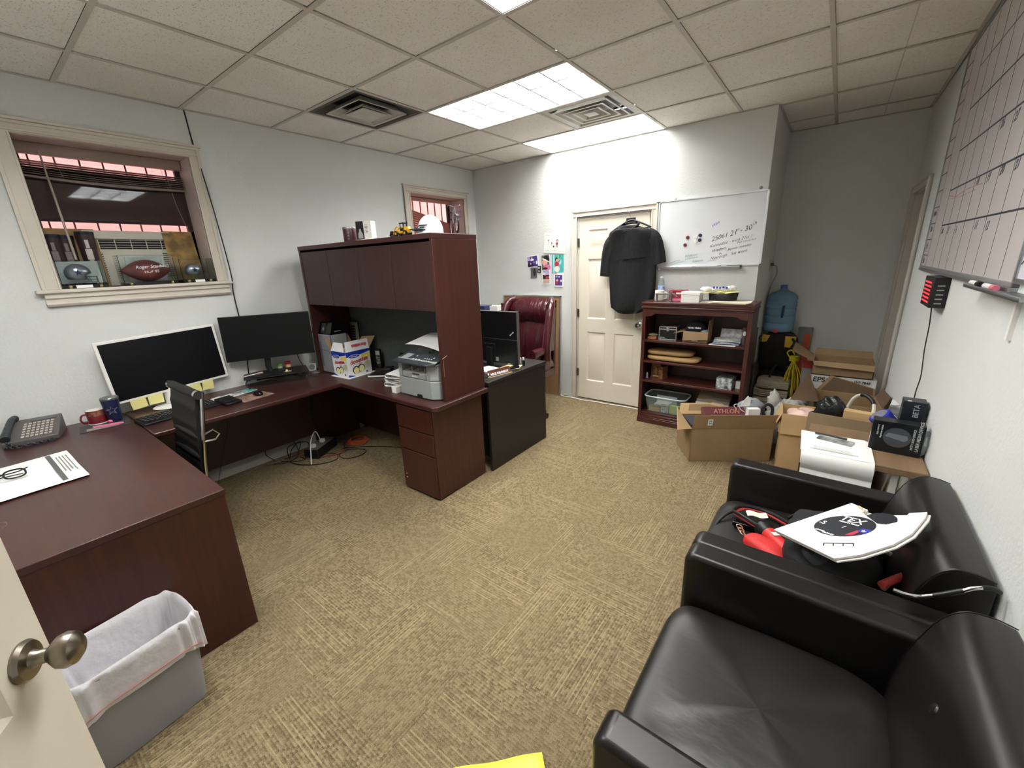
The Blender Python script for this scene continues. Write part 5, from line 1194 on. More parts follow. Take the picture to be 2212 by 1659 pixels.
for k, (x, y, r_, h_, m_, lab) in enumerate(((-2.105, 2.80, .016, .10, BLK, 'taller black bottle on the espresso desk beside the monitor'), (-2.055, 2.825, .013, .07, BLK, 'shorter black bottle on the espresso desk corner beside the tall one'), (-2.13, 2.86, .02, .085, WHT, 'white bottle behind the two black bottles on the espresso desk'))):
    t = thing('small_bottle', lab, 'bottle', (x, y, ZE), 0, 'small bottles on the espresso desk'); g = G(); g.lathe([(r_, 0), (r_, h_ * .6), (r_ * .5, h_ * .72), (r_ * .5, h_ * .75), (0, h_ * .75)], n=18); g.build('body', m_, t); g = G(); g.lathe([(r_ * .6, h_ * .73), (r_ * .6, h_), (0, h_)], n=14); g.build('cap', WHT if m_ is BLK and k else BLK, t)
g = G(T(-2.13, 2.70, ZE) @ rot(0, 0, 20)); g.surf(lambda u, v: (-.11 + .22 * u, -.07 + .14 * v, .002 + .008 * math.sin(u * 5) ** 2), 10, 3, .0006); tag(g.build('yellow_paper', PAD), 'crumpled yellow paper on the espresso desk under the monitor edge', 'paper')
g = G(T(-2.18, 2.55, ZE) @ rot(0, 0, -8)); g.box(-.12, .06, -.09, .07, 0, .012); tag(g.build('paper_pile', PAPER), 'thin pile of white papers beside the name plate', 'papers')
t = thing('stapler', 'black stapler lying between the name plate and the bottles', 'stapler', (-2.045, 2.66, ZE), 70)
g = G(); g.box(-.06, .06, -.015, .015, 0, .008); g.build('base', ALU, t, bev=.002); g = G(); g.prism([(-.06, .01), (.055, .01), (.06, .028), (.02, .036), (-.06, .022)], -.014, .014, 'y'); g.build('arm', BLK, t, bev=.003)
for k, (x, y, lab) in enumerate(((-2.075, 2.375, 'small silver bell-like knob left of the name plate near the desk edge'), (-2.16, 2.40, 'second small silver knob just behind the first beside the name plate'))):
    g = G(T(x, y, ZE)); g.lathe([(.022, 0), (.022, .006), (.014, .012), (.02, .022), (.012, .034), (0, .037)], n=20); tag(g.build('silver_knob', NICK), lab, 'knob', 'silver knobs by the name plate')

t = thing('executive_chair', 'oxblood leather wingback executive chair behind the espresso desk', 'office chair', (-2.545, 3.46, 0), 2)
def seatf(u, v): return (-.27 + .54 * u, -.24 + .48 * v, .50 + .03 * math.sin(u * math.pi) * math.sin(v * math.pi))
g = G(); g.box(-.24, .24, -.25, .22, .40, .47); g.build('seat_base', BURG, t, bev=.03, seg=3)
g = G(); g.surf(seatf, 12, 12, .07); g.build('seat_cushion', BURG, t, smooth=60)
def backf(u, v):
    w_ = .255; z = .52 + .70 * v + (.028 * math.sin(u * math.pi) * v ** 3)
    y = .17 + .07 * v - .05 * math.sin(min(1, v / .72) * math.pi) * math.sin(u * math.pi) ** .5 - (.085 * math.sin(math.pi * max(0, (v - .66) / .34)) ** .7 if v > .66 else 0) * math.sin(math.pi * (.06 + .88 * u)) ** .4
    y += .008 * math.sin(u * 22) * math.sin(min(1, v / .68) * math.pi)
    return (-w_ + 2 * w_ * u, y, z)
g = G(); g.surf(backf, 40, 44, .09); g.build('back_cushion', BURG, t, smooth=70)
for s_ in (-1, 1):
    g = G()
    def wing(u, v, s_=s_):
        z = .62 + .58 * v; th = math.pi * (u - .5); dep = .14 * (1 - .45 * v) ** 1.0 + .05
        return (s_ * (.275 + .036 * math.cos(th) - .0 * v), .24 + .05 * v - dep * (.5 - .5 * math.sin(th)) * 1.25, z + .02 * math.cos(th) * (v > .97))
    g.tube(cr([(s_ * .285, .04, .63), (s_ * .29, .03, .76), (s_ * .29, .075, .95), (s_ * .285, .12, 1.10), (s_ * .265, .19, 1.20), (s_ * .22, .245, 1.225)], 6), [.048] * 6 + [.046] * 6 + [.043] * 12 + [.038] * 7, 14)
    g.surf(lambda u, v, s_=s_: (s_ * (.285 - .01 * u), .05 + .17 * u + .05 * v, .70 + .49 * v - .05 * u * v), 8, 12, .03); g.build('wing', BURG, t, smooth=70)
    g = G(); g.tube(cr([(s_ * .262, .10, .70), (s_ * .265, -.02, .725), (s_ * .265, -.20, .725)], 6), [.045] * 13, 16); g.box(*sorted((s_ * .22, s_ * .262)), -.17, .16, .44, .72); g.build('arm', BURG, t, smooth=50)
    g = G(frame((1, 0, 0), (0, 0, 1), (s_ * .265, -.203, .725))); g.tube([(.0, 0, 0)] + [(.006 * a * .5 * math.cos(a), .006 * a * .5 * math.sin(a), 0) for a in [k * .5 for k in range(2, 26)]], .004, 6); g.build('arm_scroll', BURG, t)
g = G(); g.surf(lambda u, v: (-.235 + .47 * u, .27 + .045 * v + .03 * math.sin(u * math.pi), .42 + .79 * v), 12, 10, .03); g.build('back_shell', BURG, t, smooth=60)
g = G(); g.cyl((0, 0, .1), (0, 0, .40), .03, n=14); g.build('column', CHROME, t)
for k in range(5):
    a = k * 2 * math.pi / 5; g = G(); g.tube([(0, 0, .11), (.29 * math.cos(a), .29 * math.sin(a), .075)], [.028, .018], 8); g.build('base_leg', P('walnut_base', (70, 40, 30), .4), t)
    g = G(T(.29 * math.cos(a), .29 * math.sin(a), .03)); g.cyl((-.02, 0, 0), (.02, 0, 0), .03, n=16); g.cyl((0, 0, 0), (0, 0, .05), .007, n=8); g.build('caster', BLK, t)

# ================================================================== BOOKCASE
BX0, BX1, BY0, BY1, BH = -1.418, -.497, 3.905, 4.235, 1.205
t = thing('bookcase', 'dark cherry bookcase with four open levels below the whiteboard', 'bookcase', ((BX0 + BX1) / 2, (BY0 + BY1) / 2, 0))
a_, b_ = (BX1 - BX0) / 2, (BY1 - BY0) / 2
g = G(); g.box(-a_ - .01, a_ + .01, -b_ - .015, b_, BH - .022, BH); g.build('top', SHELFW, t, bev=.004)
g = G(); g.box(-a_ - .006, a_ + .006, -b_ - .010, b_ - .01, BH - .042, BH - .022); g.box(-a_ - .01, a_ + .01, -b_ - .016, b_ - .01, BH - .058, BH - .042); g.box(-a_ - .002, a_ + .002, -b_ - .006, b_ - .01, BH - .075, BH - .058); g.build('cornice', SHELFW, t, bev=.004)
for x in (-a_, a_ - .02):
    g = G(); g.box(x, x + .02, -b_, b_, 0, BH - .06); g.build('side_panel', WOODZ, t, bev=.002)
    g = G(); g.box(*((x, x + .032) if x < 0 else (x - .012, x + .02)), -b_ - .004, -b_ + .002, .09, BH - .07); g.build('face_stile', SHELFW, t, bev=.002)
g = G(); ap = [(-a_ + .015, BH - .07), (a_ - .015, BH - .07), (a_ - .015, BH - .135), (a_ - .075, BH - .132)] + [(a_ - .075 - .05 * k / 6, BH - .132 + .025 * (.5 - .5 * math.cos(math.pi * k / 6))) for k in range(1, 7)] + [(-a_ + .125 - .05 * k / 6, BH - .107 - .025 * (.5 - .5 * math.cos(math.pi * k / 6))) for k in range(0, 7)] + [(-a_ + .015, BH - .135)]
g.prism(ap, -b_ - .003, -b_ + .012, 'y'); g.build('apron', SHELFW, t, bev=.001)
SZ = [.845, .64, .445, .112]
for z in SZ:
    g = G(); g.box(-a_ + .02, a_ - .02, -b_ + .01, b_ - .012, z - .022, z); g.build('shelf', SHELFW, t, bev=.003)
g = G(); g.box(-a_ + .01, a_ - .01, b_ - .012, b_ - .004, 0, BH - .03); g.build('back_panel', WOODZD, t)
g = G(); g.box(-a_ - .006, a_ + .006, -b_ - .010, b_ - .01, 0, .05); g.box(-a_ - .003, a_ + .003, -b_ - .006, b_ - .01, .05, .065); g.box(-a_, a_, -b_ - .002, b_ - .01, .065, .09); g.build('plinth', SHELFW, t, bev=.004)
# top of the bookcase
t = thing('water_bottle', 'clear plastic water bottle with a blue label behind the white mug', 'bottle', (-1.335, 4.145, BH))
g = G(); g.lathe([(.030, 0), (.031, .01), (.029, .05), (.031, .09), (.030, .14), (.022, .18), (.012, .20), (.012, .215)], n=24); g.build('bottle', CLEARP, t); g = G(); g.lathe([(.0315, .085), (.0315, .135)], n=24); g.build('label', P('label_blue', (70, 130, 210), .4, col2=(220, 230, 240), vs=40), t); g = G(); g.lathe([(.014, .203), (.014, .22), (0, .22)], n=16); g.build('cap', WHT, t)
mug('coffee_mug', 'white coffee mug with dark lettering at left of the bookcase top', 'mug', (-1.315, 4.045, BH), -95, .042, .098, P('mug_cream', (226, 222, 208), .3))
t = thing('clamp_tool', 'grey metal bar clamp standing on the bookcase top in front of the white mug', 'tool', (-1.24, 3.975, BH))
g = G(); g.box(-.09, .09, -.007, .007, .062, .074); g.box(-.085, -.07, -.012, .012, 0, .075); g.box(.045, .062, -.014, .014, 0, .09); g.cyl((-.0775, 0, 0), (-.0775, 0, .01), .014, n=14); g.cyl((.053, 0, 0), (.053, 0, .012), .018, n=14); g.build('clamp', P('tool_grey', (112, 108, 104), .45, metal=.5), t, bev=.002)
g = G(); g.tube([(.06, 0, .075), (.11, .0, .045)], .008, 8); g.build('screw', P('tool_grey', (112, 108, 104), .45, metal=.5), t)
t = thing('red_box', 'small dark red box lying behind the clamp on the bookcase top', 'box', (-1.165, 4.13, BH))
g = G(); g.box(-.075, .075, -.045, .045, 0, .095); g.build('carton', P('box_red', (150, 34, 48), .5), t, bev=.002); g = G(); g.box(-.01, .05, -.0462, -.045, .06, .075); g.build('label', WHT, t); g = G(); g.box(-.072, .072, -.0462, -.045, .0, .02); g.build('pale_stripe', PNK, t)
t = thing('white_carton', 'white lidded carton at the middle front of the bookcase top', 'box', (-1.005, 3.985, BH), -4)
g = G(); g.box(-.078, .078, -.055, .055, 0, .068); g.build('box_body', WHT, t, bev=.001); g = G(rot(0, 2, 0)); g.box(-.082, .082, -.058, .058, .069, .092); g.build('lid', PAPER, t, bev=.002)
t = thing('document_tray', 'oval black tray holding a heap of papers and bags on the bookcase top', 'tray', (-.765, 4.06, BH + .014))
g = G(); g.lathe([(.07, 0), (.088, .004), (.096, .065), (.093, .068), (.084, .012), (0, .012)], n=32, sx=1.25, sy=.8); g.build('bowl', BLK, t, smooth=50)
g = G(T(-.79, 4.06, BH + .084) @ rot(2, -2, 0)); g.surf(lambda u, v: (-.15 + .30 * u, -.075 + .15 * v, .006 * math.sin(u * 8 + v * 3)), 14, 5, .002); tag(g.build('paper_sheet', PAD), 'cream paper sheets lying across the black tray on the bookcase', 'papers')
g = G(T(-.79, 4.07, BH + .11)); g.ball((-.12, 0, 0), (.05, .04, .022), 18, 10, fn=lambda x, y, z: 1 + .12 * math.sin(9 * x + 5 * y)); g.ball((.08, 0, .006), (.045, .035, .026), 18, 10, fn=lambda x, y, z: 1 + .14 * math.sin(8 * x - 6 * z)); g.ball((-.02, 0, 0), (.06, .03, .018), 16, 8, fn=lambda x, y, z: 1 + .1 * math.sin(11 * x)); tag(g.build('plastic_bag', P('white_bag', (228, 228, 222), .35, bump=.3, bs=30)), 'crumpled white plastic bag on top of the papers on the bookcase', 'bag')
g = G(T(-.79, 4.03, BH + .125)); 
for k in range(5): g.box(-.055 + k * .025, -.04 + k * .025, -.016, .0, -.008 + .003 * (k % 2), .012 - .003 * (k % 3))
tag(g.build('blue_tool', P('blue_part', (50, 66, 180), .4)), 'bright blue plastic piece on the white bag over the bookcase', 'packet')
for k, (x, y, w_, d_, rz_, dz, lab) in enumerate(((-.70, 3.985, .15, .085, -5, 0, 'flat pile of cream envelopes at right front of the bookcase top'), (-.885, 3.975, .045, .05, 8, 0, 'small cream envelope between the white carton and the envelope pile'))):
    g = G(T(x, y, BH + dz) @ rot(0, 0, rz_))
    for q in range(3 if k == 0 else 2): g.M = T(x + .01 * q, y, BH + .0045 * q) @ rot(0, 0, rz_ + 4 * q); g.box(-w_, w_, -d_, d_, 0, .0044)
    tag(g.build('envelope_pile', P('cream_paper', (222, 216, 192), .7)), lab, 'envelopes')
# upper shelf
z = SZ[0]
t = thing('metal_case', 'small black case with aluminium edges on the top shelf of the bookcase', 'case', (-1.20, 4.045, z), 3)
g = G(); g.box(-.078, .078, -.06, .06, .004, .125); g.build('box_body', BLK, t)
g = G()
for q in ((-.082, .082, -.063, -.055, .0, .009), (-.082, .082, -.063, -.055, .118, .128), (-.082, -.074, -.063, -.055, 0, .128), (.074, .082, -.063, -.055, 0, .128), (-.08, .08, -.0625, -.059, .095, .105), (-.082, -.074, -.063, .063, .118, .128), (.074, .082, -.063, .063, .118, .128), (-.082, -.074, -.063, .063, 0, .009), (.074, .082, -.063, .063, 0, .009)): g.box(*q)
g.build('edge_trim', ALU, t, bev=.001)
g = G(); g.box(-.012, .012, -.068, -.062, .082, .115); g.build('latch', CHROME, t, bev=.002); g = G(); g.box(-.07, -.025, -.0615, -.06, .018, .026); g.build('label', GREYP, t)
t = thing('wooden_block', 'small wooden block with cloth at left end of the top bookcase shelf', 'block', (-1.345, 4.02, z)); g = G(); g.box(-.035, .045, -.05, .04, 0, .022); g.build('block', P('raw_wood', (150, 92, 58), .6), t, bev=.002); g = G(); g.ball((0, 0, .034), (.05, .045, .016), 16, 8); g.build('cloth', P('khaki', (110, 100, 72), .8), t)
t = thing('carton', 'small open cardboard carton with a torn front flap on the top bookcase shelf', 'box', (-.945, 4.05, z), 2)
def open_box(t, a, b, h, th=.004, mats=None, name='box_body'):
    g = G()
    for q in ((-a, a, -b, -b + th), (-a, a, b - th, b), (-a, -a + th, -b, b), (a - th, a, -b, b)): g.box(*q, 0, h)
    g.box(-a, a, -b, b, 0, th); return g.build(name, mats or CARD, t)
open_box(t, .105, .10, .10)
flap((-.105, -.10, .10), (.105, -.10, .10), (.11, -.125, .035), (-.10, -.13, .02), [CARD, CARDL])
flap((.105, .10, .10), (.105, -.10, .10), (.108, -.095, .20), (.108, .10, .205), [CARD, CARD])
flap((-.105, .10, .10), (-.105, -.10, .10), (-.19, -.10, .075), (-.19, .09, .08), [CARD, CARD])
g = G(); g.box(-.03, .025, -.1013, -.10, .012, .035); g.build('label', PAPER, t)
t = thing('baseball_cap', 'black baseball cap with white lettering sitting in the carton on the bookcase', 'cap', (-.965, 4.05, z + .085))
g = G(); g.surf(lambda u, v: (.09 * math.cos(2 * math.pi * u) * math.cos(v * 1.52), .085 * math.sin(2 * math.pi * u) * math.cos(v * 1.52), .105 * math.sin(v * 1.52) ** .9), 30, 12, .002, wrap=True); g.build('crown', P('cap_black', (24, 25, 28), .85), t, smooth=60)
text('TEXAS PRIDE', .02, WWHT, t, frame((1, 0, 0), (0, .2, 1), (-.052, -.0875, .04)), 'lettering', ex=.003, shear=.1)
g = G(T(-.87, 4.0, z + .10)); g.ball((0, 0, 0), (.035, .03, .014), 14, 8, fn=lambda x, y, z: 1 + .15 * math.sin(9 * x + 7 * y)); tag(g.build('clear_bag', P('grey_bag', (130, 134, 140), .25)), 'crumpled greyish plastic packet beside the black cap in the carton', 'packet')
for k, (x, y, rz_, dz, m_, lab) in enumerate(((-.705, 3.985, -4, .0, PAPER, 'white sheet lowest of the papers on the right of the top shelf'), (-.69, 4.02, 3, .016, P('mag_blue', (90, 104, 140), .4, col2=(200, 205, 214), vs=20), 'blue and grey magazine on the papers of the top shelf'), (-.69, 4.03, 8, .034, P('mag_green', (140, 150, 132), .4, col2=(224, 226, 226), vs=16), 'greenish magazine on top of the blue one on the top shelf'))):
    g = G(T(x, y, z + dz) @ rot(3 * (k > 0), 0, rz_)); g.surf(lambda u, v: (-.105 + .21 * u, -.08 + .15 * v, .001 + (.012 * math.sin(u * 3.1) if k else 0)), 10, 4, .001 + .010 * (k > 0)); tag(g.build('magazine', m_), lab, 'papers', 'papers on the top bookcase shelf')
t = thing('photo_sheet', 'whitish printed sheet standing behind the magazines on the top shelf', 'paper', (-.675, 4.13, z), -3); g = G(rot(-14, 0, 0)); g.box(-.095, .09, 0, .002, 0, .115); g.build('sheet', P('printed_sheet', (214, 216, 214), .5, col2=(120, 124, 130), vs=22), t)
t = thing('figurine', 'small dark and white figurine at the right end of the top bookcase shelf', 'figurine', (-.557, 4.02, z)); g = G(); g.lathe([(.02, 0), (.022, .01), (.012, .05), (.018, .09), (.012, .12), (.02, .15), (0, .165)], n=16); g.build('body', P('fig', (96, 66, 66), .4), t); g = G(); g.ball((0, -.012, .10), (.012, .01, .022), 10, 8); g.build('white_part', WHT, t)
z = SZ[1]
for k, (x, y, w_, dz, m_, lab) in enumerate(((-1.14, 4.05, .245, 0, P('manila', (172, 140, 92), .7), 'long padded manila envelope, lower one on the second shelf'), (-1.175, 4.07, .215, .050, P('manila2', (150, 118, 76), .7), 'long padded manila envelope lying on top of the other on the second shelf'))):
    g = G(T(x, y, z + .001 + dz) @ rot(0, 0, -2 + 3 * k)); g.ball((0, 0, .0225), (w_, .11, .0225), 32, 10, e=.45); tag(g.build('padded_envelope', m_, smooth=60), lab, 'envelope', 'padded envelopes on the second shelf')
z = SZ[2]
t = thing('ornate_frame', 'small ornate gilt relief ornament at left of the third shelf', 'ornament', (-1.305, 4.06, z), 6)
GLD = P('old_gold', (120, 88, 52), .4, metal=.4, var=.5, vs=40)
g = G(); g.box(-.055, .055, -.012, .012, 0, .012); g.box(-.05, -.035, -.012, .012, 0, .12); g.box(.035, .05, -.012, .012, 0, .12); g.prism([(-.05, .12), (.05, .12), (.03, .15), (0, .155), (-.03, .15)], -.012, .012, 'y'); g.box(-.036, .036, 0, .006, .01, .12); g.build('frame', GLD, t, bev=.002)
g = G(); g.ball((0, -.004, .06), (.022, .012, .045), 14, 10); g.build('relief_figure', P('relief', (150, 108, 80), .4, metal=.3), t); g = G(); g.box(-.03, .03, -.014, -.012, .008, .02); g.build('brass_plate', P('brass', (210, 184, 110), .3, metal=.6), t)
t = thing('patterned_book', 'small brown patterned book standing beside the gilt ornament', 'book', (-1.235, 4.05, z), -12); g = G(); g.box(-.022, .022, -.05, .05, 0, .125); g.build('cover', P('brown_pattern', (94, 62, 44), .5, col2=(150, 100, 60), vs=50), t, bev=.001)
t = thing('clear_figurine', 'tiny clear glass figure left of the gilt ornament', 'figurine', (-1.375, 4.0, z)); g = G(); g.lathe([(.012, 0), (.008, .015), (.011, .04), (.004, .055), (0, .058)], n=12); g.build('body', P('pale_glass', (170, 176, 176), .1), t)
t = thing('patterned_box', 'white box with black patterned print at right of the third shelf', 'box', (-.655, 4.03, z), -3)
g = G(); g.box(-.07, .06, -.085, .09, 0, .10); g.build('box_body', P('bw_print', (208, 214, 214), .5, col2=(60, 62, 64), vs=34), t, bev=.001)
t = thing('white_packet', 'small white packet behind and right of the black and white box', 'packet', (-.562, 4.05, z)); g = G(); g.box(-.02, .02, -.03, .03, 0, .07); g.build('packet', WHT, t, bev=.002)
z = SZ[3]
t = thing('storage_tub', 'clear plastic tub full of papers on the bottom shelf of the bookcase', 'tub', (-1.175, 4.055, z))
g = G()
def tub(u, v):
    a = 2 * math.pi * u; k = .86 + .14 * v; sg = lambda q: math.copysign(abs(q) ** .35, q)
    return (.20 * k * sg(math.cos(a)), .13 * k * sg(math.sin(a)), .003 + .16 * v)
g.surf(tub, 56, 6, .002, wrap=True); g.box(-.17, .17, -.11, .11, 0, .003); g.build('tub_wall', CLEARP, t, smooth=60)
g = G(); g.tube([tub(k / 56, 1.0) for k in range(56)], .0065, 8, closed=True); g.build('rim', P('tub_rim', (196, 206, 204), .3), t)
for q in (('white papers lying flat in the clear tub', (-.10, .04, -.105, .04, .075, .085), PAPER, 'papers'), ('pale upright paper at the back of the clear tub', (-.12, .08, .045, .05, .004, .135), P('grey_paper', (180, 184, 186), .6), 'paper')):
    g = G(T(-1.175, 4.055, z)); g.box(*q[1]); tag(g.build('tub_papers', q[2]), q[0], q[3])
for lab, x, w_, m_, h_, nm in (('curled manila envelopes showing through the left of the clear tub', -.10, .055, P('manila_bright', (214, 178, 104), .6), .05, 'manila_envelope'), ('small white and magenta printed box inside the clear tub', .005, .036, WHT, .09, 'printed_box'), ('yellow-green notes inside the right part of the clear tub', .095, .045, P('lime_note', (206, 220, 120), .7), .08, 'note_stack')):
    t = thing(nm, lab, 'paper' if 'box' not in nm else 'box', (-1.175 + x, 3.975, z + .004), -4)
    g = G(); g.box(-w_, w_, -.012, .03, 0, h_); g.build('body', m_, t, bev=.002)
    if nm == 'printed_box': g = G(); g.box(-w_, .012, -.0135, -.012, h_ - .028, h_ - .004); g.build('magenta_band', P('magenta', (180, 50, 90), .5), t); g = G(); g.box(-.022, -.010, -.0135, -.012, .03, .038); g.box(.01, .026, -.0135, -.012, .008, .014); g.build('dark_marks', INK, t)
t = thing('file_bin', 'open blue rimmed bin of upright manila folders on the bottom shelf', 'bin', (-.755, 4.06, z))
open_box(t, .155, .135, .09, .003, P('bin_dark', (44, 48, 66), .5)); g = G(); g.tube([(-.157, -.137, .09), (.157, -.137, .09), (.157, .137, .09), (-.157, .137, .09)], .004, 8, closed=True); g.build('rim', P('bin_rim', (90, 104, 150), .4), t)
for k in range(6):
    g = G(T(-.755, 3.965 + k * .036, z + .005) @ rot(-10, 0, 0)); hh = .165 + .018 * k; n_ = k % 3
    g.prism([(-.14, 0), (.14, 0), (.14, hh), (.05 - .06 * n_ + .05, hh), (.04 - .06 * n_ + .05, hh + .012), (-.04 - .06 * n_ + .04, hh + .012), (-.05 - .06 * n_ + .04, hh), (-.14, hh)], 0, .012, 'y')
    tag(g.build('file_folder', P('folder_front', (196, 200, 204), .7) if k == 0 else P('folder_manila', (148, 132, 108), .75)), ['white sheet frontmost in the bin of folders on the bottom shelf', 'manila folder second from the front in the file bin', 'manila folder third from the front in the file bin', 'manila folder fourth from the front in the file bin', 'manila folder next to last in the file bin', 'rearmost and tallest manila folder in the file bin'][k], 'folder', 'folders standing in the bin on the bottom shelf')
# ================================================================== ALCOVE AND PILE
t = thing('door_2', '', ''); del t['label']; del t['category']; struct(t); t.matrix_world = T(.44, 5.3, 0) @ rot(0, 0, math.degrees(math.atan(.010)))
g = G()
for a, b in ((-.93, -.87), (-.14, -.08)): g.box(-.018, 0, a, b, 0, 2.04); g.box(-.028, 0, *((a, a + .018) if a < -.5 else (b - .018, b)), 0, 2.10)
g.box(-.018, 0, -.93, -.08, 2.04, 2.10); g.box(-.028, 0, -.93, -.08, 2.085, 2.10)
for a, b in ((-.87, -.858), (-.152, -.14)): g.box(0, .13, a, b, 0, 2.04)
g.box(0, .13, -.87, -.14, 2.03, 2.04); g.build('casing', P('shade_trim', (196, 190, 180), .5), t, bev=.003)
g = G(); g.box(.05, .085, -.855, -.155, .01, 2.03); g.build('leaf', DOORM, t)

t = thing('water_jug', 'big translucent blue water cooler jug with a dark handle, standing on the black tool bag', 'water jug', (-.405, 5.10, .815), -8)
g = G(); rr = [(0, 0), (.12, .002), (.132, .012)]
for k in range(4): z0 = .03 + k * .075; rr += [(.134, z0), (.134, z0 + .05), (.128, z0 + .062)]
rr += [(.134, .335), (.13, .355), (.10, .39), (.05, .412), (.03, .425), (.028, .46), (.0275, .47)]
g.lathe(rr, n=40); g.build('jug_body', P('jug_blue', (140, 180, 205), .14, trans=.35, ior=1.15), t, smooth=50)
g = G(); g.lathe([(.031, .435), (.031, .47), (0, .472)], n=24); g.build('neck_cap', P('jug_cap', (60, 90, 160), .3), t)
g = G(); g.tube(cr([(.05, -.118, .27), (.052, -.140, .255), (.05, -.142, .18), (.045, -.122, .16)], 5), .011, 8); g.build('handle', P('jug_handle', (24, 40, 96), .3), t)
g = G(frame((1, 0, 0), (0, 0, 1), (.01, -.134, .02))); g.disc(0, 0, .022, 0, .003); g.build('red_sticker', P('sticker_red', (206, 70, 74), .4), t)
t = thing('power_plug', 'grey-brown plug with a cord hanging from the corner wall above the water jug', 'plug', (XC, 5.02, 1.485))
g = G(); g.box(0, .006, -.035, .035, -.055, .055); g.build('wall_plate', P('plate', (206, 204, 196), .5), t, bev=.002)
g = G(); g.box(.006, .035, -.014, .014, -.01, .02); g.build('plug', P('plug_brown', (98, 84, 66), .5), t, bev=.003)
g = G(); g.tube(cr([(.03, 0, .0), (.06, .02, -.02), (.065, .03, -.10), (.03, .03, -.22), (.01, .02, -.40), (.012, .02, -.62)], 7), .0035, 7); g.build('lead', P('cord_tan', (128, 112, 84), .6), t)
BAG = P('bag_nylon', (26, 27, 30), .8, bump=.4, bs=16, bd=.02); BAGY = P('bag_yellow', (206, 168, 60), .7)
t = thing('tool_bag', 'black and yellow tool bag standing in the alcove under the water jug', 'tool bag', (-.375, 5.06, .41))
g = G(); g.ball((0, 0, .2), (.165, .14, .2), 32, 18, e=.5, fn=lambda x, y, z: 1 + .02 * math.sin(7 * x + 5 * z)); g.build('body', BAG, t, smooth=70)
g = G(FBACK((0, -.141, .0))); g.prism([(-.145, .39), (-.075, .385), (-.10, .32), (-.145, .31)], 0, .006, 'z'); g.build('yellow_panel', BAGY, t); g = G(FBACK((0, -.141, .0))); g.prism([(.055, .385), (.148, .385), (.14, .27), (.06, .275)], 0, .006, 'z'); g.build('yellow_panel', BAGY, t)
g = G(); g.tube(cr([(.12, -.145, .36), (.14, -.19, .33), (.11, -.20, .25), (.10, -.16, .18)], 6), .012, 8); g.tube(cr([(-.14, -.12, .38), (-.17, -.14, .36), (-.16, -.15, .33)], 5), .008, 8); g.build('strap', BLK, t)
t = thing('duffel_bag', 'bulky black duffel bag below the yellow tool bag with drooping straps', 'bag', (-.36, 5.02, .02))
g = G(); g.ball((0, 0, .205), (.17, .20, .205), 32, 18, e=.6, fn=lambda x, y, z: 1 + .03 * math.sin(6 * x + 4 * z + 3 * y)); g.build('body', BAG, t, smooth=70)
g = G(); g.tube(cr([(.02, -.12, .47), (.0, -.30, .50), (-.02, -.42, .40), (.02, -.48, .22), (.10, -.52, .06), (.20, -.58, .02)], 7), .016, 8, flat=.45); g.tube(cr([(.10, -.12, .47), (.09, -.28, .48), (.09, -.38, .34), (.08, -.44, .2)], 7), .014, 8, flat=.5); g.box(-.03, .04, -.455, -.43, .25, .33); g.build('strap', BLK, t)
t = thing('orange_case', 'tall orange and grey flat case standing behind the cartons in the alcove', 'case', (-.165, 5.215, 0), -6)
g = G(); g.box(-.06, .045, -.03, .03, 0, .845); g.build('case', P('case_orange', (186, 84, 52), .5), t, bev=.006); g = G(); g.box(-.065, -.012, -.034, -.03, .5, .846); g.box(-.065, .05, -.034, .034, .79, .85); g.build('grey_part', P('case_grey2', (128, 130, 132), .5), t)
for k, (y, z, w_, m_, lab) in enumerate(((4.60, .02, .17, P('cloth_navy', (30, 36, 52), .9), 'dark blue bundle on the floor under the folded drop cloths'), (4.58, .16, .155, P('drop_cloth', (176, 164, 142), .9, var=.15, vs=20), 'lower folded beige drop cloth beside the bookcase'), (4.62, .265, .15, P('drop_cloth2', (188, 176, 154), .9, var=.15, vs=18), 'middle folded beige drop cloth beside the bookcase'), (4.60, .355, .14, P('drop_cloth', (176, 164, 142), .9), 'topmost folded beige drop cloth beside the bookcase'))):
    g = G(T(-.37 + .01 * k, y, z)); h_ = (.14, .10, .085, .08)[k]
    g.ball((0, 0, h_ / 2), (w_, .13, h_ / 2), 30, 12, e=.5, fn=lambda x, y_, z_, k=k: 1 + .03 * math.sin(9 * x + 6 * y_ + k) )
    if k:
        for q in range(4): g.tube(cr([(-w_ * .9, -.125, h_ * (.2 + .2 * q)), (-.05, -.138, h_ * (.15 + .2 * q)), (.05, -.136, h_ * (.25 + .19 * q)), (w_ * .92, -.12, h_ * (.2 + .2 * q))], 4), .008, 6)
    tag(g.build('folded_cloth', m_, smooth=60), lab, 'cloth', 'folded cloths beside the bookcase')
t = thing('leaning_board', 'thin grey-green board leaning upright between the bookcase and the cloths', 'board', (-.525, 4.40, 0)); g = G(); g.box(-.008, .008, -.14, .12, 0, .93); g.build('board', P('board_green', (92, 100, 92), .6), t)
t = thing('leaning_board', 'dark narrow board leaning just right of the grey-green one', 'board', (-.50, 4.46, 0)); g = G(); g.box(-.006, .006, -.10, .10, 0, .60); g.build('board', DGREY, t)
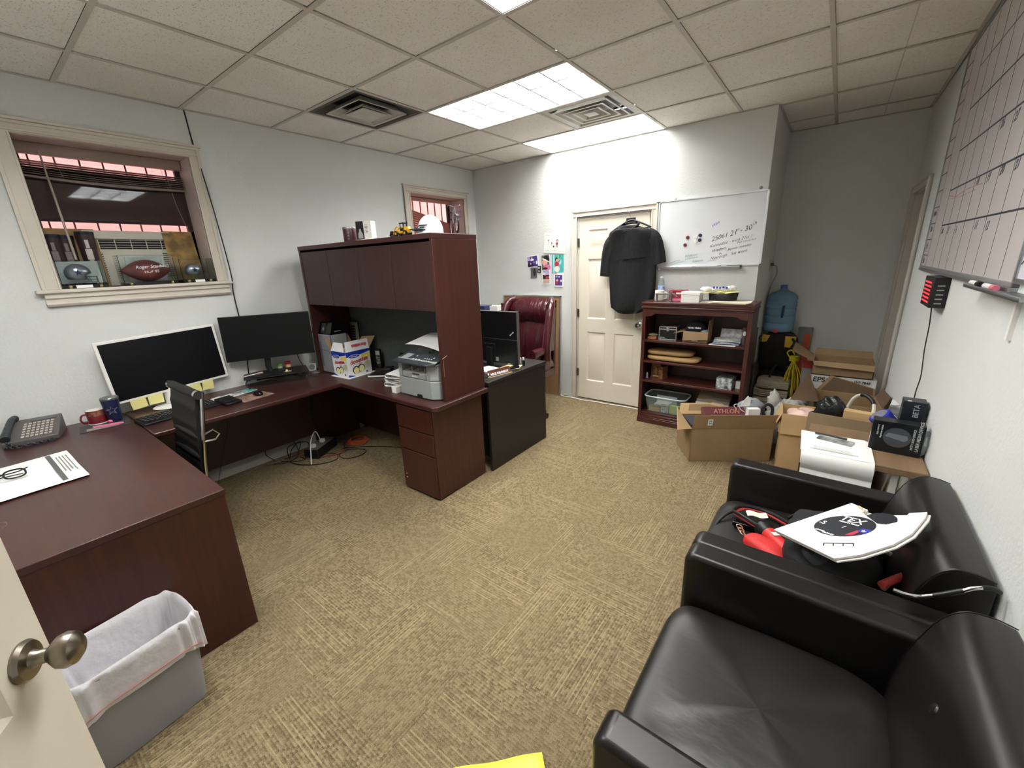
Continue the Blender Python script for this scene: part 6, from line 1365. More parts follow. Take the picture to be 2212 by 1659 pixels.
# yellow rope bundle
t = thing('yellow_rope', 'bundle of bright yellow cord hanging beside the cartons in the alcove', 'rope', (-.205, 4.62, .02))
g = G(); random.seed(3)
for k in range(11):
    a = random.uniform(-.09, .08); b = random.uniform(.22, .34); c = random.uniform(-.10, -.02)
    g.tube(cr([(.0 + random.uniform(-.015, .015), -.01, .62), (a * .5, c, .55), (a, c * 1.2, .45), (a * 1.25, c, b), (a * .8, -.0, b + .08), (0, .0, .55)], 5), .0045, 6)
for k in range(4): g.tube([(.035 * math.cos(q * math.pi / 7), .03 * math.sin(q * math.pi / 7), .60 + .012 * k) for q in range(14)], .0065, 6, closed=True)
g.tube(cr([(-.03, 0, .62), (-.06, -.01, .67), (-.03, -.02, .70), (.0, -.01, .66)], 5), .006, 6); g.tube(cr([(.03, -.05, .40), (.02, -.12, .22), (-.02, -.18, .12), (-.05, -.22, .0)], 6), .006, 6)
g.build('coil', P('rope_yellow', (206, 184, 36), .6), t)
def carton(name, lab, loc, rz, a, b, h, fl=(), m_=CARD, th=.005):
    t = thing(name, lab, 'carton', loc, rz); open_box(t, a, b, h, th, m_)
    for f in fl: flap(*f[:4], [f[4] if len(f) > 4 else m_, f[5] if len(f) > 5 else m_], 'flap', .004, t)
    return t
t = carton('cardboard_carton', 'open brown carton resting on the white printer box in the alcove', (.15, 4.46, .585), 0, .205, .15, .115,
   [((-.205, .15, .115), (-.205, -.15, .115), (-.36, -.20, .20), (-.36, .12, .22)), ((.205, .15, .115), (-.205, .15, .115), (-.20, .20, .165), (.20, .20, .165)), ((-.205, -.15, .115), (.205, -.15, .115), (.20, -.185, .075), (-.19, -.185, .085))])
g = G(FBACK((0, -.1515, .06))); g.prism([(-.15, .02), (-.02, -.005), (.02, .01), (.16, .035), (.1, .05), (-.14, .045)], 0, .001, 'z'); g.build('tape', P('tape', (176, 142, 96), .25), t)
t = thing('printer_carton', 'white printed printer carton under the open brown carton', 'box', (.17, 4.47, .46)); g = G(); g.box(-.215, .215, -.17, .16, 0, .12); g.build('box_body', P('carton_print_white', (206, 206, 200), .5), t, bev=.002)
text('WorkForce WF-7840', .027, INK, t, FBACK((-.065, -.171, .085)), 'lettering', bold=.0008); text('EPSON', .06, INK, t, FBACK((-.225 + .02, -.171, .065)), 'lettering', bold=.001)
g = G(FBACK((.0, -.171, 0)))
for k in range(6): g.disc(.02 + k * .028, .045, .009)
text('13"', .05, INK, t, FBACK((-.10, -.171, .02)), 'lettering', bold=.001); g.build('icon_row', P('icon_grey', (150, 150, 150), .5), t)
t = carton('cardboard_carton', 'closed brown carton on the floor under the printer carton', (.16, 4.47, 0), 0, .20, .16, .455, ()); g = G(); g.box(-.20, .20, -.16, .16, .452, .458); g.build('lid', CARD, t)
t = carton('cardboard_carton', 'brown carton with raised dark flaps between the printer carton and the black plastic bag', (.20, 3.99, 0), 4, .19, .165, .49,
   [((-.19, .165, .49), (-.19, -.165, .49), (-.36, -.14, .475), (-.26, .17, .64), CARDD, CARDD), ((.19, .165, .49), (-.19, .165, .49), (-.11, .16, .63), (.19, .20, .54), CARD, CARDD), ((.19, -.165, .49), (.19, .165, .49), (.225, .16, .56), (.225, -.15, .58), CARDD, CARDD)])
g = G(); g.box(-.185, .185, -.16, .16, .25, .26); g.build('inner_paper', CARDD, t)
t = thing('red_package', 'red and clear package beside the yellow cord', 'package', (-.085, 4.52, .02), 0); g = G(); g.box(-.045, .04, -.03, .03, 0, .62); g.build('sleeve', P('clear_sleeve', (140, 140, 140), .2), t); g = G(); g.box(-.04, .045, -.034, -.03, .57, .64); g.build('red_top', P('red_card', (186, 56, 52), .4), t)
t = carton('cardboard_carton', 'open light brown carton with a hanging front flap behind the big carton', (-.025, 3.675, 0), 6, .165, .13, .445,
   [((-.165, -.13, .445), (.165, -.13, .445), (.165, -.15, .30), (-.165, -.15, .29), CARDL, CARDL), ((-.165, .13, .445), (-.165, -.13, .445), (-.195, -.12, .36), (-.195, .12, .37), CARDL, CARDL)], m_=CARDL)
g = G(T(-.025, 3.675, .36)); g.ball((0, 0, .04), (.135, .10, .06), 22, 12, fn=lambda x, y, z: 1 + .12 * math.sin(8 * x + 6 * y)); tag(g.build('packing_bag', P('pink_wrap', (222, 186, 172), .35, var=.15, vs=12)), 'pinkish crumpled plastic wrap in the light brown carton', 'plastic wrap')
t = carton('cardboard_carton', 'tan carton whose tall front flap stands up just behind the small brown table', (.165, 3.22, 0), 0, .185, .20, .50,
   [((-.185, -.20, .50), (.185, -.20, .50), (.185, -.21, .645), (-.18, -.21, .655), CARD, P('cardboard_grey', (160, 138, 110), .8, var=.06)), ((.185, -.2, .5), (.185, .2, .5), (.215, .2, .56), (.215, -.18, .56))])
g = G(T(.10, 3.27, .50)); g.ball((0, 0, .10), (.085, .08, .095), 30, 18, fn=lambda x, y, z: 1 + .07 * math.sin(9 * x + 7 * z) + .05 * math.sin(14 * y + 5 * x)); g.ball((-.085, -.03, .07), (.03, .03, .022), 12, 8)
tag(g.build('black_plastic_bag', P('bin_liner_black', (24, 26, 28), .3, bump=.5, bs=14, bd=.03), smooth=60), 'round crumpled black plastic bag sticking out of the tan carton', 'plastic bag')
g = G(T(.235, 3.16, .45) @ rot(0, 0, -8)); g.box(-.075, .085, -.03, .03, 0, .205); tag(g.build('paper_bag', CARDL), 'plain light brown paper bag standing in the tan carton', 'paper bag')
g = G(T(.20, 3.055, .5)); g.ball((0, 0, .08), (.05, .025, .03), 14, 8); tag(g.build('yellow_item', P('neon_yellow', (222, 236, 40), .5)), 'bright yellow scrap at the rim of the tan carton', 'scrap')
t = thing('step_stool', 'white tubular handle with black grip rising out of the tan carton', 'stool', (.235, 3.25, 0)); 
g = G(); g.tube(cr([(-.07, .10, .15), (-.06, .10, .52), (-.04, .10, .66), (.0, .08, .715), (.045, .02, .715), (.065, -.04, .66), (.04, -.12, .52), (.03, -.12, .15)], 7), .0095, 12); g.build('tube_frame', P('ivory_tube', (200, 196, 182), .35), t)
g = G(); g.tube(cr([(.004, .077, .717), (.026, .05, .722), (.052, .01, .708), (.062, -.015, .69)], 5), .0125, 12); g.build('grip', BLK, t)
g = G(T(.335, 3.30, 0) @ rot(0, 8, 8)); g.box(-.004, .004, -.25, .16, .02, .68); tag(g.build('foam_board', P('foam_board', (222, 222, 218), .6)), 'white sheet board leaning against the right wall behind the blue speaker', 'board')
# big foreground carton
t = thing('cardboard_carton', 'largest open brown carton in front of the bookcase, with the Athlon box inside', 'carton', (-.570, 3.584, 0), 32)
A_, B_, C_ = .312, .17, .285
open_box(t, A_, B_, C_, .005, CARD)
flap((-A_, -B_, C_), (A_, -B_, C_), (A_ + .04, -B_ - .03, C_ + .125), (-A_ + .01, -B_ - .02, C_ + .12), [CARD, CARD])
flap((-A_, B_, C_), (-A_, -B_, C_), (-A_ - .12, -B_ - .04, C_ + .01), (-A_ - .07, B_ - .16, C_ + .12), [CARDL, CARDL])
flap((A_, B_, C_), (-A_, B_, C_), (-A_ + .02, B_ + .04, C_ + .085), (-A_ + .30, B_ + .05, C_ + .08), [CARDL, CARD])
flap((A_, -B_, C_), (A_, B_, C_), (A_ + .08, B_ - .02, C_ - .06), (A_ + .09, -B_ + .02, C_ - .07), [CARD, CARD])
g = G(frame((1, 0, 0), (0, -.02, .12), (-A_ + .13, -B_ - .0135, C_ + .04))); g.rect(-.018, .018, -.005, .05, .004, .001); g.build('address_label', PAPER, t)
g = G(frame((1, 0, 0), (0, -.02, .12), (-A_ + .13, -B_ - .0135, C_ + .04))); g.rect(-.010, .012, .028, .042, .0055, .0005); g.rect(-.010, .012, .008, .02, .0055, .0005); g.build('label_print', GREYP, t)
BR = T(-.570, 3.584, 0) @ rot(0, 0, 32)
t = thing('shoe_box', 'maroon box lettered ATHLON inside the big foreground carton', 'box', M=BR @ T(.02, .055, .27) @ rot(-22, 0, -2)); g = G(); g.box(-.16, .20, -.05, .06, -.10, .11); g.build('box_body', P('athlon_maroon', (112, 62, 66), .5, var=.1), t, bev=.002)
text('ATHLON', .05, P('copper_ink', (206, 140, 120), .4), t, FBACK((-.095, -.0515, .055)), 'lettering', bold=.001); g = G(FBACK((0, -.0512, .03))); g.rect(-.02, .10, 0, .006); g.build('text_line', P('copper_ink', (206, 140, 120), .4), t)
g = G(BR @ T(.22, .0, .31)); g.box(-.05, .04, -.03, .02, 0, .085); tag(g.build('white_and_black_box', P('small_box_bw', (236, 236, 236), .4)), 'small white box with dark lower edge in the big carton', 'box')
g = G(BR @ T(.24, .09, .30)); g.ball((0, 0, .06), (.10, .07, .08), 24, 14, fn=lambda x, y, z: 1 + .12 * math.sin(8 * x + 9 * y) + .08 * math.sin(15 * z)); tag(g.build('clear_plastic_bag', P('hazy_bag', (176, 184, 188), .2, trans=.35, ior=1.1), smooth=60), 'hazy clear plastic bag bulging at the right of the big carton', 'plastic bag')
g = G(BR @ T(.17, .03, .40)); g.prism([(-.04, 0), (.03, 0), (.035, .06), (.01, .09), (-.02, .05)], -.002, .002, 'y'); tag(g.build('white_tag', PAPER), 'white torn tag standing up beside the hazy plastic bag', 'paper')
g = G(BR @ T(.10, -.04, .40)); g.tube(cr([(-.03, 0, 0), (-.05, .01, .03), (-.02, .01, .04), (.0, 0, .0), (.03, -.01, -.02)], 5, False), .003, 6); tag(g.build('white_string', WHT), 'loop of white string over the maroon box', 'string')
g = G(BR @ T(.305, -.03, .34)); g.tube(cr([(0, 0, -.02), (-.02, .02, .05), (.02, .03, .085), (.05, .01, .06), (.04, -.01, -.02)], 6), .012, 8); tag(g.build('black_strap', BLK), 'black strap bunched at the right corner of the big carton', 'strap')
g = G(BR @ T(-.27, .02, .03)); g.box(-.025, .08, -.12, .10, 0, .26); tag(g.build('dark_folder', DGREY), 'dark grey folder standing at the left inside the big carton', 'folder')
g = G(T(-.20, 3.99, .02)); g.ball((0, 0, .20), (.12, .09, .20), 40, 26, fn=lambda x, y, z: 1 + .10 * math.sin(7 * x + 5 * z) + .07 * math.sin(13 * z + 9 * y) + .05 * math.sin(19 * x - 11 * z)); g.ball((-.07, -.02, .37), (.05, .04, .10), 24, 16, fn=lambda x, y, z: 1 + .15 * math.sin(8 * x + 9 * z) + .08 * math.sin(17 * y)); g.ball((.10, -.02, .36), (.07, .05, .05), 24, 12, fn=lambda x, y, z: 1 + .15 * math.sin(9 * x + 7 * y)); tag(g.build('white_sack', P('sack_white', (186, 184, 176), .5, bump=.4, bs=20), smooth=60), 'crumpled whitish sack between the bookcase and the cartons', 'sack')
g = G(T(-.02, 3.12, 0) @ rot(0, 0, 10)); g.box(-.10, .10, -.12, .10, 0, .10); tag(g.build('blue_bin', P('pale_blue_bin', (110, 140, 158), .4), bev=.006), 'pale blue plastic box on the floor beside the table', 'box')

# small brown table against the right wall
t = thing('side_table', 'small brown table with white metal legs against the right wall between armchair and cartons', 'table', (.235, 2.66, 0)); TZ = .63
g = G(); g.box(-.235, .225, -.23, .22, TZ - .035, TZ); g.build('tabletop', OAK, t, bev=.004)
for x, y in ((-.20, -.18), (.12, -.18), (-.20, .18), (.18, .18)):
    g = G(); g.box(x - .014, x + .014, y - .02, y + .02, 0, TZ - .035); g.build('leg', P('ivory_metal', (206, 204, 196), .4), t, bev=.002)
g = G(); g.box(-.234, -.214, -.20, .20, TZ - .14, TZ - .035); g.build('side_rail', CARD, t)
# papers hanging over the table edge
t = thing('printed_papers', 'stack of white printed sheets drooping over the near edge of the brown table', 'papers', (.10, 2.50, TZ))
def droop(off, ln, x0=-.12, x1=.165):
    def f(u, v):
        s_ = ln * v; y = .20 - s_; z = .004 + off
        if y < -.06: k = -.06 - y; ang = min(1, k / .10) * 1.35; z -= k * math.sin(ang) * .95; y = -.06 - k * math.cos(ang) * .9
        return (x0 + (x1 - x0) * u + .012 * v, y + .0, z + .006 * (u - .5) ** 2)
    return f
for k in range(3): g = G(); g.surf(droop(.0025 * k, .40 - .06 * k, -.12 - .006 * k, .165 - .010 * k), 8, 22, .001); g.build('sheet', PAPER, t)
FP = T(0, 0, .0118)
g = G(FP)
for k in range(4): g.rect(-.07, .09 - .01 * (k % 2), -.045 + k * .013, -.0435 + k * .013)
g.line([(-.08, -.05), (.11, -.05), (.11, -.04), (-.08, -.04), (-.08, -.05)], .0012); g.build('print_lines', GREYP, t)
g = G(T(.12, 2.62, TZ + .012) @ rot(0, 0, -14)); g.box(-.075, .075, -.032, .032, 0, .004); tag(g.build('photo_sheet', P('bw_photo', (96, 96, 94), .35, col2=(190, 190, 186), vs=22)), 'dark glossy photo sheet lying on top of the white papers', 'photo')
g = G(T(.10, 2.665, TZ + .018) @ rot(0, 90, 0) @ rot(8, 0, 0)); g.cyl((0, 0, -.07), (0, 0, .07), .0055, n=10); tag(g.build('grey_pen', DGREY), 'dark grey pen lying behind the photo sheet on the papers', 'pen')
t = thing('drive_box', 'black retail box picturing a slim device, at the front right of the brown table', 'box', (.353, 2.65, TZ), -3)
g = G(); g.box(-.098, .094, -.035, .035, 0, .160); g.build('carton', P('retail_black', (20, 22, 26), .3), t, bev=.001)
g = G(FBACK((0, -.0355, 0))); g.disc(.0, .085, .052, 0, .0004, ry=.05); g.build('glow_print', P('glow_print', (70, 74, 80), .3), t)
g = G(FBACK((0, -.036, 0))); g.prism([(-.045, .085), (.028, .070), (.04, .082), (.036, .10), (-.035, .105)], 0, .0006, 'z'); g.build('device_picture', P('device_print', (110, 116, 124), .3), t)
merge_text([('LASER MESH DEVICE', .017, FBACK((.082, -.0358, .03)) @ rot(0, 0, 90), 0), ('HDTV AND DEVICE', .012, FBACK((.062, -.0358, .035)) @ rot(0, 0, 90), 0), ('wireless streaming', .009, FBACK((-.062, -.0358, .14)) @ rot(0, 0, -90), 0), ('2.4 and 5 GHz', .009, FBACK((-.077, -.0358, .14)) @ rot(0, 0, -90), 0)], P('grey_ink', (180, 184, 188), .5), t)
g = G(); g.box(-.0988, -.098, -.012, .014, .03, .085); g.build('white_label', WHT, t)
g = G(); g.ball((.10, 0, .07), (.022, .03, .06), 14, 10, fn=lambda x, y, z: 1 + .15 * math.sin(9 * z + 6 * y)); g.build('plastic_wrap', P('hazy_bag', (176, 184, 188), .2, trans=.35, ior=1.1), t)
t = thing('camera_box', 'taller black box with faint lettering standing at the back right of the table', 'box', (.416, 2.805, TZ), -2)
g = G(); g.box(-.05, .038, -.04, .045, 0, .235); g.build('carton', P('retail_black2', (30, 34, 42), .35), t, bev=.002)
text('BETA', .03, P('grey_ink', (180, 184, 188), .5), t, FBACK((.012, -.0456, .155)) @ rot(0, 0, 90), 'lettering'); g = G(); g.box(-.035, -.02, -.035, -.02, .2352, .236); g.build('white_sticker', WHT, t)
t = thing('speaker', 'blue tube shaped speaker lying on the table behind the black boxes', 'speaker', (.330, 2.79, TZ + .088), 10); t.rotation_euler = (0, math.radians(48), math.radians(10))
g = G(); g.tube([(-.07, 0, 0), (-.066, 0, 0), (.07, 0, 0), (.074, 0, 0)], [.044, .05, .05, .044], 28); g.build('body', BLUE, t); g = G(); g.tube([(-.074, 0, 0), (-.07, 0, 0)], [.034, .038], 24); g.build('end_cap', P('speaker_grey', (110, 110, 122), .5), t)
g = G(frame((0, -1, 0), (0, 0, 1), (-.03, -.0, .049)) ); g = G(T(-.03, -.02, .047)); g.box(-.009, .009, -.007, .007, 0, .002); g.build('white_label', WHT, t)
t = thing('clear_pouch', 'clear pouch with dark contents behind the blue speaker', 'pouch', (.365, 2.862, TZ), 0); g = G(); g.ball((0, 0, .09), (.05, .018, .09), 18, 12, e=.6, fn=lambda x, y, z: 1 + .06 * math.sin(8 * x + 7 * z)); g.build('pouch_body', P('pouch_dark', (60, 60, 60), .15, col2=(170, 170, 168), vs=16), t)

# ================================================================== RIGHT WALL
t = thing('planning_board', 'large whiteboard ruled as a wall planner on the right wall with a tray', 'whiteboard', M=FR(3.935, 1.483))
g = G(); g.box(0, 1.87, .0, 1.215, .0, .012); g.build('writing_surface', P('planner_enamel', (206, 198, 196), .3, coat=.3, var=.04, vs=2), t)
g = G()
for q in ((-.006, 1.876, -.008, .008), (-.006, 1.876, 1.207, 1.222), (-.006, .008, -.008, 1.222), (1.862, 1.876, -.008, 1.222)): g.box(q[0], q[1], q[2], q[3], 0, .018)
g.build('frame', P('planner_frame', (150, 150, 150), .4, metal=.5), t, bev=.002)
g = G(); g.box(.0, 1.87, -.022, -.008, 0, .022); g.box(1.50, 2.15, -.03, -.022, .0, .06); g.box(1.50, 2.15, -.03, -.016, .057, .06); g.build('tray', ALU, t, bev=.001)
g = G(T(0, 0, .0125))
for z in (.235, .42, .62, .82, 1.02): g.rect(.40, 1.86, z, z + .007 if z < .9 else z + .004)
g.build('thick_rules', P('navy_tape', (30, 30, 52), .5), t)
g = G(T(0, 0, .0125))
for k in range(8): x = .40 + k * .185; g.rect(x, x + .003, .01, 1.20)
g.rect(.165, .1675, .01, 1.2); g.build('thin_rules', P('pencil_grey', (110, 108, 110), .5), t)
g = G(T(0, 0, .0125))
for k in range(12): z = .07 + k * .095; g.rect(.012, .165, z, z + .005)
g.build('row_ticks', INK, t)
hand = [(.03, .02, 'Sat'), (.03, .11, 'Fri'), (.03, .21, 'Thu'), (.03, .30, 'Wed'), (.42, .19, '1st'), (.60, .19, '2'), (.79, .185, '3'), (1.16, .19, '11'), (1.34, .18, '12'), (1.16, .38, '19'), (1.34, .385, '20'), (.98, .385, '18'), (1.16, .58, '26'), (1.34, .57, '27'), (1.52, .38, '21')]
merge_text([(s_, .05, T(x, z, .0128) @ rot(0, 0, 6), .25) for x, z, s_ in hand], P('pencil_dark', (70, 70, 76), .5), t, 'handwriting')
g = G(T(0, 0, .0128)); g.line([(.42, .395), (.6, .375), (.8, .39), (1.1, .385)], .003); g.line([(.43, .375), (.7, .365), (1.0, .37)], .002); g.build('red_handwriting', P('faded_red_ink', (190, 120, 120), .5), t)
t = thing('posted_calendar', 'second framed sheet with dark marks beyond the planner at right edge of the photo', 'notice board', M=FR(2.05, 1.50))
g = G(); g.box(0, .6, .0, .55, 0, .016); g.build('sheet_board', P('calendar_white', (214, 212, 220), .4), t)
g = G()
for q in ((0, .6, -.01, .006), (0, .014, 0, .55), (0, .6, .545, .555)): g.box(q[0], q[1], q[2], q[3], 0, .02)
g.build('frame', ALU, t)
g = G(T(0, 0, .0165)); g.rect(.03, .20, .17, .182); g.rect(.03, .20, .34, .35); g.line([(.02, .10), (.05, .13), (.08, .09), (.10, .12), (.12, .06)], .006); g.line([(.02, .05), (.06, .08), (.12, .03)], .005); g.build('dark_marks', INK, t)
for k, (y, m1, m2, lab) in enumerate(((2.36, WHT, INK, 'white marker with a black cap on the right wall board tray'), (2.17, WHT, P('marker_pink', (222, 120, 140), .4), 'white marker with a pinkish end on the right wall board tray nearest the photo edge'))):
    t = thing('marker', lab, 'marker', M=FR(y, 1.483 - .0125, .04)); g = G(); g.cyl((-.07, 0, 0), (.025, 0, 0), .0085, n=12); g.build('barrel', m1, t); g = G(); g.cyl((.025, 0, 0), (.065, 0, 0), .0095, n=12); g.build('cap', m2, t)
# wall clock
t = thing('led_clock', 'small black box clock with glowing red digits on the right wall', 'clock', M=FR(3.27, 1.305))
g = G(); g.box(0, .255, .0, .152, .0, .062); g.build('case', BLK, t, bev=.003)
REDL = P('led_red', (255, 60, 70), .4, emit=(255, 36, 48), es=0.8)
g = G(T(0, 0, .0625))
for k in range(6): g.rect(.03, .215 - .01 * (k % 2), .022 + k * .0195, .030 + k * .0195)
g.build('led_rows', REDL, t)
g = G()
for k in range(5): g.box(.2552, .2558, .02 + k * .022, .026 + k * .022, .018, .045)
g.build('side_slots', GREYP, t)
g = G(); g.tube(cr([(.12, 0, .03), (.115, -.10, .02), (.10, -.25, .012), (.16, -.38, .010), (.13, -.50, .010), (.20, -.62, .010), (.22, -.70, .02)], 8), .0028, 7); g.build('lead', CORD, t)
g = G(FR(2.0, 1.315)); g.box(-.010, .010, 0, .125, 0, .012); tag(g.build('wall_strip', WHT), 'short white plastic strip on the right wall under the board tray', 'strip')

# ================================================================== ARMCHAIRS
def armchair(lab, y, first=None):
    if first is not None:
        t = copy_tree(first); t.location = (-.285, y, 0); t['label'] = lab; return t
    t = thing('armchair', lab, 'armchair', (-.285, y, 0), 0, 'black leather armchairs by the right wall')
    for s_ in (-1, 1):
        g = G(); a, b = sorted((s_ * .312, s_ * .402)); g.prism([(0, .03), (.72, .03), (.72, .612), (.02, .622), (.0, .60)], a, b, 'y'); g.build('arm', LEATH, t, bev=.026, seg=5)
        g = G(); yy = s_ * .3185; y2 = s_ * .3955
        for q in (yy, y2): g.tube(cr([(.0065, q, .10), (.0065, q, .40), (.007, q, .58), (.022, q, .609), (.05, q, .6135), (.3, q, .6105), (.64, q, .6065)], 4), .0022, 6)
        g.build('arm_piping', LEATH, t)
    g = G(); g.box(.01, .70, -.312, .312, .05, .27); g.build('front_rail', LEATH, t, bev=.012, seg=3)
    def cush(u, v):
        a = 2 * math.pi * u
        return (0, 0, 0)
    g = G(); g.ball((.285, 0, .355), (.30, .312, .098), 56, 28, e=.30, fn=lambda x, y_, z: 1); g.v = [Vector((p.x, p.y, p.z + (.012 * math.cos((p.x - .28) * 4.5) * math.cos(p.y * 4.6) + .0025 * math.sin(p.x * 30 + p.y * 24) + .002 * math.sin(p.y * 41 - p.x * 13) if p.z > .36 else 0))) for p in g.v]
    g.build('seat_cushion', LEATHS, t, smooth=80)
    pr = [(.50, .20), (.555, .30), (.565, .43), (.58, .56), (.61, .67), (.635, .722), (.665, .748), (.705, .752), (.745, .742), (.752, .72), (.752, .20)]
    g = G()
    P2 = cr([(p[0], 0, p[1]) for p in pr[:9]], 4) + [Vector((.752, 0, .72)), Vector((.752, 0, .10)), Vector((.52, 0, .10))]
    n_ = 22; rows_ = []
    for j in range(n_ + 1):
        y_ = -.311 + .622 * j / n_; e_ = abs(2 * j / n_ - 1); k = .014 * (1 - e_ ** 4)
        rows_.append([(p.x - (k if p.x < .70 and p.z > .2 else 0), y_, p.z + (k * .4 if p.z > .70 else 0)) for p in P2])
    m_ = len(P2); vs = [p for r in rows_ for p in r]; fs = [tuple(range(m_ - 1, -1, -1)), tuple(n_ * m_ + k for k in range(m_))]
    for j in range(n_):
        for i in range(m_): fs.append((j * m_ + i, j * m_ + (i + 1) % m_, (j + 1) * m_ + (i + 1) % m_, (j + 1) * m_ + i))
    g.add(vs, fs); g.build('backrest', LEATH, t, bev=.006, smooth=40)
    for s_ in (-1, 1):
        g = G(); g.tube([(p.x, s_ * .311, p.z) for p in P2[:-3]], .0016, 6); g.build('back_piping', LEATH, t)
    g = G(T(.590, .06, .650) @ rot(0, -62, 0)); g.lathe([(.013, -.006), (.013, .001), (.009, .005), (0, .006)], n=18); g.build('button', LEATH, t)
    for x in (.04, .66):
        for y_ in (-.36, .36): g = G(); g.cyl((x, y_, 0), (x, y_, .05), .018, .022, 12); g.build('foot', BLK, t)
    return t
ac = armchair('empty black leather armchair nearest the camera against the right wall', 1.0)
ac2 = armchair('black leather armchair next to the brown table, piled with a white sign and red items', 1.797, ac)

# things on the far armchair
SZ_ = .468
t = thing('equipment_bag', 'black bag with a red tubular handle lying on the far armchair under the white sign', 'bag', (.12, 1.74, SZ_))
g = G(); g.ball((.01, 0, .066), (.145, .22, .066), 30, 14, e=.6, fn=lambda x, y, z: 1 + .03 * math.sin(7 * x + 9 * y)); g.build('body', BAG, t, smooth=60)
g = G(); g.tube(cr([(.10, .03, .135), (.182, .045, .147), (.213, .027, .147), (.228, -.037, .147), (.21, -.11, .147), (.165, -.177, .145), (.128, -.235, .147)], 7), .0115, 12); g.build('red_handle', P('red_tube', (196, 72, 66), .45), t)
g = G(); g.tube(cr([(.14, .01, .125), (.205, -.04, .128), (.195, -.12, .128), (.155, -.18, .128), (.135, -.225, .130)], 6), .008, 10); g.build('grey_tube', GREYP, t)
g = G(T(-.04, -.15, .12) @ rot(20, 20, 0)); g.lathe([(.04, 0), (.045, .01), (.03, .02), (0, .02)], n=24); g.build('round_cap', DGREY, t)
t = thing('sign_board', 'white folded cardboard sign with a black printed disc, lying tilted over the far armchair', 'sign', M=frame((1, 0, .42), (0, 1, 0), (.13, 1.70, .6956)))
out1 = [(-.195, -.077), (-.01, -.256), (.056, -.232), (.136, -.172), (.183, -.111), (.225, -.013), (.233, .023), (.19, .02), (.163, -.034), (.127, -.053), (.104, -.046), (.074, .019), (.084, .051), (.039, .108)]
g = G(); g.prism(out1, -.003, .003, 'z'); g.prism([(x + .006, y - .004) for x, y in out1[:7] + [(.12, .03), (.084, .045), (.039, .100)]], -.010, -.006, 'z'); g.build('board', P('sign_white', (226, 222, 218), .6, bump=.15, bs=200), t)
g = G(); g.disc(.016, -.058, .086, .0032, .0008, 44, ry=.069); g.disc(.112, -.004, .045, -.0058, .0012, 30); g.build('black_disc', P('disc_black', (30, 32, 38), .4), t)
g = G(); g.prism([(.017, -.119), (.038, -.121), (.062, -.097), (.052, -.090)], .0042, .0046, 'z'); g.build('red_print', P('print_red', (206, 50, 62), .5), t)
g = G(); g.prism([(.051, -.093), (.069, -.115), (.090, -.092), (.066, -.079)], .0044, .0048, 'z'); g.build('blue_print', P('print_blue', (40, 56, 170), .5), t)
g = G(); g.star(.068, -.098, .008, .0051, .0004, a0=60); g.build('star_print', WWHT, t)
merge_text([('-S', .028, T(-.058, -.035, .0043) @ rot(0, 0, -25), 0), ('TEX', .042, T(.002, -.012, .0043) @ rot(0, 0, -35), 0), ('MADE IN TEXAS', .009, T(.002, -.026, .0043) @ rot(0, 0, -35), 0), ('LIMITED', .009, T(-.066, -.078, .0043) @ rot(0, 0, -38), 0), ('MADE BY', .009, T(-.045, -.100, .0043) @ rot(0, 0, -35), 0), ('/', .02, T(.01, -.07, .0043) @ rot(0, 0, -40), 0)], WWHT, t)
g = G(T(.0, -.178, .0036)); g.rect(-.04, .04, .006, .010)
for k in range(4): g.rect(-.04 + k * .026, -.037 + k * .026, -.008, .010)
g.build('bar_print', INK, t)
g = G(); g.tube([(.060, .075, .004), (.074, .045, .006), (.072, .025, .005)], .004, 6); g.build('torn_edge', P('tan_edge', (196, 186, 150), .7), t)
t = thing('flashlight', 'red flashlight with a black head lying on the far armchair seat', 'flashlight', M=T(-.085, 1.79, SZ_ + .035) @ rot(0, 0, -50))
g = G(); g.tube([(.02, 0, 0), (.05, 0, 0), (.17, 0, -.004)], [.030, .030, .026], 24); g.build('body', P('flash_red', (206, 44, 44), .45), t)
g = G(); g.tube([(-.022, 0, 0), (-.02, 0, 0), (.0, 0, 0), (.022, 0, 0)], [.028, .034, .034, .031], 26); g.build('head', BLK, t)
g = G(T(.062, -.0, .0305) @ rot(0, 0, 90)); g.rect(-.014, .014, -.012, .012, 0, .0008); g.build('label', WHT, t); text('HART', .012, BLK, t, T(.055, -.012, .0316) @ rot(0, 0, 90), 'lettering')
t = thing('zip_pouch', 'red curved zip pouch with a gold zip pull on the far armchair', 'pouch', (-.085, 1.665, SZ_ + .002), -32)
g = G(); g.ball((.02, 0, .035), (.085, .045, .035), 26, 14, e=.7); g.build('pouch_body', RED, t, smooth=60)
g = G(); g.tube([(.02 + .086 * math.cos(a * math.pi / 16), .046 * math.sin(a * math.pi / 16), .036) for a in range(32)], .0022, 6, closed=True); g.build('zip_seam', P('dark_red', (140, 24, 26), .5), t)
g = G()
for k in range(3): g.M = T(-.075 - .018 * k, .012 * (k - 1), .05) @ rot(30 * k, 20, 20 * k); g.tube([(.012 * math.cos(a * math.pi / 6), .007 * math.sin(a * math.pi / 6), 0) for a in range(12)], .0024, 6, closed=True)
g.build('zip_pull', P('rose_gold', (220, 170, 140), .25, metal=.8), t)
t = thing('jumper_cables', 'looped red and black jumper cables at the front of the far armchair seat', 'cables', (-.12, 1.90, SZ_))
for k, (m_, dz, dx) in enumerate(((BLK, .022, 0), (P('cable_red', (200, 60, 60), .45), .010, .008))):
    g = G(); g.tube(cr([(.02 + dx, -.11, dz + .02), (-.06 + dx, -.06, dz + .02), (-.10 + dx, .0, dz), (-.07 + dx, .06, dz), (.02, .07, dz), (.12, .0, dz + .01), (.20, -.04, dz)], 8), .0075, 8); g.build('black_lead' if k == 0 else 'red_lead', m_, t)
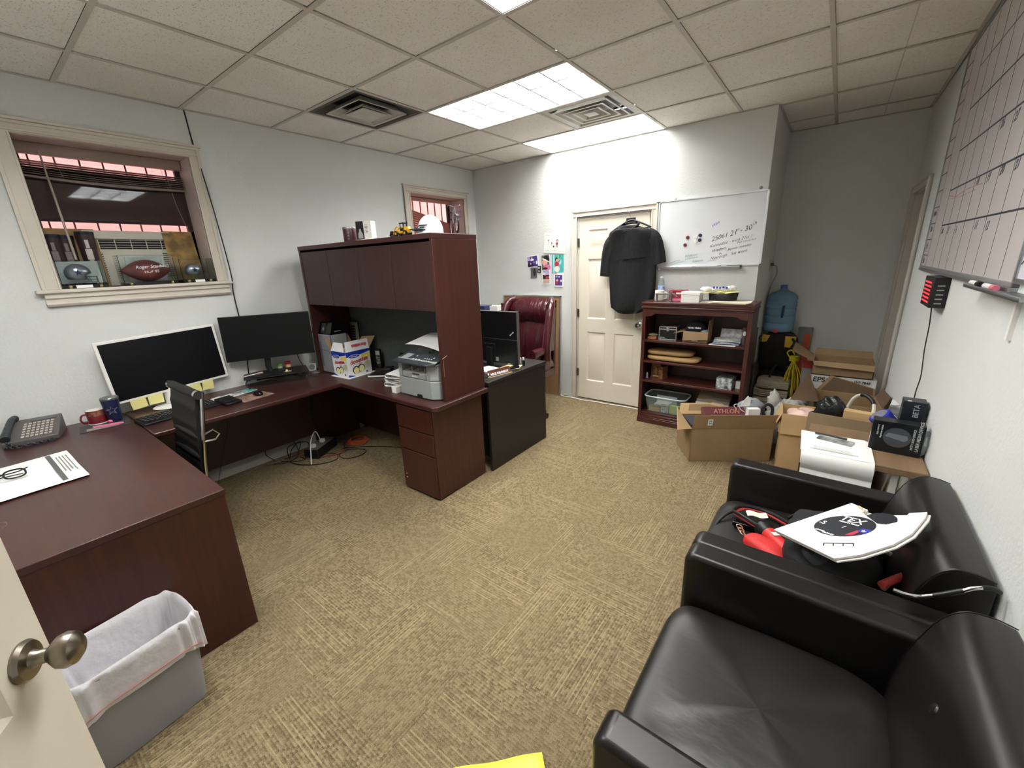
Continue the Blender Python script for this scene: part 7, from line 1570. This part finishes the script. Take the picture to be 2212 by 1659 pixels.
g = G(); g.tube(cr([(-.09, .03, .01), (-.13, -.03, .0), (-.155, -.10, -.03), (-.157, -.16, -.09)], 6), .006, 8); g.tube(cr([(.10, .05, .03), (.16, .10, .05), (.24, .08, .06), (.28, .02, .05)], 6), .007, 8); g.build('black_lead', BLK, t)
g = G(T(-.01, .0, .034) @ rot(0, 0, 20)); g.surf(lambda u, v: (-.04 + .08 * u, -.02 + .04 * v, .004 * math.sin(u * 7)), 8, 3, .001); g.build('paper_tag', P('tag_cream', (226, 220, 190), .7), t)
g = G(); g.box(-.09, .02, -.09, -.06, .0, .02); g.build('clamp', BLKG, t, bev=.003)
t = thing('crow_bar', 'chrome and black bar with bent ends lying across the back corner of the far armchair', 'bar', (.36, 1.44, .665))
g = G(); g.tube(cr([(-.10, -.02, .003), (-.07, -.02, .002), (-.045, -.01, .002), (-.02, -.005, .014), (.02, .0, .041), (.05, .005, .068), (.075, .01, .080)], 6), .0055, 12); g.build('chrome_shaft', CHROME, t)
g = G(); g.tube([(-.018, -.005, .015), (.0, -.002, .027), (.035, .003, .054)], .0068, 12); g.tube(cr([(.066, .008, .077), (.085, .013, .080), (.103, .02, .070)], 5), [.0068] * 8 + [.0066, .0062, .005], 12); g.build('black_grip', BLK, t)

# ================================================================== WASTE BIN
t = thing('waste_bin', 'grey plastic waste bin lined with a white bag beside the near desk', 'waste bin', (-1.845, .045, 0), 6)
def rr_(a, b, r, k, e=.32):
    th = 2 * math.pi * k; sg = lambda q: math.copysign(abs(q) ** e, q)
    return a * sg(math.cos(th)), b * sg(math.sin(th))
g = G()
def bin_f(u, v):
    a = .098 + .030 * v; b = .165 + .030 * v; x, y = rr_(a, b, 0, u); return (x, y, .004 + .375 * v)
g.surf(bin_f, 72, 12, .003, wrap=True); g.surf(lambda u, v: (rr_(.098 * v, .165 * v, 0, u)[0], rr_(.098 * v, .165 * v, 0, u)[1], .004), 72, 2, .003, wrap=True); g.build('bin_body', P('bin_grey', (148, 148, 152), .45, bump=.1, bs=120), t, smooth=60)
LIN = P('bin_bag_white', (226, 224, 228), .32, trans=.12, ior=1.2, bump=.35, bs=18, bd=.02)
g = G()
def lin_f(u, v):
    wr = .004 * math.sin(2 * math.pi * u * 17) + .003 * math.sin(2 * math.pi * u * 31 + 2)
    if v < .45:   # outside skirt, going up
        k = v / .45; a, b = .134 + wr, .201 + wr; z = .24 + .145 * k + .02 * math.sin(2 * math.pi * u * 3 + 1) * (1 - k); a -= .006 * (1 - k)
    elif v < .55: k = (v - .45) / .1; a, b = .134 - .014 * k, .201 - .014 * k; z = .385 + .014 * math.sin(math.pi * k) + .004 * math.sin(2 * math.pi * u * 9)
    else: k = (v - .55) / .45; a, b = .120 - .03 * k + wr * 1.6 * k, .187 - .03 * k + wr * 1.6 * k; z = .385 - .33 * k
    x, y = rr_(a, b, 0, u); return (x, y, z)
g.surf(lin_f, 144, 30, .0015, wrap=True); g.surf(lambda u, v: (rr_(.09 * v, .157 * v, 0, u)[0], rr_(.09 * v, .157 * v, 0, u)[1], .055 + .006 * math.sin(u * 40)), 72, 4, .001, wrap=True); g.build('bin_liner', LIN, t, smooth=80)
g = G(); g.tube([(rr_(.1335, .2005, 0, k / 80)[0], rr_(.1335, .2005, 0, k / 80)[1], .262 + .018 * math.sin(k / 80 * 6.28 * 3 + 1)) for k in range(80)], .0035, 6, closed=True, flat=.5); g.build('red_drawstring', P('drawstring', (206, 130, 124), .4), t)

# entry door, swung into the room at the left edge of the photo
t = thing('door_3', '', ''); del t['label']; del t['category']; struct(t)
t.matrix_world = T(-1.03, -.0555, 0) @ Matrix(((.866, -.5, 0, 0), (-.5, -.866, 0, 0), (0, 0, 1, 0), (0, 0, 0, 1))) if False else T(-1.03, -.0555, 0) @ rot(0, 0, -30)
leaf = six_panel(.76, 2.03, .035, DOORM, t); leaf.location = (0, -.035, .012)
g = G(frame((-1, 0, 0), (0, 0, 1), (.058, .0, 1.015))); g.lathe([(.033, 0), (.034, .004), (.030, .010), (.016, .013), (.012, .020), (.0115, .032), (.018, .038), (.026, .046), (.029, .056), (.026, .067), (.017, .074), (0, .077)], n=36); g.build('knob', NICK, t)
g = G(frame((1, 0, 0), (0, 0, 1), (.058, -.035, 1.015))); g.lathe([(.033, 0), (.034, .004), (.030, .010), (.012, .020), (.0115, .032), (.026, .046), (.029, .056), (.017, .074), (0, .077)], n=28); g.build('knob', NICK, t)
g = G(); g.box(-.001, .0015, -.029, -.006, .98, 1.05); g.build('latch_plate', NICK, t)
# yellow thing at the bottom edge
t = thing('yellow_folder', 'bright yellow folded item at the bottom edge of the photo', 'folder', (-.60, .40, 0), 0)
g = G(T(-.60, .635, 0) @ rot(0, 0, 45))
def yf(u, v):
    return (-.15 + .30 * u, -.1 + .20 * v, .022 + .02 * math.sin(u * math.pi) ** .4 * math.sin(v * math.pi) ** .4 + .004 * math.sin(9 * u + 7 * v))
g.surf(yf, 20, 20, .03); g.build('folded_sheet', P('yellow_vinyl', (236, 226, 84), .4, bump=.2, bs=20), t, smooth=60); t.location = (0, 0, 0)
# tiny lone-part things
bpy.context.view_layer.update()
# parts that belong to a part sit one level deeper
def nest(thing_name, child, parent):
    for o in list(bpy.data.objects):
        if o.parent is None and o.name.split('.')[0] == thing_name:
            ps = [c for c in o.children if c.name.split('.')[0] == parent]
            if not ps: continue
            for c in list(o.children):
                if c.name.split('.')[0] == child:
                    p_ = min(ps, key=lambda q: (sum((q.matrix_local @ Vector(b) for b in q.bound_box), Vector()) / 8 - sum((c.matrix_local @ Vector(b) for b in c.bound_box), Vector()) / 8).length)
                    m_ = p_.matrix_local.inverted() @ c.matrix_local; c.parent = p_; c.matrix_local = m_
for a, b, c in (('door_1', 'knob', 'leaf'), ('door_2', 'knob', 'leaf'), ('door_3', 'knob', 'leaf'), ('door_3', 'latch_plate', 'leaf'), ('door_1', 'hinge', 'leaf'),
                ('printer', 'buttons', 'control_panel'), ('printer', 'display', 'control_panel'), ('printer', 'feed_latch', 'scanner_lid'), ('printer', 'document_tray', 'scanner_lid'), ('printer', 'front_seam', 'body'), ('printer', 'pull_recess', 'lower_tray'),
                ('armchair', 'arm_piping', 'arm'), ('armchair', 'button', 'backrest'), ('armchair', 'back_piping', 'backrest'),
                ('executive_chair', 'arm_scroll', 'arm'), ('executive_chair', 'caster', 'base_leg'), ('office_chair', 'rod_cap', 'backrest'),
                ('whiteboard', 'mounting_clip', 'frame'), ('monitor', 'screen', 'shell'), ('keyboard', 'key_legends', 'keys'), ('football', 'laces', 'leather_body'), ('football', 'signature', 'leather_body'),
                ('toy_helmet', 'star_emblem', 'shell'), ('toy_helmet', 'face_mask', 'shell'), ('photo_cup', 'printed_figure', 'cup_body'), ('display_case', 'name_label', 'base'), ('display_case', 'riser', 'base'),
                ('toy_loader', 'hub', 'wheel'), ('baseball_cap', 'logo_print', 'crown'), ('baseball_cap', 'lettering', 'crown'), ('metal_case', 'latch', 'box_body'), ('waste_bin', 'red_drawstring', 'bin_liner'),
                ('bookcase', 'face_stile', 'side_panel'), ('tumbler', 'star_inset', 'star_outline'), ('desk_phone', 'keys', 'base'), ('desk_phone', 'display', 'base'), ('sign_board', 'star_print', 'board'), ('cordless_phone', 'keys', 'handset'),
                ('shirt', 'collar', 'torso'), ('shirt', 'yoke_flap', 'torso'), ('flashlight', 'label', 'body'), ('zip_pouch', 'zip_pull', 'zip_seam'), ('tool_bag', 'yellow_panel', 'body')):
    nest(a, b, c)
